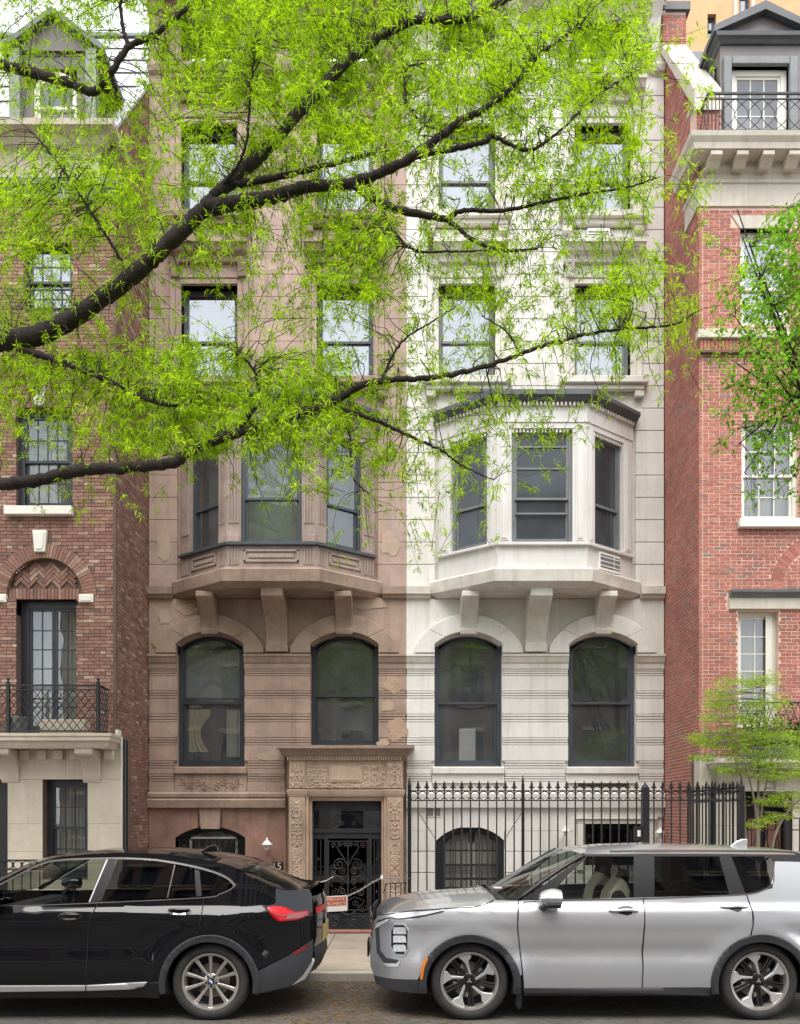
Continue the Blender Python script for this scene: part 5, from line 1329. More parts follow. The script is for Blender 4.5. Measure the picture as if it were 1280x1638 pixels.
# plants and pots on balconies
def box_planter(x0, x1, y, z, h, label, hedge=True):
    o = MB().box(x0, x1, y-.14, y+.14, z, z+h).build('planter_box', M['frame_grey'], None, bevel=.01); tag(o, label, 'planter'); return o
box_planter(X(1196, 16.0), X(1272, 16.0), 16.12, 3.02, .24, 'grey planter box behind the right balcony railing')
def pot(px, py, d, z, label, m):
    x = X(px, d)
    o = MB().lathe([(.1, 0), (.13, .02), (.16, .26), (.175, .28), (.175, .32), (.14, .32)], (x, d, z), 14).build('plant_pot', m, None, smooth=True, auto=40); tag(o, label, 'pot')
pot(30, 1160, 15.95, 3.46, 'grey round pot at the left end of the brick balcony', M['frame_grey'])
tr_ = MB().box(X(68, 15.95), X(140, 15.95), 15.82, 16.08, 3.46, 3.72).build('stone_trough', M['lime'], None, bevel=.015); tag(tr_, 'pale stone trough behind the lattice balcony railing', 'planter')
# ------------------------------------------------------------------ parked cars
def catmull(pts, n=6, closed=False):
    out = []; k = len(pts)
    for i in range(k-1):
        p0, p1, p2, p3 = pts[max(i-1, 0)], pts[i], pts[i+1], pts[min(i+2, k-1)]
        for j in range(n):
            t = j/n
            out.append(tuple(.5*((2*b)+(-a+c)*t+(2*a-5*b+4*c-d)*t*t+(-a+3*b-3*c+d)*t**3) for a, b, c, d in zip(p0, p1, p2, p3)))
    out.append(tuple(pts[-1])); return out
def lerp(tab, x):
    if x <= tab[0][0]: return tab[0][1]
    for (a, b), (c, d) in zip(tab, tab[1:]):
        if x <= c: return b+(d-b)*(x-a)/(c-a)
    return tab[-1][1]
from mathutils.geometry import tessellate_polygon
def slice_(poly, ax, q):
    lo, hi = [], []
    n = len(poly)
    for i in range(n):
        a, b = poly[i], poly[(i+1) % n]; da, db = a[ax]-q, b[ax]-q
        if da <= 1e-7: lo.append(a)
        if da >= -1e-7: hi.append(a)
        if da*db < 0 and abs(da) > 1e-7 and abs(db) > 1e-7:
            t = da/(da-db); c = (a[0]+(b[0]-a[0])*t, a[1]+(b[1]-a[1])*t); lo.append(c); hi.append(c)
    return lo, hi
def gridcut(poly, step):
    """triangles of a 2-D outline cut along a regular grid; all pieces counter-clockwise in (x,z)"""
    tri = []
    for t in tessellate_polygon([[Vector((x, z, 0)) for x, z in poly]]):
        q = [poly[i] for i in t]
        ar = (q[1][0]-q[0][0])*(q[2][1]-q[0][1])-(q[2][0]-q[0][0])*(q[1][1]-q[0][1])
        if abs(ar) < 1e-9: continue
        tri.append(q if ar > 0 else q[::-1])
    out = tri
    for ax in (0, 1):
        vals = [p[ax] for p in poly]; lo, hi = min(vals), max(vals); k0, k1 = int(math.floor(lo/step)), int(math.ceil(hi/step))
        nxt = []
        for pc in out:
            a0, a1 = min(p[ax] for p in pc), max(p[ax] for p in pc); cur = pc
            for k in range(int(math.floor(a0/step)), int(math.ceil(a1/step))+1):
                q = k*step
                if q <= a0+1e-6 or q >= a1-1e-6: continue
                l, cur = slice_(cur, ax, q)
                if len(l) > 2: nxt.append(l)
            if len(cur) > 2: nxt.append(cur)
        out = nxt
    return out
class Car:
    def __init__(s, name, label, yc, W, base_x):
        s.root = empty(name, (base_x, yc, 0), label, 'car'); s.yc = yc; s.W = W
    def pt(s, px, py):
        d = s.yc-.9
        for _ in range(6):
            x, z = X(px, d), Z(py, d); d = s.yc-s.W(x, z)
        return (x, z)
    def P(s, pts): return [s.pt(*p) for p in pts]
    def ctr(s, px, py): return (X(px, s.yc), Z(py, s.yc))
    def panel(s, poly, m, name, parent=None, off=0, step=.045, sides=(-1, 1), thick=0, px=True, both=None):
        poly = s.P(poly) if px else poly; res = None
        pieces = gridcut(poly, step); key = {}; V2 = []; Fc = []
        for pc in pieces:
            idx = []
            for q in pc:
                k_ = (round(q[0], 5), round(q[1], 5))
                if k_ not in key: key[k_] = len(V2); V2.append(q)
                if not idx or idx[-1] != key[k_]: idx.append(key[k_])
            if len(idx) > 1 and idx[0] == idx[-1]: idx.pop()
            if len(idx) > 2: Fc.append(idx)
        for sd in sides:
            vs_ = [(x, s.yc+sd*(s.W(x, z)+off), z) for x, z in V2]
            ff = Fc if sd == -1 else [f[::-1] for f in Fc]
            me = bpy.data.meshes.new(name); me.from_pydata(vs_, [], ff); me.materials.append(m)
            me.polygons.foreach_set('use_smooth', [True]*len(me.polygons))
            o = bpy.data.objects.new(name, me); COL.objects.link(o); attach(o, parent or s.root)
            if thick:
                md = o.modifiers.new('solid', 'SOLIDIFY'); md.thickness = thick; md.offset = -1
            if sd == -1: res = o
        return res
    def strip(s, line, w, m, name, parent=None, off=.002, sides=(-1, 1), smooth_n=5, px=True):
        """ribbon along a line on the car side; w in metres, a number or a pair (start,end)"""
        L = s.P(line) if px else line
        if smooth_n and len(L) > 2: L = catmull(L, smooth_n)
        else: L = [tuple(a+(b-a)*t/6 for a, b in zip(p, q)) for p, q in zip(L, L[1:]) for t in range(6)]+[L[-1]]
        res = None; n = len(L)
        for sd in sides:
            vs = []; 
            for i, (x, z) in enumerate(L):
                a, b = L[max(i-1, 0)], L[min(i+1, n-1)]; dx, dz = b[0]-a[0], b[1]-a[1]; l = math.hypot(dx, dz) or 1
                ww = w if not isinstance(w, tuple) else w[0]+(w[1]-w[0])*i/(n-1)
                for q in (-1, 1):
                    xx, zz = x-dz/l*ww/2*q, z+dx/l*ww/2*q
                    vs.append((xx, s.yc+sd*(s.W(xx, zz)+off), zz))
                    vs.append((xx, s.yc+sd*(s.W(xx, zz)+off-.02), zz))
            fs = []
            for i in range(n-1):
                k = 4*i; fs += [(k, k+4, k+6, k+2), (k, k+1, k+5, k+4), (k+2, k+6, k+7, k+3)]
            o = MB().add(vs, fs).build(name, m, parent or s.root, smooth=True, auto=40)
            if sd == -1: res = o
        return res
    def loft(s, rows, m, name, parent=None, smooth=True):
        n = len(rows[0]); vs = [p for r in rows for p in r]
        fs = [(i*n+j, i*n+j+1, (i+1)*n+j+1, (i+1)*n+j) for i in range(len(rows)-1) for j in range(n-1)]
        return MB().add(vs, fs).build(name, m, parent or s.root, smooth=smooth)
    def top(s, edge, cen, x0, x1, m, name, k=2.4, nx=26, nv=24, off=0, vlim=1, slant=None):
        """strip of roof, glass or bonnet between the two side edges; edge and cen are (x,z) tables"""
        rows = []
        for i in range(nx+1):
            x = x0+(x1-x0)*i/nx; row = []
            for j in range(nv+1):
                v = (-1+2*j/nv)*vlim
                # the centre line may start further forward than the edges
                sh = slant*(1-v*v) if slant else 0
                ze, zc = lerp(edge, x), lerp(cen, x+sh)
                row.append((x+sh, s.yc+v*s.W(x, ze), ze+(zc-ze)*(1-abs(v)**k)+off))
            rows.append(row)
        return s.loft(rows, m, name)
    def wheel(s, hub, R_, rim, kind, tyre_w=.235):
        hx, hz = hub; mats = CM
        for sd in (-1, 1):
            yo = s.yc+sd*(s.W(hx, hz)-.03); fr = lambda a, b, c: (hx+a, yo+sd*b, hz+c)
            w = MB(fr)
            pr = [(rim*.99, -.02), (rim*1.03, -.002), (R_*.84, .012), (R_*.93, .004), (R_*.975, -.012), (R_*.995, -.03)]
            for g in range(4): a = -.045-g*.045; pr += [(R_, a+.012), (R_, a-.012), (R_-.008, a-.016), (R_-.008, a-.024)]
            pr += [(R_, -.23), (R_*.93, -.245), (rim, -.24)]
            w.lathe(pr, (0, 0, 0), 56, 'y', False); tyre = w.build('wheel', mats['tyre'], s.root, smooth=True, auto=50); 
            r = MB(fr); r.lathe([(rim*1.0, -.2), (rim*.90, -.2), (rim*.90, -.03), (rim*.94, -.008), (rim*1.01, -.004), (rim*1.015, -.014)], (0, 0, 0), 48, 'y', False)
            rm = r.build('rim', mats['alloy'], tyre, smooth=True, auto=40)
            MB(fr).lathe([(rim*.92, -.15), (rim*.92, -.13), (.001, -.13)], (0, 0, 0), 40, 'y').build('barrel', mats['dark'], tyre)
            MB(fr).lathe([(rim*.62, -.12), (rim*.62, -.105), (rim*.3, -.105), (.001, -.105)], (0, 0, 0), 36, 'y').build('brake_disc', mats['disc'], tyre)
            MB(fr).box(-rim*.72, -rim*.42, -.1, -.07, -.1, .12).build('caliper', mats['dark'], tyre, bevel=.01)
            pol = lambda r_, a: (r_*rim*math.cos(R(a)), r_*rim*math.sin(R(a)))
            def blade(pts, m, name, y0=-.07, y1=-.02, dish=.03):
                b = MB(fr); n = len(pts); vs = []
                for q in (y1, y0):
                    for r_, a in pts: u, v = pol(r_, a); vs.append((u, q-dish*(1-r_)*(1 if q == y1 else 0), v))
                b.add(vs, [list(range(n)), list(range(2*n-1, n-1, -1))]+[(i, (i+1) % n, n+(i+1) % n, n+i) for i in range(n)])
                return b.build(name, m, tyre, bevel=.004)
            if kind == 'ten':
                for i in range(5):
                    for sg in (-1, 1):
                        a = 90+18+72*i+sg*17; c = 90+18+72*i+sg*9
                        blade([(.16, c-13), (.5, a-5.5), (.86, a-4.2), (.95, a-7.5), (.97, a+7.5), (.86, a+4.2), (.5, a+5.5), (.16, c+13)], mats['alloy'], 'spoke')
            else:
                for i in range(5):
                    a = 100-72*i
                    blade([(.17, a-34), (.2, a-10), (.58, a+2), (.74, a+9), (.95, a+17), (.965, a-11), (.84, a-15), (.66, a-7), (.2, a-32)], mats['alloy_bright'], 'spoke')
                    blade([(.2, a+10), (.2, a+26), (.9, a+31), (.9, a+24)], mats['dark_gloss'], 'spoke', -.08, -.035)
                    blade([(.2, a-40), (.2, a-26), (.9, a-34), (.9, a-39)], mats['dark_gloss'], 'spoke', -.08, -.035)
                    blade([(.44, a+12), (.44, a+25), (.58, a+24), (.58, a+13)], mats['disc'], 'insert', -.07, -.04)
            MB(fr).lathe([(rim*.27, -.09), (rim*.27, -.052), (rim*.2, -.04), (.001, -.04)], (0, 0, 0), 24, 'y').build('hub', mats['alloy'] if kind == 'ten' else mats['dark_gloss'], tyre, smooth=True, auto=40)
            for i in range(5):
                q = 54+72*i; u, v = pol(.19, q); MB(fr).lathe([(.011, -.05), (.011, -.036), (.001, -.034)], (u, 0, v), 8, 'y').build('lug_nut', mats['dark'], tyre)
            cp = MB(fr).lathe([(rim*.125, -.045), (rim*.125, -.03), (.001, -.028)], (0, 0, 0), 20, 'y').build('hub_cap', mats['dark_gloss'], tyre)
            if kind == 'ten':
                for q, m in ((0, 'blue'), (90, 'white'), (180, 'blue'), (270, 'white')):
                    pts = [(0, 0)]+[(rim*.075*math.cos(R(q+t)), rim*.075*math.sin(R(q+t))) for t in range(0, 91, 15)]
                    MB(fr).add([(u, -.0265, v) for u, v in pts], [list(range(len(pts)))]).build('roundel_quarter', mats[m], tyre)
            else:
                for q in (90, 210, 330):
                    d_ = lambda r_, t: (r_*rim*math.cos(R(t)), r_*rim*math.sin(R(t)))
                    pts = [(0, 0), d_(.055, q-30), d_(.095, q), d_(.055, q+30)]
                    MB(fr).add([(u, -.0265, v) for u, v in pts], [list(range(4))]).build('emblem_diamond', mats['alloy_bright'], tyre)
CM = dict(
    tyre=mat('tyre', (.028, .026, .025), .85, var=.3, vscale=7, bump=.25, bscale=60, stain=(.06, .052, .045), stain_amt=.5, stain_scale=5),
    alloy=mat('alloy', (.52, .49, .46), .32, metal=.75, var=.08), alloy_bright=mat('alloy_machined', (.66, .66, .65), .38, metal=.7), disc=mat('brake_disc', (.22, .21, .2), .5, metal=.5),
    dark=mat('wheel_dark', (.008, .008, .008), .7), dark_gloss=mat('wheel_black', (.012, .012, .012), .3),
    blue=mat('badge_blue', (.03, .12, .42), .3), white=mat('badge_white', (.75, .75, .75), .3),
    silver=mat('silver_paint', (.63, .65, .68), .29, metal=.7, coat=1), black=mat('black_paint', (.004, .0045, .006), .3, coat=1, spec=.0),
    plastic=mat('grey_plastic', (.035, .037, .042), .6, var=.1, bump=.15, bscale=200), chrome=mat('chrome', (.72, .73, .74), .13, metal=1),
    satin=mat('satin_silver', (.55, .55, .56), .4, metal=.6), glass=glassmat('car_glass', (.62, .66, .63), .05), tint=glassmat('car_tinted', (.16, .17, .18), .05), shield=glassmat('windscreen', (.5, .54, .5), .08),
    red=mat('tail_red', (.52, .006, .012), .3, spec=.3), red_dark=mat('tail_red_dark', (.22, .01, .012), .15, coat=1), amber=mat('marker_amber', (.75, .22, .02), .25, coat=1), lamp=mat('lamp_clear', (.68, .71, .74), .2, metal=.2, coat=1, var=.25, vscale=40),
    trim=mat('black_trim', (.010, .010, .011), .35), seam=mat('panel_gap', (.004, .004, .004), .9), seat=mat('seat_dark', (.025, .025, .027), .8), cover=mat('seat_cover', (.62, .56, .42), .9, var=.08), fleck=mat('plate_yellow', (.5, .37, .14), .5))
def sm(a, b, x): t = min(1, max(0, (x-a)/(b-a))); return t*t*(3-2*t)
def seats(car, xs, face, cover=None):
    for i, x in enumerate(xs):
        for dy in (-.37, .37):
            y = car.yc+dy; f = face
            m = CM['seat']
            s_ = MB()
            for pts in ([(x+f*.25, .52), (x-f*.22, .50), (x-f*.25, .36), (x+f*.25, .36)], [(x+f*.16, .5), (x+f*.30, .52), (x+f*.46, 1.12), (x+f*.40, 1.2), (x+f*.32, 1.18)], [(x+f*.40, 1.2), (x+f*.5, 1.2), (x+f*.52, 1.38), (x+f*.44, 1.38)]):
                w_ = .23 if pts[0][1] != 1.2 else .11
                n = len(pts); s_.add([(a, y-w_, b) for a, b in pts]+[(a, y+w_, b) for a, b in pts], [list(range(n)), list(range(2*n-1, n-1, -1))]+[(k, (k+1) % n, n+(k+1) % n, n+k) for k in range(n)])
            s_.build('seat', m, car.root, bevel=.03, seg=2)
            if cover and i == 0:
                c = MB(); 
                for q in (0,): c.prism([(x+f*.36+k_, z_) for k_, z_ in ((0, .95), (.16, .95), (.17, 1.12), (.13, 1.22), (.09, 1.27), (.05, 1.21), (.0, 1.12))], -(y+.16), -(y-.16)) if False else None
                pr = [(x+f*.26, 1.0), (x+f*.47, 1.0), (x+f*.5, 1.18), (x+f*.46, 1.27), (x+f*.41, 1.32), (x+f*.37, 1.26), (x+f*.3, 1.16)]
                n = len(pr); c.add([(a, y-.2, b) for a, b in pr]+[(a, y+.2, b) for a, b in pr], [list(range(n)), list(range(2*n-1, n-1, -1))]+[(k, (k+1) % n, n+(k+1) % n, n+k) for k in range(n)])
                c.build('seat_cover', CM['cover'], car.root, bevel=.03, seg=2)
def silver_car():
    yc = 8.885; xf, xr = -.285, 4.44
    hubF, hubR = (X(752, 7.96), .366), (X(1219, 7.96), .366)
    def W(x, z):
        w = .93
        if z < .55: w -= .045*((.55-z)/.35)**1.6
        w += .022*math.exp(-((z-.93)/.075)**2)                       # shoulder
        dz = .034*math.exp(-((z-.64)/.085)**2)*sm(.75, 1.1, x)*(1-sm(2.75, 3.05, x)); w -= dz   # hollow above the lower crease
        for hx, hz in (hubF, hubR):
            r = math.hypot(x-hx, z-hz); w += .022*math.exp(-((r-.47)/.07)**2)*(1 if z > .3 else .4)
        if z > 1.02: w -= .03*sm(1.02, 1.10, z)
        if z > 1.06: w -= .165*((z-1.06)/.5)**1.15
        e = max(0, x-xf)
        if e < .62: w -= .40*max(0, 1-e/.62)**2.3
        e = max(0, xr-x)
        if e < .5: w -= .28*max(0, 1-e/.5)**2.3
        return w
    c = Car('parked_car', 'silver SUV parked at the kerb before the white house', yc, W, 2.0)
    sv, pl, ss = CM['silver'], CM['plastic'], CM['seam']
    A = lambda cx, cy, r, a0, a1, n=20: [(cx+r*math.cos(R(a0+(a1-a0)*i/n)), cy-r*math.sin(R(a0+(a1-a0)*i/n))) for i in range(n+1)]
    fo, ro = (752, 1577), (1219, 1577); RO = 82; RI = 70
    # front fender with bumper side; wing edges follow the arches
    fend = [(597, 1490), (598, 1474), (606, 1464), (622, 1460), (656, 1457), (716, 1453), (766, 1449), (790, 1440), (829, 1441), (828, 1480), (831, 1517), (835, 1560)]+A(*fo, RO, 12, 168, 22)+[(671, 1562), (668, 1567), (630, 1566), (598, 1560), (593, 1545), (592, 1530), (594, 1515)]
    c.panel(fend, sv, 'front_wing')
    fd = [(830, 1441), (1029, 1436), (1027, 1580), (838, 1581), (832, 1520), (829, 1480)]
    d1 = c.panel(fd, sv, 'front_door')
    rd = [(1030, 1436), (1194, 1431), (1203, 1458), (1204, 1480), (1201, 1493)]+A(*ro, RO, 103, 178, 10)+[(1138, 1580), (1028, 1580)]
    d2 = c.panel(rd, sv, 'rear_door')
    q = [(1195, 1431), (1236, 1421), (1240, 1378), (1281, 1379), (1310, 1386), (1345, 1440), (1375, 1470), (1378, 1545), (1372, 1566), (1318, 1566)]+A(*ro, RO, 8, 101, 14)+[(1203, 1493), (1206, 1478), (1205, 1458)]
    c.panel(q, sv, 'rear_wing')
    # cladding
    ou = A(*fo, RO, -8, 188, 30); ins = A(*fo, RI, 190, -10, 30); c.panel([(834, 1592)]+ou+[(671, 1589)]+ins, pl, 'wheel_arch', off=.012, thick=.03)
    ou = A(*ro, RO, -8, 188, 30); ins = A(*ro, RI, 190, -10, 30); c.panel([(1300, 1592)]+ou+[(1138, 1592)]+ins, pl, 'wheel_arch', off=.012, thick=.03)
    c.panel([(838, 1581), (1138, 1580), (1137, 1593), (838, 1593)], pl, 'sill', off=.004, thick=.03)
    c.panel([(598, 1560), (630, 1566), (669, 1567), (670, 1589), (640, 1586), (612, 1580), (601, 1573)], pl, 'bumper_lower', off=.002)
    c.panel([(1318, 1566), (1372, 1566), (1364, 1588), (1300, 1590)], pl, 'bumper_lower', off=.002)
    mf = c.panel([(831, 1555), (838, 1575), (836, 1612), (831, 1618), (826, 1610)], pl, 'mud_flap', off=-.05, sides=(-1, 1), thick=.01)
    # window line
    roof_y = 1367
    g0 = [(836, 1439), (870, 1415), (905, 1389), (935, 1370), (1018, 1368), (1016, 1437)]
    c.panel([(878, 1438), (909, 1404), (939, 1374), (947, 1371), (1016, 1370), (1014, 1437)], CM['glass'], 'front_side_window', d1, off=-.006)
    c.panel([(836, 1440), (932, 1372), (936, 1376), (908, 1401), (876, 1438)], CM['trim'], 'mirror_triangle', d1, off=-.003)
    c.panel([(1014, 1367), (1047, 1367), (1047, 1436), (1014, 1438)], CM['trim'], 'door_pillar', d1, off=-.002)
    c.panel([(1047, 1370), (1150, 1370), (1167, 1431), (1047, 1435)], CM['tint'], 'rear_side_window', d2, off=-.006)
    c.panel([(1150, 1367), (1169, 1367), (1193, 1430), (1167, 1432)], CM['trim'], 'door_pillar', d2, off=-.002)
    c.panel([(1169, 1370), (1224, 1370), (1232, 1413), (1222, 1421), (1193, 1429)], CM['tint'], 'quarter_window', None, off=-.006)
    c.panel([(932, 1372), (938, 1366), (1290, 1367), (1300, 1382), (1281, 1379), (1240, 1378), (1226, 1370), (939, 1370), (936, 1375)], CM['trim'], 'drip_rail', None, off=-.003)
    c.strip([(838, 1443), (900, 1440), (1014, 1438), (1110, 1434.5), (1194, 1430.5), (1222, 1423.5), (1235, 1415), (1238, 1400), (1236, 1378)], .012, CM['chrome'], 'chrome_line', off=.004)
    c.panel([(1226, 1376), (1239, 1378), (1237, 1413), (1233, 1414)], CM['chrome'], 'chrome_fin', off=.0)
    # roof, glass, bonnet
    E = lambda *p: sorted(c.P(p)); CT = lambda *p: sorted(c.ctr(*q_) for q_ in p)
    ed = E((606, 1464), (622, 1460), (656, 1457), (716, 1453), (766, 1449), (790, 1440), (829, 1441), (870, 1411), (905, 1386), (935, 1368), (1018, 1366), (1130, 1366), (1240, 1367), (1290, 1370))
    ed += [(xr-.28, 1.30), (xr-.12, 1.08)]
    cn = CT((604, 1463), (616, 1450), (634, 1440), (666, 1431), (719, 1425.5), (790, 1421), (800, 1417), (850, 1388), (895, 1364), (915, 1356), (960, 1350.5), (1040, 1348), (1130, 1350), (1220, 1355), (1262, 1361)) 
    cn += [(xr-.3, 1.5), (xr-.1, 1.1)]
    x_hood0, x_cowl = ed[0][0], c.pt(793, 1440)[0]
    c.top(ed, cn, x_hood0, x_cowl, sv, 'bonnet', k=2.6)
    xa = c.pt(829, 1441)[0]; xb = c.pt(935, 1368)[0]
    # windscreen: straight rulings from base curve to head curve
    rows = []
    for i in range(13):
        t = i/12; row = []
        for j in range(25):
            v = -1+j/12; f = 1-abs(v)**2.2
            b0 = Vector((xa, yc+v*.86, lerp(ed, xa))); b1 = Vector((X(785, yc), yc, Z(1421, yc)))
            base = Vector((xa+(b1.x-xa)*f, yc+v*.86, lerp(ed, xa)+(b1.z-lerp(ed, xa))*f))
            hz = lerp(ed, xb); h1 = Vector((X(903, yc), yc, Z(1358, yc)))
            head = Vector((xb+(h1.x-xb)*f, yc+v*W(xb, hz), hz+(h1.z-hz)*f))
            row.append(tuple(base+(head-base)*t+Vector((0, 0, .015*math.sin(math.pi*t)))))
        rows.append(row)
    c.loft(rows, CM['shield'], 'windscreen')
    cowl = [[(x_cowl+(.0 if r == 0 else .12), yc+v*.84, (lerp(ed, x_cowl) if r == 0 else 1.12)+(.085 if r == 0 else .05)*(1-abs(v)**2.4)-.02) for v in [q_/10 for q_ in range(-10, 11)]] for r in (0, 1)]
    c.loft(cowl, CM['trim'], 'cowl')
    for sd in (-1, 1):
        pa = [Vector(rows[k_][0 if sd == -1 else -1]) for k_ in range(13)]
        MB().tube([tuple(p+Vector((.0, sd*.004, .006))) for p in pa], .02, 8).build('windscreen_pillar', CM['trim'], c.root, smooth=True)
    rrows = []
    x_re = xr-.36
    for i in range(31):
        t = i/30; row = []
        for j in range(25):
            v = -1+j/12; f = 1-abs(v)**2.2
            xh = xb+(X(903, yc)-xb)*f; xx = xh+(x_re+.0-xh)*t
            ze = lerp(ed, max(xx, xb)); zc = lerp(cn, max(xx, X(903, yc)))
            row.append((xx, yc+v*W(xx, ze), ze+(zc-ze)*(1-abs(v)**3.2)))
        rrows.append(row)
    c.loft(rrows, sv, 'roof')
    for sd in (-1, 1):
        MB().tube([(x_, yc+sd*(W(x_, 1.54)-.035), lerp(ed, x_)+.03) for x_ in [xb+.25+(x_re-xb-.4)*i/12 for i in range(13)]], .011, 6).build('roof_rail', CM['trim'], c.root)
    # tail
    zt_ = [1.5, 1.35, 1.2, 1.06, .9, .7, .5, .32]
    tr = [[(xr-(.36 if z > 1.45 else .25 if z > 1.3 else .15 if z > 1.15 else .06 if z > 1 else .02)+.05*(1-v*v), yc+v*W(min(xr, xr-.03), z)*1.0, z) for v in [q_/10 for q_ in range(-10, 11)]] for z in zt_]
    c.loft(tr[:4], CM['tint'], 'rear_window'); c.loft(tr[3:], sv, 'tailgate')
    # nose
    nz = [1.0, .93, .85, .7, .55, .45, .36, .28]; xe = [-.245, -.255, -.262, -.268, -.282, -.275, -.25, -.2]
    nr = [[(x_-.03*(1-v*v), yc+v*W(x_, z), z) for v in [q_/10 for q_ in range(-10, 11)]] for x_, z in zip(xe, nz)]
    c.loft(nr[:5], CM['trim'], 'grille'); c.loft(nr[4:], pl, 'front_bumper')
    for i, z in enumerate((.66, .76, .86, .94)): c.loft([[(-.270-.04*(1-v*v), yc+v*.5, z+dz) for v in [q_/8 for q_ in range(-8, 9)]] for dz in (0, .025)], CM['chrome'], 'grille_bar')
    lpb = MB().box(-.335, -.318, yc-.16, yc+.16, .48, .64).build('number_plate', CM['trim'], c.root)
    # lamps
    hl = c.panel([(625, 1488), (631, 1479), (646, 1479), (653, 1489), (653, 1518), (646, 1528), (633, 1527), (625, 1514)], CM['trim'], 'headlamp', off=.006)
    for y0 in (1483, 1496.5, 1511): c.panel([(629, y0+1), (632, y0), (646, y0), (649, y0+2), (650, y0+11), (629, y0+11)], CM['lamp'], 'lamp_lens', hl, off=.010)
    c.strip([(625, 1488), (631, 1479), (646, 1479), (653, 1489), (653, 1518), (646, 1528), (633, 1527), (625, 1514), (625, 1488)], .011, CM['satin'], 'lamp_surround', hl, off=.012, smooth_n=0)
    c.panel([(600, 1484), (606, 1478), (608, 1520), (618, 1532), (640, 1536), (634, 1541), (614, 1540), (603, 1524)], pl, 'grille_side', off=.005)
    c.panel([(612, 1541), (634, 1541), (641, 1534), (638, 1546), (622, 1547)], CM['lamp'], 'fog_lamp', off=.008)
    c.panel([(624, 1467), (634, 1460), (712, 1455), (704, 1459), (675, 1464), (636, 1469)], CM['lamp'], 'day_lamp', off=.006)
    c.strip([(604, 1474), (624, 1468), (640, 1470), (676, 1465), (710, 1457)], .01, CM['trim'], 'lamp_lower_edge', off=.007)
    c.panel([(599, 1486), (604, 1476), (626, 1467), (618, 1475), (606, 1482)], CM['lamp'], 'nose_lamp', off=.006)
    c.panel([(672, 1566), (674, 1545), (681, 1531), (685, 1533), (679, 1548), (676, 1567)], CM['amber'], 'side_marker', off=.018)
    # seams, creases, handles
    for ln_ in ([(829, 1442), (828, 1480), (832, 1520), (838, 1580)], [(1029.5, 1437), (1028.5, 1510), (1027.5, 1580)], [(1194.5, 1431), (1204.5, 1460), (1205, 1478), (1202, 1493)]): c.strip(ln_, .0075, ss, 'door_gap', off=.005)
    c.strip([(606, 1464), (656, 1457.5), (716, 1453.5), (766, 1449.5), (790, 1440)], .0075, ss, 'bonnet_gap', off=.005)
    for (a, b, y0, dr) in ((974, 1021, 1456, d1), (1151, 1197, 1450, d2)):
        c.panel([(a+14, y0-4), (a+22, y0-7), (a+34, y0-7), (b-8, y0-4), (b-10, y0+6), (a+30, y0+9), (a+16, y0+5)], CM['trim'], 'handle_cup', dr, off=.001)
        for sd in (-1, 1):
            pts = [c.pt(a+(b-a)*i/8, y0+.5*math.sin(i)) for i in range(9)]
            MB().tube([(x_, yc+sd*(W(x_, z)+.022*math.sin(math.pi*(.12+.76*i/8))), z) for i, (x_, z) in enumerate(pts)], [.008]+[.014]*7+[.008], 8).build('door_handle', sv, dr, smooth=True)
    # mirrors
    for sd in (-1, 1):
        x0, z0 = c.pt(878, 1434); ym = yc+sd*(W(x0, z0)+.13)
        me = MB(); rows_ = []
        for i in range(9):
            t = i/8; k = math.sin(math.pi*min(1, .12+.62*t)) ** .6
            rows_.append([(x0-.10+.19*t, ym+sd*.10*math.cos(a)*k, z0+.0+.085*k*math.sin(a)*(1.0 if math.sin(a) > 0 else .95)) for a in [R(30*q_) for q_ in range(13)]])
        c.loft(rows_, sv, 'mirror'); 
        MB().box(x0-.05, x0+.085, min(ym-sd*.02, ym+sd*.085), max(ym-sd*.02, ym+sd*.085), z0-.092, z0-.04).build('mirror_base', CM['trim'], c.root, bevel=.02, seg=2)
        MB().tube([(x0-.03, ym, z0-.07), (x0-.09, yc+sd*(W(x0, z0)-.02), z0-.125)], [.03, .035], 8).build('mirror_arm', CM['trim'], c.root)
    # aerial fin
    fx = X(1182, yc-.3); fz = 1.615
    MB(lambda u, p, z: (fx+u, yc-.3+p, fz+z)).prism([(-.11, -.02), (-.03, .045), (.03, .07), (.085, .07), (.075, -.02)], -.012, .012).build('aerial_fin', sv, c.root, bevel=.008)
    # cabin and underside
    MB().box(xf+.35, xr-.25, yc-.70, yc+.70, .22, .45).build('underbody', CM['dark'], c.root)
    MB().box(hubF[0]+.45, hubR[0]-.42, yc-.86, yc+.86, .24, .40).build('floor', CM['dark'], c.root)
    MB().box(xf+.3, 1.0, yc-.66, yc+.66, .45, .98).build('engine_bay', CM['dark'], c.root)
    MB().box(1.02, 1.3, yc-.8, yc+.8, .75, 1.06).build('dashboard', CM['seat'], c.root, bevel=.04)
    MB().box(3.45, 4.2, yc-.72, yc+.72, .45, .98).build('boot', CM['dark'], c.root)
    seats(c, [1.75, 2.75], 1, True)
    sw_ = MB().tube([(1.45+.04*math.sin(R(a)), yc+.37+.18*math.cos(R(a)), 1.02+.18*math.sin(R(a))) for a in range(0, 361, 30)], .014, 6).build('steering_wheel', CM['seat'], c.root)
    MB().box(.93, 1.0, yc-.5, yc-.36, 1.205, 1.21).build('dash_paper', CM['white'], c.root)
    for hx, hz in (hubF, hubR):
        for sd in (-1, 1):
            MB(lambda u, p, z: (hx+u, yc+sd*(.60+p), hz+z)).ring([(.42*math.cos(R(t)), .42*math.sin(R(t))) for t in range(-15, 196, 10)], [(.405*math.cos(R(t)), .405*math.sin(R(t))) for t in range(-15, 196, 10)], 0, .29).box(-.4, .4, -.01, 0, -.1, .4).build('arch_liner', CM['dark'], c.root)
    c.wheel(hubF, .366, .272, 'five'); c.wheel(hubR, .366, .272, 'five')
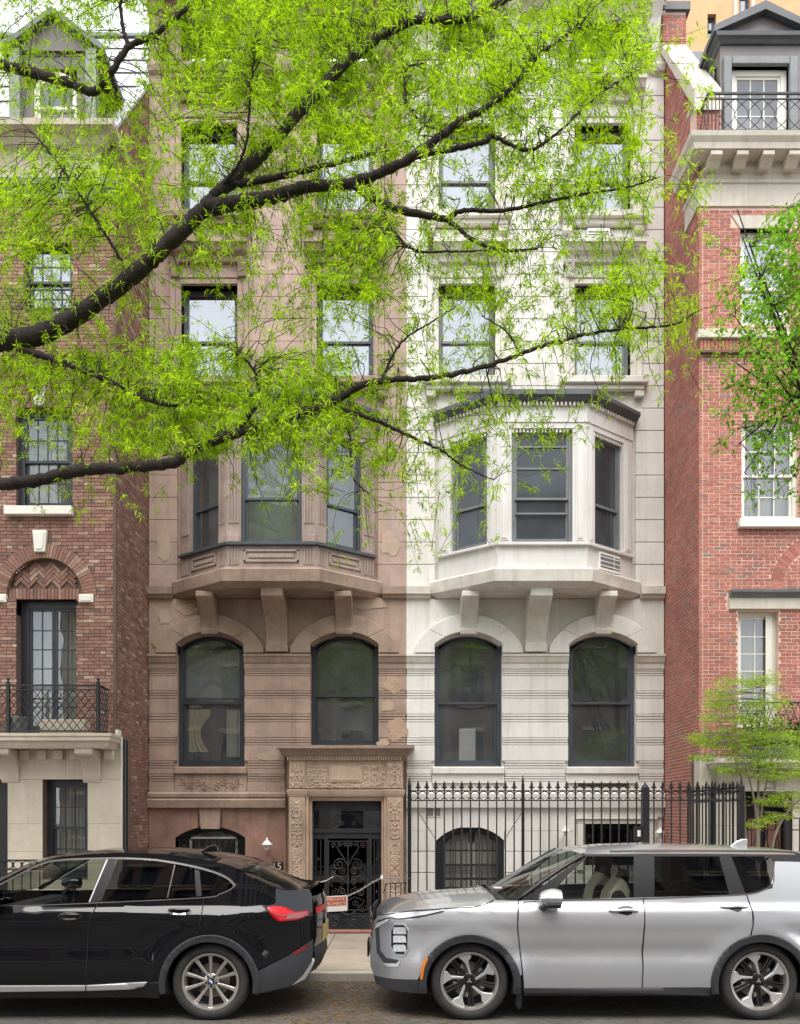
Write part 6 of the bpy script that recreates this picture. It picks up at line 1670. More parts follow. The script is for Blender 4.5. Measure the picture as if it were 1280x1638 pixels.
    return c
silver_car()
def black_car():
    yc = 8.885; xr, xf = -.825, -5.42
    hubR, hubF = (X(335, 7.96), .362), (X(335, 7.96)-2.86, .362)
    def W(x, z):
        w = .935
        if z < .5: w -= .05*((.5-z)/.3)**1.6
        w += .014*math.exp(-((z-.93)/.07)**2)-.016*math.exp(-((z-.72)/.12)**2)*(1-sm(-2.6, -2.2, x))
        r = math.hypot(x-hubR[0], z-hubR[1]); w += .028*math.exp(-((r-.50)/.09)**2)
        r = math.hypot(x-hubF[0], z-hubF[1]); w += .028*math.exp(-((r-.50)/.09)**2)
        if z > .98: w -= .03*sm(.98, 1.08, z)
        if z > 1.02: w -= .18*((z-1.02)/.5)**1.12
        e = max(0, xr-x)
        if e < .75: w -= .36*max(0, 1-e/.75)**2.4
        e = max(0, x-xf)
        if e < .7: w -= .4*max(0, 1-e/.7)**2.3
        return w
    c = Car('parked_car', 'black sloping-roof SUV parked at the kerb before the brick house', yc, W, -3.0)
    pt0 = c.pt
    c.pt = lambda px, py: pt0(px if px < 425 else 425+(px-425)*.80, py)      # tail seen past its near corner
    bk, pl, ss = CM['black'], CM['plastic'], CM['seam']
    A = lambda cx, cy, r, a0, a1, n=20: [(cx+r*math.cos(R(a0+(a1-a0)*i/n)), cy-r*math.sin(R(a0+(a1-a0)*i/n))) for i in range(n+1)]
    ro = (335, 1577); RO, RI = 81, 70; fo = (335-2.86*172, 1577)
    xg = [(-40, 1438), (8, 1450), (140, 1446), (157, 1443)]
    # body side
    d1 = c.panel([(-115, 1450), (8, 1451), (156, 1444), (141, 1480), (139, 1530), (138, 1576), (-95, 1580), (-105, 1520), (-112, 1480)], bk, 'front_door')
    d2 = c.panel([(157, 1444), (325, 1436), (322, 1462), (316, 1486), (311, 1499)]+A(*ro, RO, 108, 172, 10)+[(253, 1572), (139, 1576), (140, 1530), (142, 1480)], bk, 'rear_door')
    c.panel([(326, 1436), (352, 1429), (374, 1418), (380, 1410), (376, 1398), (384, 1394), (402, 1404), (430, 1417), (458, 1424), (489, 1424), (513, 1423), (518, 1433), (519.5, 1469), (520, 1500), (470, 1528), (411, 1552)]+A(*ro, RO, 20, 106, 16)+[(313, 1499), (318, 1486), (323, 1462)], bk, 'rear_wing')
    fe = A(*fo, RO, 8, 172, 20)
    c.panel([(-116, 1450), (-113, 1480), (-106, 1520), (-96, 1580)]+fe+[(fo[0]-150, 1560), (fo[0]-158, 1500), (fo[0]-145, 1460), (fo[0]-100, 1448)], bk, 'front_wing')
    for h in (ro, fo):
        ou = A(*h, RO, -8, 188, 30); ins = A(*h, RI, 190, -10, 30); c.panel([(h[0]+RO-2, 1592)]+ou+[(h[0]-RO+2, 1592)]+ins, pl, 'wheel_arch', off=.012, thick=.03)
    c.panel([(413, 1553), (470, 1529), (520, 1502), (520.5, 1520), (517, 1541), (502, 1566), (477, 1577), (415, 1589)], pl, 'rear_bumper', off=.002)
    c.panel([(477, 1577), (500, 1560), (519, 1536), (517, 1548), (504, 1566)], CM['satin'], 'skid_plate', off=.006)
    c.panel([(fo[0]+80, 1580), (138, 1576), (253, 1572), (254, 1597), (fo[0]+80, 1599)], CM['trim'], 'sill', off=.003, thick=.03)
    c.panel([(fo[0]+90, 1578), (138, 1576.5), (236, 1571), (232, 1577), (215, 1582), (138, 1585), (fo[0]+90, 1588)], CM['satin'], 'sill_strip', off=.02, thick=.015)
    c.strip([(138.5, 1576), (138.5, 1586)], .01, ss, 'door_gap', off=.022)
    # windows
    c.panel([(-60, 1447), (-30, 1432), (20, 1406), (63, 1385), (101, 1378), (171, 1374), (142, 1442), (10, 1449)], CM['glass'], 'front_side_window', d1, off=-.006)
    c.panel([(171, 1373), (188, 1373), (162, 1442), (142, 1443)], CM['trim'], 'door_pillar', d1, off=-.002)
    c.panel([(188, 1374), (240, 1377), (279, 1384), (267, 1436), (162, 1441)], CM['tint'], 'rear_side_window', d2, off=-.006)
    c.panel([(283, 1385), (311, 1391), (314, 1433), (270, 1436)], CM['tint'], 'rear_side_window', d2, off=-.006)
    c.panel([(311, 1391), (319, 1393), (323, 1433), (314, 1434)], CM['trim'], 'door_pillar', d2, off=-.002)
    c.panel([(319, 1394), (340, 1399), (357, 1406), (367, 1415), (361, 1423), (345, 1429), (323, 1433)], CM['tint'], 'quarter_window', None, off=-.006)
    c.strip([(-60, 1440), (-10, 1420), (25, 1402), (63, 1383), (101, 1375.5), (181, 1373), (240, 1375), (283, 1381), (321, 1389), (350, 1398), (368, 1408), (376, 1418)], (.014, .02), CM['chrome'], 'chrome_line', off=.004)
    c.strip([(-60, 1451), (8, 1450), (140, 1445), (325, 1436), (352, 1430), (370, 1422), (377, 1413)], .009, CM['chrome'], 'chrome_line', off=.005)
    for ln_ in ([(280, 1383), (268, 1436)], [(172, 1374), (143, 1443)]): c.strip(ln_, .012, CM['chrome'] if ln_[0][0] == 280 else CM['satin'], 'window_bar', off=.003)
    # upper side between chrome line and roof edge
    c.panel([(-70, 1446), (-12, 1416), (25, 1397), (63, 1379), (101, 1370), (186, 1364), (262, 1366), (321, 1374), (367, 1384), (384, 1392), (376, 1399), (381, 1411), (376, 1419), (368, 1408), (350, 1398), (321, 1389), (283, 1381), (240, 1375), (181, 1373), (101, 1375), (63, 1383), (25, 1401), (-10, 1420), (-60, 1449)], bk, 'roof_side', off=-.001)
    E = lambda *p: sorted(c.P(p)); CT = lambda *p: sorted(c.ctr(*q_) for q_ in p)
    ed = [(xf+.12, .86), (xf+.5, .95)]+E((-116, 1450), (-70, 1446), (-12, 1416), (25, 1397), (63, 1379), (101, 1370), (186, 1364), (262, 1366), (321, 1374), (367, 1384), (384, 1393), (402, 1404), (430, 1417), (458, 1424), (489, 1424), (513, 1423))
    cn = [(xf+.1, .9), (xf+.5, 1.02), (xf+1.3, 1.10)]+CT((-70, 1440), (0, 1413), (38, 1392), (84, 1371), (127, 1361.5), (186, 1356), (262, 1356.5), (321, 1362), (367, 1370), (405, 1380.5), (420, 1386), (450, 1400), (489, 1415), (510, 1419))
    xs = c.pt(384, 1393)[0]; xw0 = c.pt(-70, 1446)[0]; xw1 = c.pt(63, 1379)[0]; xe = c.pt(489, 1424)[0]; xt = c.pt(513, 1423)[0]
    c.top(ed, cn, ed[0][0], xw0, bk, 'bonnet', 2.6); c.top(ed, cn, xw0, xw1, CM['shield'], 'windscreen', 3); c.top(ed, cn, xw1, xs, bk, 'roof', 3.2)
    c.top(ed, cn, xs, xe, CM['tint'], 'rear_window', 3.0, vlim=.86); c.top(ed, cn, xe, xt, bk, 'boot_lid', 3.0)
    for sg in (-1, 1):
        rows_ = [[(x_, yc+sg*v*W(x_, lerp(ed, x_)), lerp(ed, x_)+(lerp(cn, x_)-lerp(ed, x_))*(1-v**3.0)+.003) for v in (.84, .89, .94, 1.0)] for x_ in [xs+(xe-xs)*i/12 for i in range(13)]]
        c.loft(rows_, bk, 'rear_pillar')
    # spoiler lip
    sp = [[(c.pt(374, 1390)[0]+dx, yc+v*.60, lerp(cn, c.pt(374, 1390)[0])+dz-(abs(v)**3)*.05) for v in [q_/10 for q_ in range(-10, 11)]] for dx, dz in ((-.1, .004), (.0, .0), (.13, -.012), (.155, -.03), (.06, -.035))]
    c.loft(sp, bk, 'spoiler')
    MB(lambda u, p, z: (X(338, yc)+u, yc+p, 1.575+z)).prism([(-.11, -.03), (-.03, .03), (.03, .045), (.07, .03), (.08, -.03)], -.02, .02).build('aerial_fin', bk, c.root, bevel=.01)
    # tail
    zz = [1.13, 1.08, .98, .85, .75, .65, .52, .40, .33]; xx = [-.86, -.84, -.828, -.825, -.825, -.835, -.825, -.875, -.965]
    tr = [[(x_+.06*(1-v*v), yc+v*W(x_, z), z) for v in [q_/12 for q_ in range(-12, 13)]] for x_, z in zip(xx, zz)]
    c.loft(tr[:6], bk, 'tailgate'); c.loft(tr[5:], pl, 'rear_bumper_face')
    MB().box(-.79, -.765, yc-.25, yc+.25, .66, .82).build('number_plate', CM['fleck'], c.root)
    tl = c.panel([(428, 1451), (440, 1449), (460, 1450), (468, 1453), (485, 1459), (512, 1457), (513, 1464), (492, 1471), (460, 1474), (447, 1473), (436, 1463)], CM['red'], 'tail_lamp', off=.012, thick=.02)
    c.panel([(470, 1461), (511, 1459), (511, 1464), (492, 1469), (466, 1472)], CM['red_dark'], 'lamp_lower', tl, off=.0145)
    c.strip([(430, 1452), (446, 1463), (470, 1464), (511, 1461)], .008, CM['red_dark'], 'lamp_line', tl, off=.016)
    c.loft([[(-.825+.06*(1-v*v)+.008, yc+v*.58, z) for v in [q_/12 for q_ in range(-12, -3)]] for z in (.97, 1.03)], CM['red'], 'tail_lamp_inner')
    c.panel([(478, 1524), (510, 1511), (512, 1515), (482, 1528)], CM['red_dark'], 'reflector', off=.008)
    # seams, handles
    for ln_ in ([(157, 1444), (142, 1480), (139.5, 1530), (138.5, 1575)], [(325.5, 1437), (322.5, 1462), (317, 1486), (312, 1499)], [(411, 1502), (430, 1494), (448, 1478)], [(-115, 1450), (-112, 1480), (-105, 1520), (-95, 1578)]): c.strip(ln_, .0075, ss, 'panel_gap', off=.005)
    for (a, b, y0, dr) in ((92, 131, 1466, d1), (267, 307, 1458, d2)):
        cx_, cy_ = (a+b)/2, y0
        c.panel([(cx_+(b-a)/2*math.cos(R(t)), cy_-7*math.sin(R(t))) for t in range(0, 360, 20)], CM['trim'], 'handle_cup', dr, off=.001)
        for sd in (-1, 1):
            pts = [c.pt(a+3+(b-a-6)*i/8, y0-2.5) for i in range(9)]
            MB().tube([(x_, yc+sd*(W(x_, z)+.024*math.sin(math.pi*(.1+.8*i/8))), z) for i, (x_, z) in enumerate(pts)], [.008]+[.015]*7+[.008], 8).build('door_handle', bk, dr, smooth=True)
        c.strip([(cx_-10, y0+3.5), (cx_, y0+4.5), (cx_+10, y0+3.5)], .014, CM['chrome'], 'handle_glint', dr, off=.006)  # chrome lower edge of the handle
    # mirror just out of frame
    for sd in (-1, 1):
        x0, z0 = c.pt(-8, 1440); ym = yc+sd*(W(x0, z0)+.12)
        rows_ = [[(x0-.1+.2*i/8, ym+sd*.09*math.cos(a)*math.sin(math.pi*min(1, .12+.62*i/8))**.6, z0+.02+.075*math.sin(math.pi*min(1, .12+.62*i/8))**.6*math.sin(a)) for a in [R(30*q_) for q_ in range(13)]] for i in range(9)]
        c.loft(rows_, bk, 'mirror'); MB().tube([(x0, ym, z0-.04), (x0-.05, yc+sd*(W(x0, z0)-.02), z0-.08)], [.03, .03], 8).build('mirror_arm', CM['trim'], c.root)
    # nose (out of frame)
    nr = [[(x_-.1*(1-v*v), yc+v*W(x_, z), z) for v in [q_/8 for q_ in range(-8, 9)]] for x_, z in ((xf+.12, .86), (xf+.05, .7), (xf, .5), (xf+.05, .3))]
    c.loft(nr, bk, 'front_bumper')
    MB().box(xf+.4, xr-.35, yc-.70, yc+.70, .22, .45).build('underbody', CM['dark'], c.root)
    MB().box(hubF[0]+.42, hubR[0]-.45, yc-.86, yc+.86, .24, .40).build('floor', CM['dark'], c.root)
    MB().box(xf+.3, -4.0, yc-.66, yc+.66, .45, .9).build('engine_bay', CM['dark'], c.root)
    MB().box(-4.0, -3.75, yc-.8, yc+.8, .75, 1.03).build('dashboard', CM['seat'], c.root, bevel=.04)
    MB().box(-1.9, -.95, yc-.6, yc+.6, .5, .98).build('boot', CM['dark'], c.root)
    seats(c, [-3.2, -2.35], 1)
    MB().tube([(-3.6+.04*math.sin(R(a)), yc+.37+.18*math.cos(R(a)), 1.0+.18*math.sin(R(a))) for a in range(0, 361, 30)], .014, 6).build('steering_wheel', CM['seat'], c.root)
    for hx, hz in (hubF, hubR):
        for sd in (-1, 1):
            MB(lambda u, p, z: (hx+u, yc+sd*(.60+p), hz+z)).ring([(.42*math.cos(R(t)), .42*math.sin(R(t))) for t in range(-15, 196, 10)], [(.405*math.cos(R(t)), .405*math.sin(R(t))) for t in range(-15, 196, 10)], 0, .29).box(-.4, .4, -.01, 0, -.1, .4).build('arch_liner', CM['dark'], c.root)
    c.wheel(hubR, .362, .265, 'ten'); c.wheel(hubF, .362, .265, 'ten')
black_car()
# ------------------------------------------------------------------ trees
rng = np.random.default_rng(21)
def limb_pts(pts):
    """(px,py,depth) polyline -> smooth world polyline"""
    w_ = [(X(a, d), d, Z(b, d)) for a, b, d in pts]; return catmull(w_, 7)
def bark_tube(pts, r0, r1, n=10, wob=.06):
    k = len(pts); rr = [(r0+(r1-r0)*(i/(k-1))**.85)*(1+wob*math.sin(i*1.7)+wob*random.uniform(-.6, .6)) for i in range(k)]
    return pts, rr, n
def leaf_mesh(name, V, Fc, m, parent):
    me = bpy.data.meshes.new(name); me.vertices.add(len(V)); me.vertices.foreach_set('co', V.astype(np.float32).ravel())
    n = len(Fc); me.loops.add(n*3); me.loops.foreach_set('vertex_index', Fc.astype(np.int32).ravel()); me.polygons.add(n)
    me.polygons.foreach_set('loop_start', np.arange(0, n*3, 3, dtype=np.int32)); me.update(calc_edges=True); me.validate()
    me.materials.append(m); o = bpy.data.objects.new(name, me); COL.objects.link(o); attach(o, parent); o['kind'] = 'stuff'; return o
def unit(a): return a/np.maximum(np.linalg.norm(a, axis=-1, keepdims=True), 1e-9)
def leaves(base, direc, length, width, droop=.12, fold=.25):
    """narrow leaves: base points, unit directions, length and width arrays -> verts, tris (4 tris per leaf)"""
    n = len(base); up = np.tile(np.array([0, 0, 1.0]), (n, 1))+rng.normal(0, .55, (n, 3))
    side = unit(np.cross(direc, up)); nor = unit(np.cross(side, direc))
    L = length[:, None]; Wd = width[:, None]
    tip = base+direc*L+np.array([0, 0, -1.0])*L*droop*rng.random((n, 1))*2
    m1 = base+direc*L*.45
    a = m1+side*Wd*.5+nor*Wd*fold; b = m1-side*Wd*.5+nor*Wd*fold; c = m1
    V = np.stack([base, a, c, b, tip], 1).reshape(-1, 3); i = np.arange(n)[:, None]*5
    Fc = np.concatenate([i+np.array([[0, 1, 2]]), i+np.array([[0, 2, 3]]), i+np.array([[1, 4, 2]]), i+np.array([[2, 4, 3]])], 1).reshape(-1, 3)
    return V, Fc
def oak():
    root = empty('oak_tree', (-7.4, 10.7, .1), 'big street oak with fine bright green leaves reaching in from the left', 'tree')
    T = (-7.4, 10.7)
    limbs = {
      'A': ([(-170, 640, 10.5), (-60, 575, 10.2), (0, 546, 10.0), (60, 537, 9.9), (120, 507, 9.8), (200, 450, 9.7), (270, 388, 9.6), (330, 330, 9.6), (365, 295, 9.6), (430, 235, 9.7), (500, 155, 9.8), (560, 95, 9.9), (605, 60, 10), (665, 33, 10), (740, 30, 10.1), (812, -2, 10.2), (900, -60, 10.3)], .142, .026),
      'B': ([(330, 332, 9.6), (400, 321, 9.5), (440, 315, 9.5), (490, 299, 9.4), (560, 293, 9.3), (640, 262, 9.2), (700, 221, 9.2), (735, 195, 9.2), (790, 165, 9.2), (830, 128, 9.2), (860, 90, 9.2), (930, 40, 9.3)], .085, .014),
      'C': ([(565, 295, 9.3), (620, 330, 9.2), (700, 348, 9.2), (715, 352, 9.2), (760, 385, 9.1), (800, 400, 9.0), (860, 398, 9.0)], .05, .010),
      'D': ([(715, 352, 9.2), (740, 337, 9.1), (800, 337, 9.1), (860, 326, 9.1), (925, 312, 9.0), (1000, 300, 9), (1050, 285, 9)], .03, .007),
      'E': ([(660, 250, 9.2), (720, 238, 9.1), (775, 227, 9.0), (790, 218, 9.0), (840, 240, 9.0), (880, 222, 9.0), (960, 150, 9.0), (1010, 120, 9.0)], .036, .007),
      'F': ([(-120, 60, 10.4), (0, 102, 10.2), (60, 118, 10.1), (110, 132, 10.0), (152, 146, 10.0), (180, 112, 9.9), (207, 74, 9.9), (240, 60, 9.9), (285, 25, 9.9), (330, -20, 9.9)], .072, .02),
      'G': ([(205, 72, 9.9), (196, 40, 9.9), (192, -10, 9.9)], .028, .018),
      'H': ([(-150, 740, 10.4), (-60, 768, 10.1), (0, 774, 9.9), (60, 768, 9.8), (130, 752, 9.7), (200, 748, 9.6), (278, 740, 9.5), (300, 722, 9.5), (370, 697, 9.4), (430, 680, 9.3), (480, 664, 9.2), (530, 645, 9.2), (580, 616, 9.1), (620, 608, 9.1), (700, 603, 9.0), (780, 585, 9.0), (850, 560, 8.9), (930, 537, 8.9), (1000, 526, 8.9), (1075, 520, 8.9), (1110, 500, 8.9)], .090, .007),
      'I': ([(378, 692, 9.4), (410, 650, 9.3), (415, 630, 9.3), (405, 590, 9.2), (380, 565, 9.2)], .03, .012),
      'J': ([(535, 652, 9.2), (600, 672, 9.1), (660, 700, 9.1), (705, 720, 9.0), (740, 745, 9.0), (790, 768, 9.0)], .028, .006),
      'K': ([(30, 556, 9.95), (110, 583, 9.8), (180, 612, 9.7), (240, 640, 9.6), (285, 648, 9.5), (310, 640, 9.5)], .042, .018),
      'L': ([(372, 296, 9.6), (430, 286, 9.5), (500, 270, 9.5), (560, 255, 9.4), (600, 243, 9.4)], .042, .02),
      'M': ([(620, 60, 10), (640, 90, 9.9), (648, 140, 9.8), (652, 170, 9.8), (680, 200, 9.7), (700, 205, 9.7)], .02, .009),
      'N': ([(545, 660, 9.2), (560, 700, 9.1), (563, 760, 9.1), (590, 790, 9.1)], .018, .007),
      'O': ([(200, 450, 9.7), (190, 410, 9.6), (140, 330, 9.5), (100, 270, 9.5), (60, 220, 9.6)], .022, .01),
      'Q': ([(345, 310, 9.6), (390, 245, 9.4), (402, 130, 9.3), (410, 70, 9.3)], .02, .01),
      'S': ([(585, 290, 9.3), (650, 392, 9.1), (720, 402, 9.0), (780, 400, 9)], .018, .007),
      'U': ([(612, 605, 9.1), (640, 550, 9.0), (690, 515, 9.0), (730, 490, 8.9)], .016, .007),
      'V': ([(830, 563, 8.9), (810, 530, 8.9), (770, 505, 8.9)], .012, .006)}
    segs = []; twigs = MB()
    trunk_pts = catmull([(T[0]-.1, T[1], -.05), (T[0], T[1], .6), (T[0]+.05, T[1], 2.2), (T[0]+.15, T[1]-.05, 4.2), (T[0]+.25, T[1]-.1, 6.2), (T[0]+.3, T[1]-.2, 8.6), (T[0]+.35, T[1]-.3, 11.2)], 5)
    MB().tube(trunk_pts, [.42-.28*i/(len(trunk_pts)-1)+(.12 if i < 2 else 0) for i in range(len(trunk_pts))], 18).build('trunk', M['bark'], root, smooth=True)
    for k_, (pts, r0, r1) in limbs.items():
        wp = limb_pts(pts)
        if k_ in 'AFH':
            z_ = {'A': 6.4, 'F': 10.6, 'H': 5.0}[k_]; a = Vector((T[0]+.2, T[1]-.15, z_)); b = Vector(wp[0]); wp = [tuple(a+(b-a)*t/6) for t in range(6)]+wp
        # slight knots and bends
        n = 14 if r0 > .08 else (9 if r0 > .03 else 6)
        dense = []
        for a, b in zip(wp, wp[1:]):
            for t in range(2): dense.append(tuple(a[i]+(b[i]-a[i])*t/2+random.gauss(0, .003+.018*r0) for i in range(3)))
        dense.append(wp[-1]); kk = len(dense)
        rr = [(r0+(r1-r0)*(i/(kk-1))**.8)*(1+.05*math.sin(i*.9+r0*50)+random.uniform(-.05, .05)) for i in range(kk)]
        MB().tube(dense, rr, n).build('limb', M['bark'], root, smooth=True)
        for p, r_ in zip(dense[::2], rr[::2]): segs.append((*p, r_))
    # foliage thickness over the crown, by 80-pixel cells (rows from the top)
    D = [[.5,.5,.42,.72,.9,.9,.85,.8,.72,.78,.8,.85,.75,.12,0],
         [.62,.68,.42,.72,.9,.9,.9,.85,.9,.9,.9,.88,.72,.15,0],
         [.42,.42,.55,.6,.6,.85,.9,.88,.82,.66,.72,.66,.66,.2,0],
         [.75,.75,.75,.68,.72,.8,.7,.66,.55,.4,.72,.75,.7,.45,0],
         [.82,.76,.7,.6,.7,.6,.8,.75,.5,.45,.6,.6,.35,.1,0],
         [.45,.5,.5,.4,.2,.36,.72,.78,.62,.7,.55,.5,.75,.5,.1],
         [.72,.55,.4,.35,.4,.48,.46,.3,.42,.5,.52,.66,.75,.6,.12],
         [.75,.8,.76,.82,.7,.74,.72,.48,.42,.42,.32,.28,.2,.12,0],
         [.3,.55,.76,.86,.86,.85,.8,.62,.58,.66,.48,.18,0,0,0],
         [.1,.3,.2,.12,.08,.32,.5,.58,.5,.5,.12,0,0,0,0],
         [0,0,0,0,0,0,.08,.14,.25,.04,0,0,0,0,0]]
    sg = np.array(segs); spx = CX+sg[:, 0]*F/sg[:, 1]; spy = HY-(sg[:, 2]-EYE)*F/sg[:, 1]
    sprays = []
    def cell(cx, cy, c, boost=1.0):
        if c <= 0: return
        n = -math.log(1-min(c, .93))*6400/110*(2.0 if c < .7 else 2.8)/7.0
        n *= boost; n = int(n)+(1 if rng.random() < n % 1 else 0)
        for _ in range(n): sprays.append((cx+rng.uniform(0, 80), cy+rng.uniform(0, 80)))
    for j, row in enumerate(D):
        for i, c in enumerate(row): cell(i*80, j*80, c, 1.55 if j in (7, 8) and i < 8 else 1.0)
    for j in range(-4, 0):
        for i in range(-5, 13): cell(i*80, j*80, .7)
    for j in range(0, 9):
        for i in range(-5, 0): cell(i*80, j*80, .6)
    B = []; Dr = []; Ls = []; Ws = []
    used = {}
    for (px, py) in sprays:
        d2 = (spx-px)**2+(spy-py)**2; k = int(np.argmin(d2+rng.uniform(0, 2500, len(d2)))); dep = sg[k, 1]+(abs(rng.normal(0, .8))+.05 if rng.random() < .86 else -abs(rng.normal(0, .5)))
        dep = min(max(dep, 7.9), 12.4)
        c = np.array([X(px, dep), dep, Z(py, dep)])
        q = sg[k, :3]; off = c-q; dist = np.linalg.norm(off)
        # twig from the limb to the spray, bowed
        direc = unit(off+rng.normal(0, .25, 3)*dist+np.array([0, 0, -.06]))
        sl = rng.uniform(.4, .75)
        start = c-direc*sl*.5; end = c+direc*sl*.5+np.array([0, 0, -.06*sl])
        bow = np.array([rng.normal(0, .07), rng.normal(0, .07), rng.uniform(.0, .14)])*dist
        if dist < 1.0 and rng.random() < .45:
            m1 = q+(start-q)*.5+bow; tw = [tuple(q), tuple(q+(m1-q)*.5+bow*.25), tuple(m1), tuple(start), tuple(c), tuple(end)]
            r_ = min(.0075, sg[k, 3]*.5); twigs.tube(catmull(tw, 2), [r_*(1-.12*i*.6) if r_*(1-.12*i*.6) > .0022 else .0022 for i in range(11)], 4, False)
        else: twigs.tube([tuple(start), tuple(c), tuple(end)], [.0035, .003, .0015], 4, False)
        nt_ = 7
        for t in range(nt_):
            f = (t+.5+rng.uniform(-.3, .3))/nt_; p = start+(end-start)*f+rng.normal(0, .028, 3)
            ax = unit(direc+rng.normal(0, .6, 3)); nl = int(rng.integers(6, 9))
            # short side shoot carrying a star of leaves
            sh = unit(rng.normal(0, 1, 3)+ax*.3); e = p+sh*rng.uniform(.02, .10)
            th = rng.uniform(0, 6.283)+np.arange(nl)*6.283/nl+rng.normal(0, .25, nl)
            s1 = unit(np.cross(ax, [.3, .2, .9])); s2 = np.cross(ax, s1); cone = rng.uniform(.65, 1.45, nl)
            dv = np.cos(cone)[:, None]*ax+np.sin(cone)[:, None]*(np.cos(th)[:, None]*s1+np.sin(th)[:, None]*s2)
            dv = unit(dv+np.array([0, 0, -.22]))
            ln = rng.uniform(.045, .10, nl)
            B.append(np.tile(e, (nl, 1))+dv*.004); Dr.append(dv); Ls.append(ln); Ws.append(ln*rng.uniform(.13, .20, nl))
    V, Fc = leaves(np.concatenate(B), np.concatenate(Dr), np.concatenate(Ls), np.concatenate(Ws))
    leaf_mesh('crown', V, Fc, M['leaf'], root)
    tw = twigs.build('twigs', M['twig'], root); tw['kind'] = 'stuff'
    return root
oak()
def oval_leaves(base, direc, length, width):
    n = len(base); up = np.tile(np.array([0, 0, 1.0]), (n, 1))+rng.normal(0, .5, (n, 3)); side = unit(np.cross(direc, up)); nor = unit(np.cross(side, direc))
    L = length[:, None]; Wd = width[:, None]
    q = [base, base+direc*L*.3+side*Wd*.42+nor*Wd*.1, base+direc*L*.65+side*Wd*.45+nor*Wd*.1, base+direc*L-np.array([0, 0, .15])*L, base+direc*L*.65-side*Wd*.45+nor*Wd*.1, base+direc*L*.3-side*Wd*.42+nor*Wd*.1]
    V = np.stack(q, 1).reshape(-1, 3); i = np.arange(n)[:, None]*6
    Fc = np.concatenate([i+np.array([[0, 1, 5]]), i+np.array([[1, 2, 5]]), i+np.array([[2, 4, 5]]), i+np.array([[2, 3, 4]])], 1).reshape(-1, 3)
    return V, Fc
def side_tree():
    """street tree standing right of the frame, its crown reaching in"""
    root = empty('street_tree', (6.9, 10.8, .1), 'leafy street tree reaching in at the right edge', 'tree')
    y = 11.0; tp = catmull([(6.9, 10.8, -.05), (6.88, 10.8, 1.5), (6.8, 10.85, 3.4), (6.75, 10.9, 5.6), (6.6, 11, 8.2), (6.5, 11, 10.5)], 5)
    MB().tube(tp, [.17-.13*i/(len(tp)-1)+(.04 if i < 2 else 0) for i in range(len(tp))], 14).build('trunk', M['bark'], root, smooth=True)
    D = [[0, .35, .75], [.1, .6, .85], [.35, .75, .9], [.45, .8, .9], [.4, .75, .85], [.35, .75, .8], [.55, .85, .85], [.5, .8, .8], [.2, .6, .7], [0, .45, .5], [0, .3, .35]]
    # columns of 45 px from 1148, rows of 42 px from 335
    limbs = []; 
    for i in range(11):
        a = Vector(tp[int(6+i*1.6)]); py = 350+40*i+random.uniform(-15, 15); px = random.uniform(1175, 1225); d = y+random.uniform(-.9, .9)
        b = Vector((X(px, d), d, Z(py, d))); m_ = (a+b)/2+Vector((0, 0, .15)); pts = catmull([tuple(a), tuple(m_), tuple(b)], 5)
        MB().tube(pts, [.035-.028*k/(len(pts)-1) for k in range(len(pts))], 6).build('limb', M['bark'], root, smooth=True); limbs += pts
    la = np.array(limbs); B = []; Dr = []; Ls = []; tw = MB()
    rows = [(1148+45*i, 335+42*j, c) for j, r in enumerate(D) for i, c in enumerate(r)]+[(1283+45*i, 300+42*j, .8) for j in range(12) for i in range(6)]+[(1200+45*i, 250+42*j, .5 if i > 1 else 0) for i in range(8) for j in range(2)]
    for cx, cy, c in rows:
        if c <= 0: continue
        for _ in range(max(1, int(-math.log(1-c)*45*42/26/15*1.8+rng.random()))):
            px, py = cx+rng.uniform(0, 45), cy+rng.uniform(0, 42); d = y+rng.normal(0, .6); p = np.array([X(px, d), d, Z(py, d)])
            k = int(np.argmin(((la-p)**2).sum(1))); q = la[k]; dv = unit(p-q+rng.normal(0, .1, 3)); L_ = rng.uniform(.25, .45); s0 = p-dv*L_*.5; e0 = p+dv*L_*.5+np.array([0, 0, -.08])
            if np.linalg.norm(p-q) > .55: q = s0-dv*.12
            tw.tube([tuple(q), tuple((q+s0)/2+np.array([0, 0, .04])), tuple(s0), tuple(e0)], [.005, .004, .003, .0015], 4, False)
            n = 15; f = rng.random(n)[:, None]; bp = s0+(e0-s0)*f+rng.normal(0, .035, (n, 3)); dd = unit(dv*.5+rng.normal(0, .8, (n, 3))+np.array([0, 0, -.15]))
            B.append(bp); Dr.append(dd); Ls.append(rng.uniform(.045, .075, n))
    L_ = np.concatenate(Ls); V, Fc = oval_leaves(np.concatenate(B), np.concatenate(Dr), L_, L_*.62); leaf_mesh('crown', V, Fc, M['leaf2'], root)
    t = tw.build('twigs', M['twig'], root); t['kind'] = 'stuff'
side_tree()
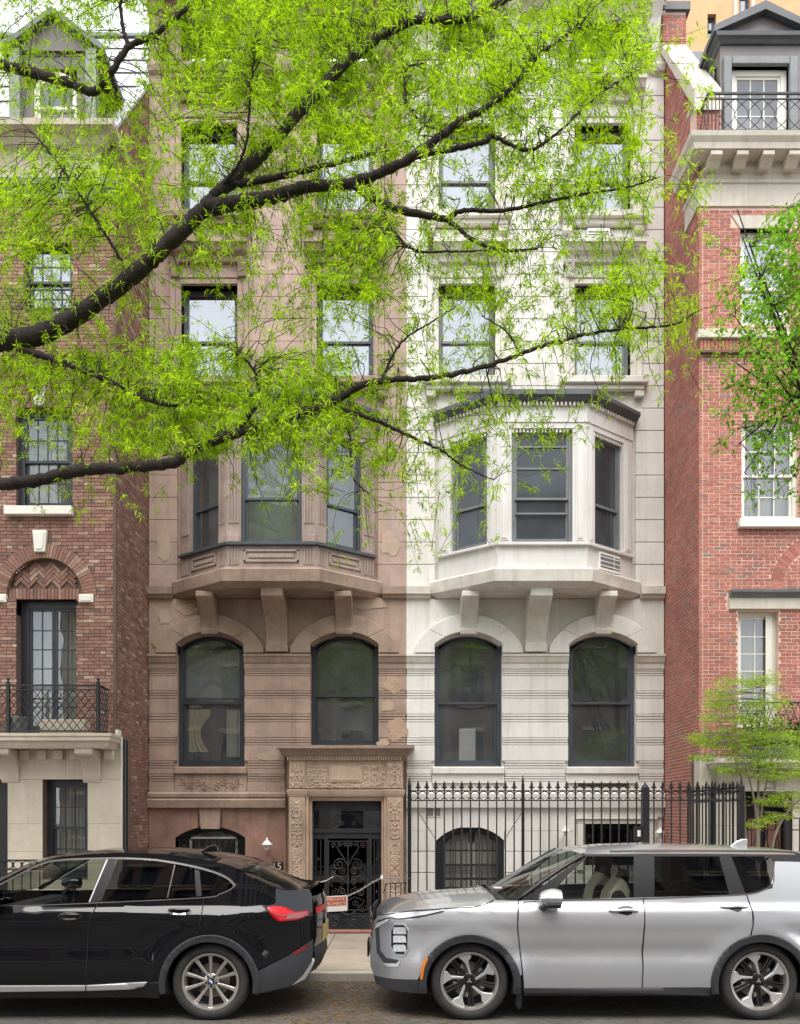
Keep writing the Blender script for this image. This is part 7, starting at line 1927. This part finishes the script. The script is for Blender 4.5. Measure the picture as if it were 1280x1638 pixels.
def maple():
    y = 14.15; root = empty('maple_tree', (X(1212, y), y, 0), 'small layered light green maple behind the low railing', 'tree')
    x0 = X(1212, y); z_ = lambda py: Z(py, y)
    stems = [[(1205, 1420), (1203, 1340), (1196, 1290), (1180, 1235), (1160, 1180), (1150, 1120)], [(1212, 1420), (1212, 1340), (1213, 1270), (1214, 1200), (1212, 1130), (1222, 1088)],
             [(1218, 1420), (1222, 1340), (1232, 1290), (1245, 1240), (1262, 1190), (1285, 1150)], [(1208, 1400), (1204, 1330), (1207, 1260), (1195, 1200), (1180, 1150)], [(1222, 1400), (1226, 1340), (1240, 1300), (1265, 1270), (1300, 1240)]]
    SP = []
    for i, s_ in enumerate(stems):
        dd = [-.1, 0, .1, .15, -.15][i]; pts = catmull([(X(a, y), y+dd*(1+k), Z(b, y)) for k, (a, b) in enumerate(s_)], 5)
        MB().tube(pts, [.028-.021*k/(len(pts)-1) for k in range(len(pts))], 7).build('stem', M['bark_pale'], root, smooth=True); SP += pts
    SP = np.array(SP)
    tiers = [(1180, 1092, 45, 6), (1160, 1108, 38, 6), (1228, 1088, 30, 7), (1148, 1125, 30, 5), (1185, 1128, 55, 7), (1240, 1125, 40, 8), (1160, 1148, 50, 6), (1215, 1152, 55, 7), (1130, 1178, 40, 6), (1175, 1172, 60, 7), (1235, 1175, 45, 7), (1128, 1186, 34, 5), (1165, 1192, 50, 6), (1210, 1200, 60, 8), (1265, 1180, 40, 8),
             (1190, 1215, 45, 6), (1250, 1212, 55, 7), (1275, 1205, 40, 8), (1125, 1212, 26, 4), (1170, 1232, 30, 4), (1215, 1225, 50, 5), (1260, 1240, 50, 6), (1290, 1235, 40, 7), (1270, 1272, 50, 5), (1230, 1282, 35, 4), (1290, 1290, 40, 5), (1245, 1305, 25, 3), (1160, 1230, 20, 3), (1206, 1320, 20, 3), (1225, 1312, 18, 3), (1200, 1180, 50, 7), (1225, 1240, 40, 5)]
    B = []; Dr = []; Ls = []; tw = MB()
    for px, py, w_, h_ in tiers:
        for _ in range(int(w_*1.9)):
            d = y+rng.normal(0, .32); p = np.array([X(px+rng.uniform(-1, 1)*w_*.75, d), d, Z(py+rng.normal(0, h_*.85), d)])
            k = int(np.argmin(((SP-p)*np.array([1, 1, 1.8])**1)[:, :].__pow__(2).sum(1))); q = SP[k]
            if rng.random() < .35: tw.tube([tuple(q), tuple((q+p)/2+np.array([0, 0, .03])), tuple(p)], [.004, .003, .0015], 4, False)
            n = 7; B.append(p+rng.normal(0, 1, (n, 3))*np.array([.045, .045, .012])); Dr.append(unit(rng.normal(0, 1, (n, 3))*np.array([1, 1, .25])+np.array([0, 0, -.12]))); Ls.append(rng.uniform(.035, .065, n))
    L_ = np.concatenate(Ls); V, Fc = leaves(np.concatenate(B), np.concatenate(Dr), L_, L_*.36); leaf_mesh('crown', V, Fc, M['leaf3'], root)
    t = tw.build('twigs', M['bark_pale'], root); t['kind'] = 'stuff'
maple()
def hedge():
    o0 = empty('box_hedge', (7.2, 16.1, 3.2), 'dark clipped hedge in the planter on the right balcony', 'hedge')
    n = 2600; x0, x1 = X(1192, 16.1), X(1285, 16.1); p = np.stack([rng.uniform(x0, x1, n), 16.12+rng.normal(0, .1, n), 3.24+np.abs(rng.normal(0, .26, n))*.9], 1); dd = unit(rng.normal(0, 1, (n, 3))+np.array([0, -.2, .3])); L_ = rng.uniform(.04, .08, n)
    V, Fc = oval_leaves(p, dd, L_, L_*.6); leaf_mesh('foliage', V, Fc, M['leaf_dark'], o0)
    st = MB()
    for i in range(9): u = x0+.1+i*(x1-x0-.2)/8; st.tube([(u, 16.12, 3.2), (u+random.uniform(-.06, .06), 16.12, 3.55)], .008, 4)
    st.build('stems', M['twig'], o0)
hedge()
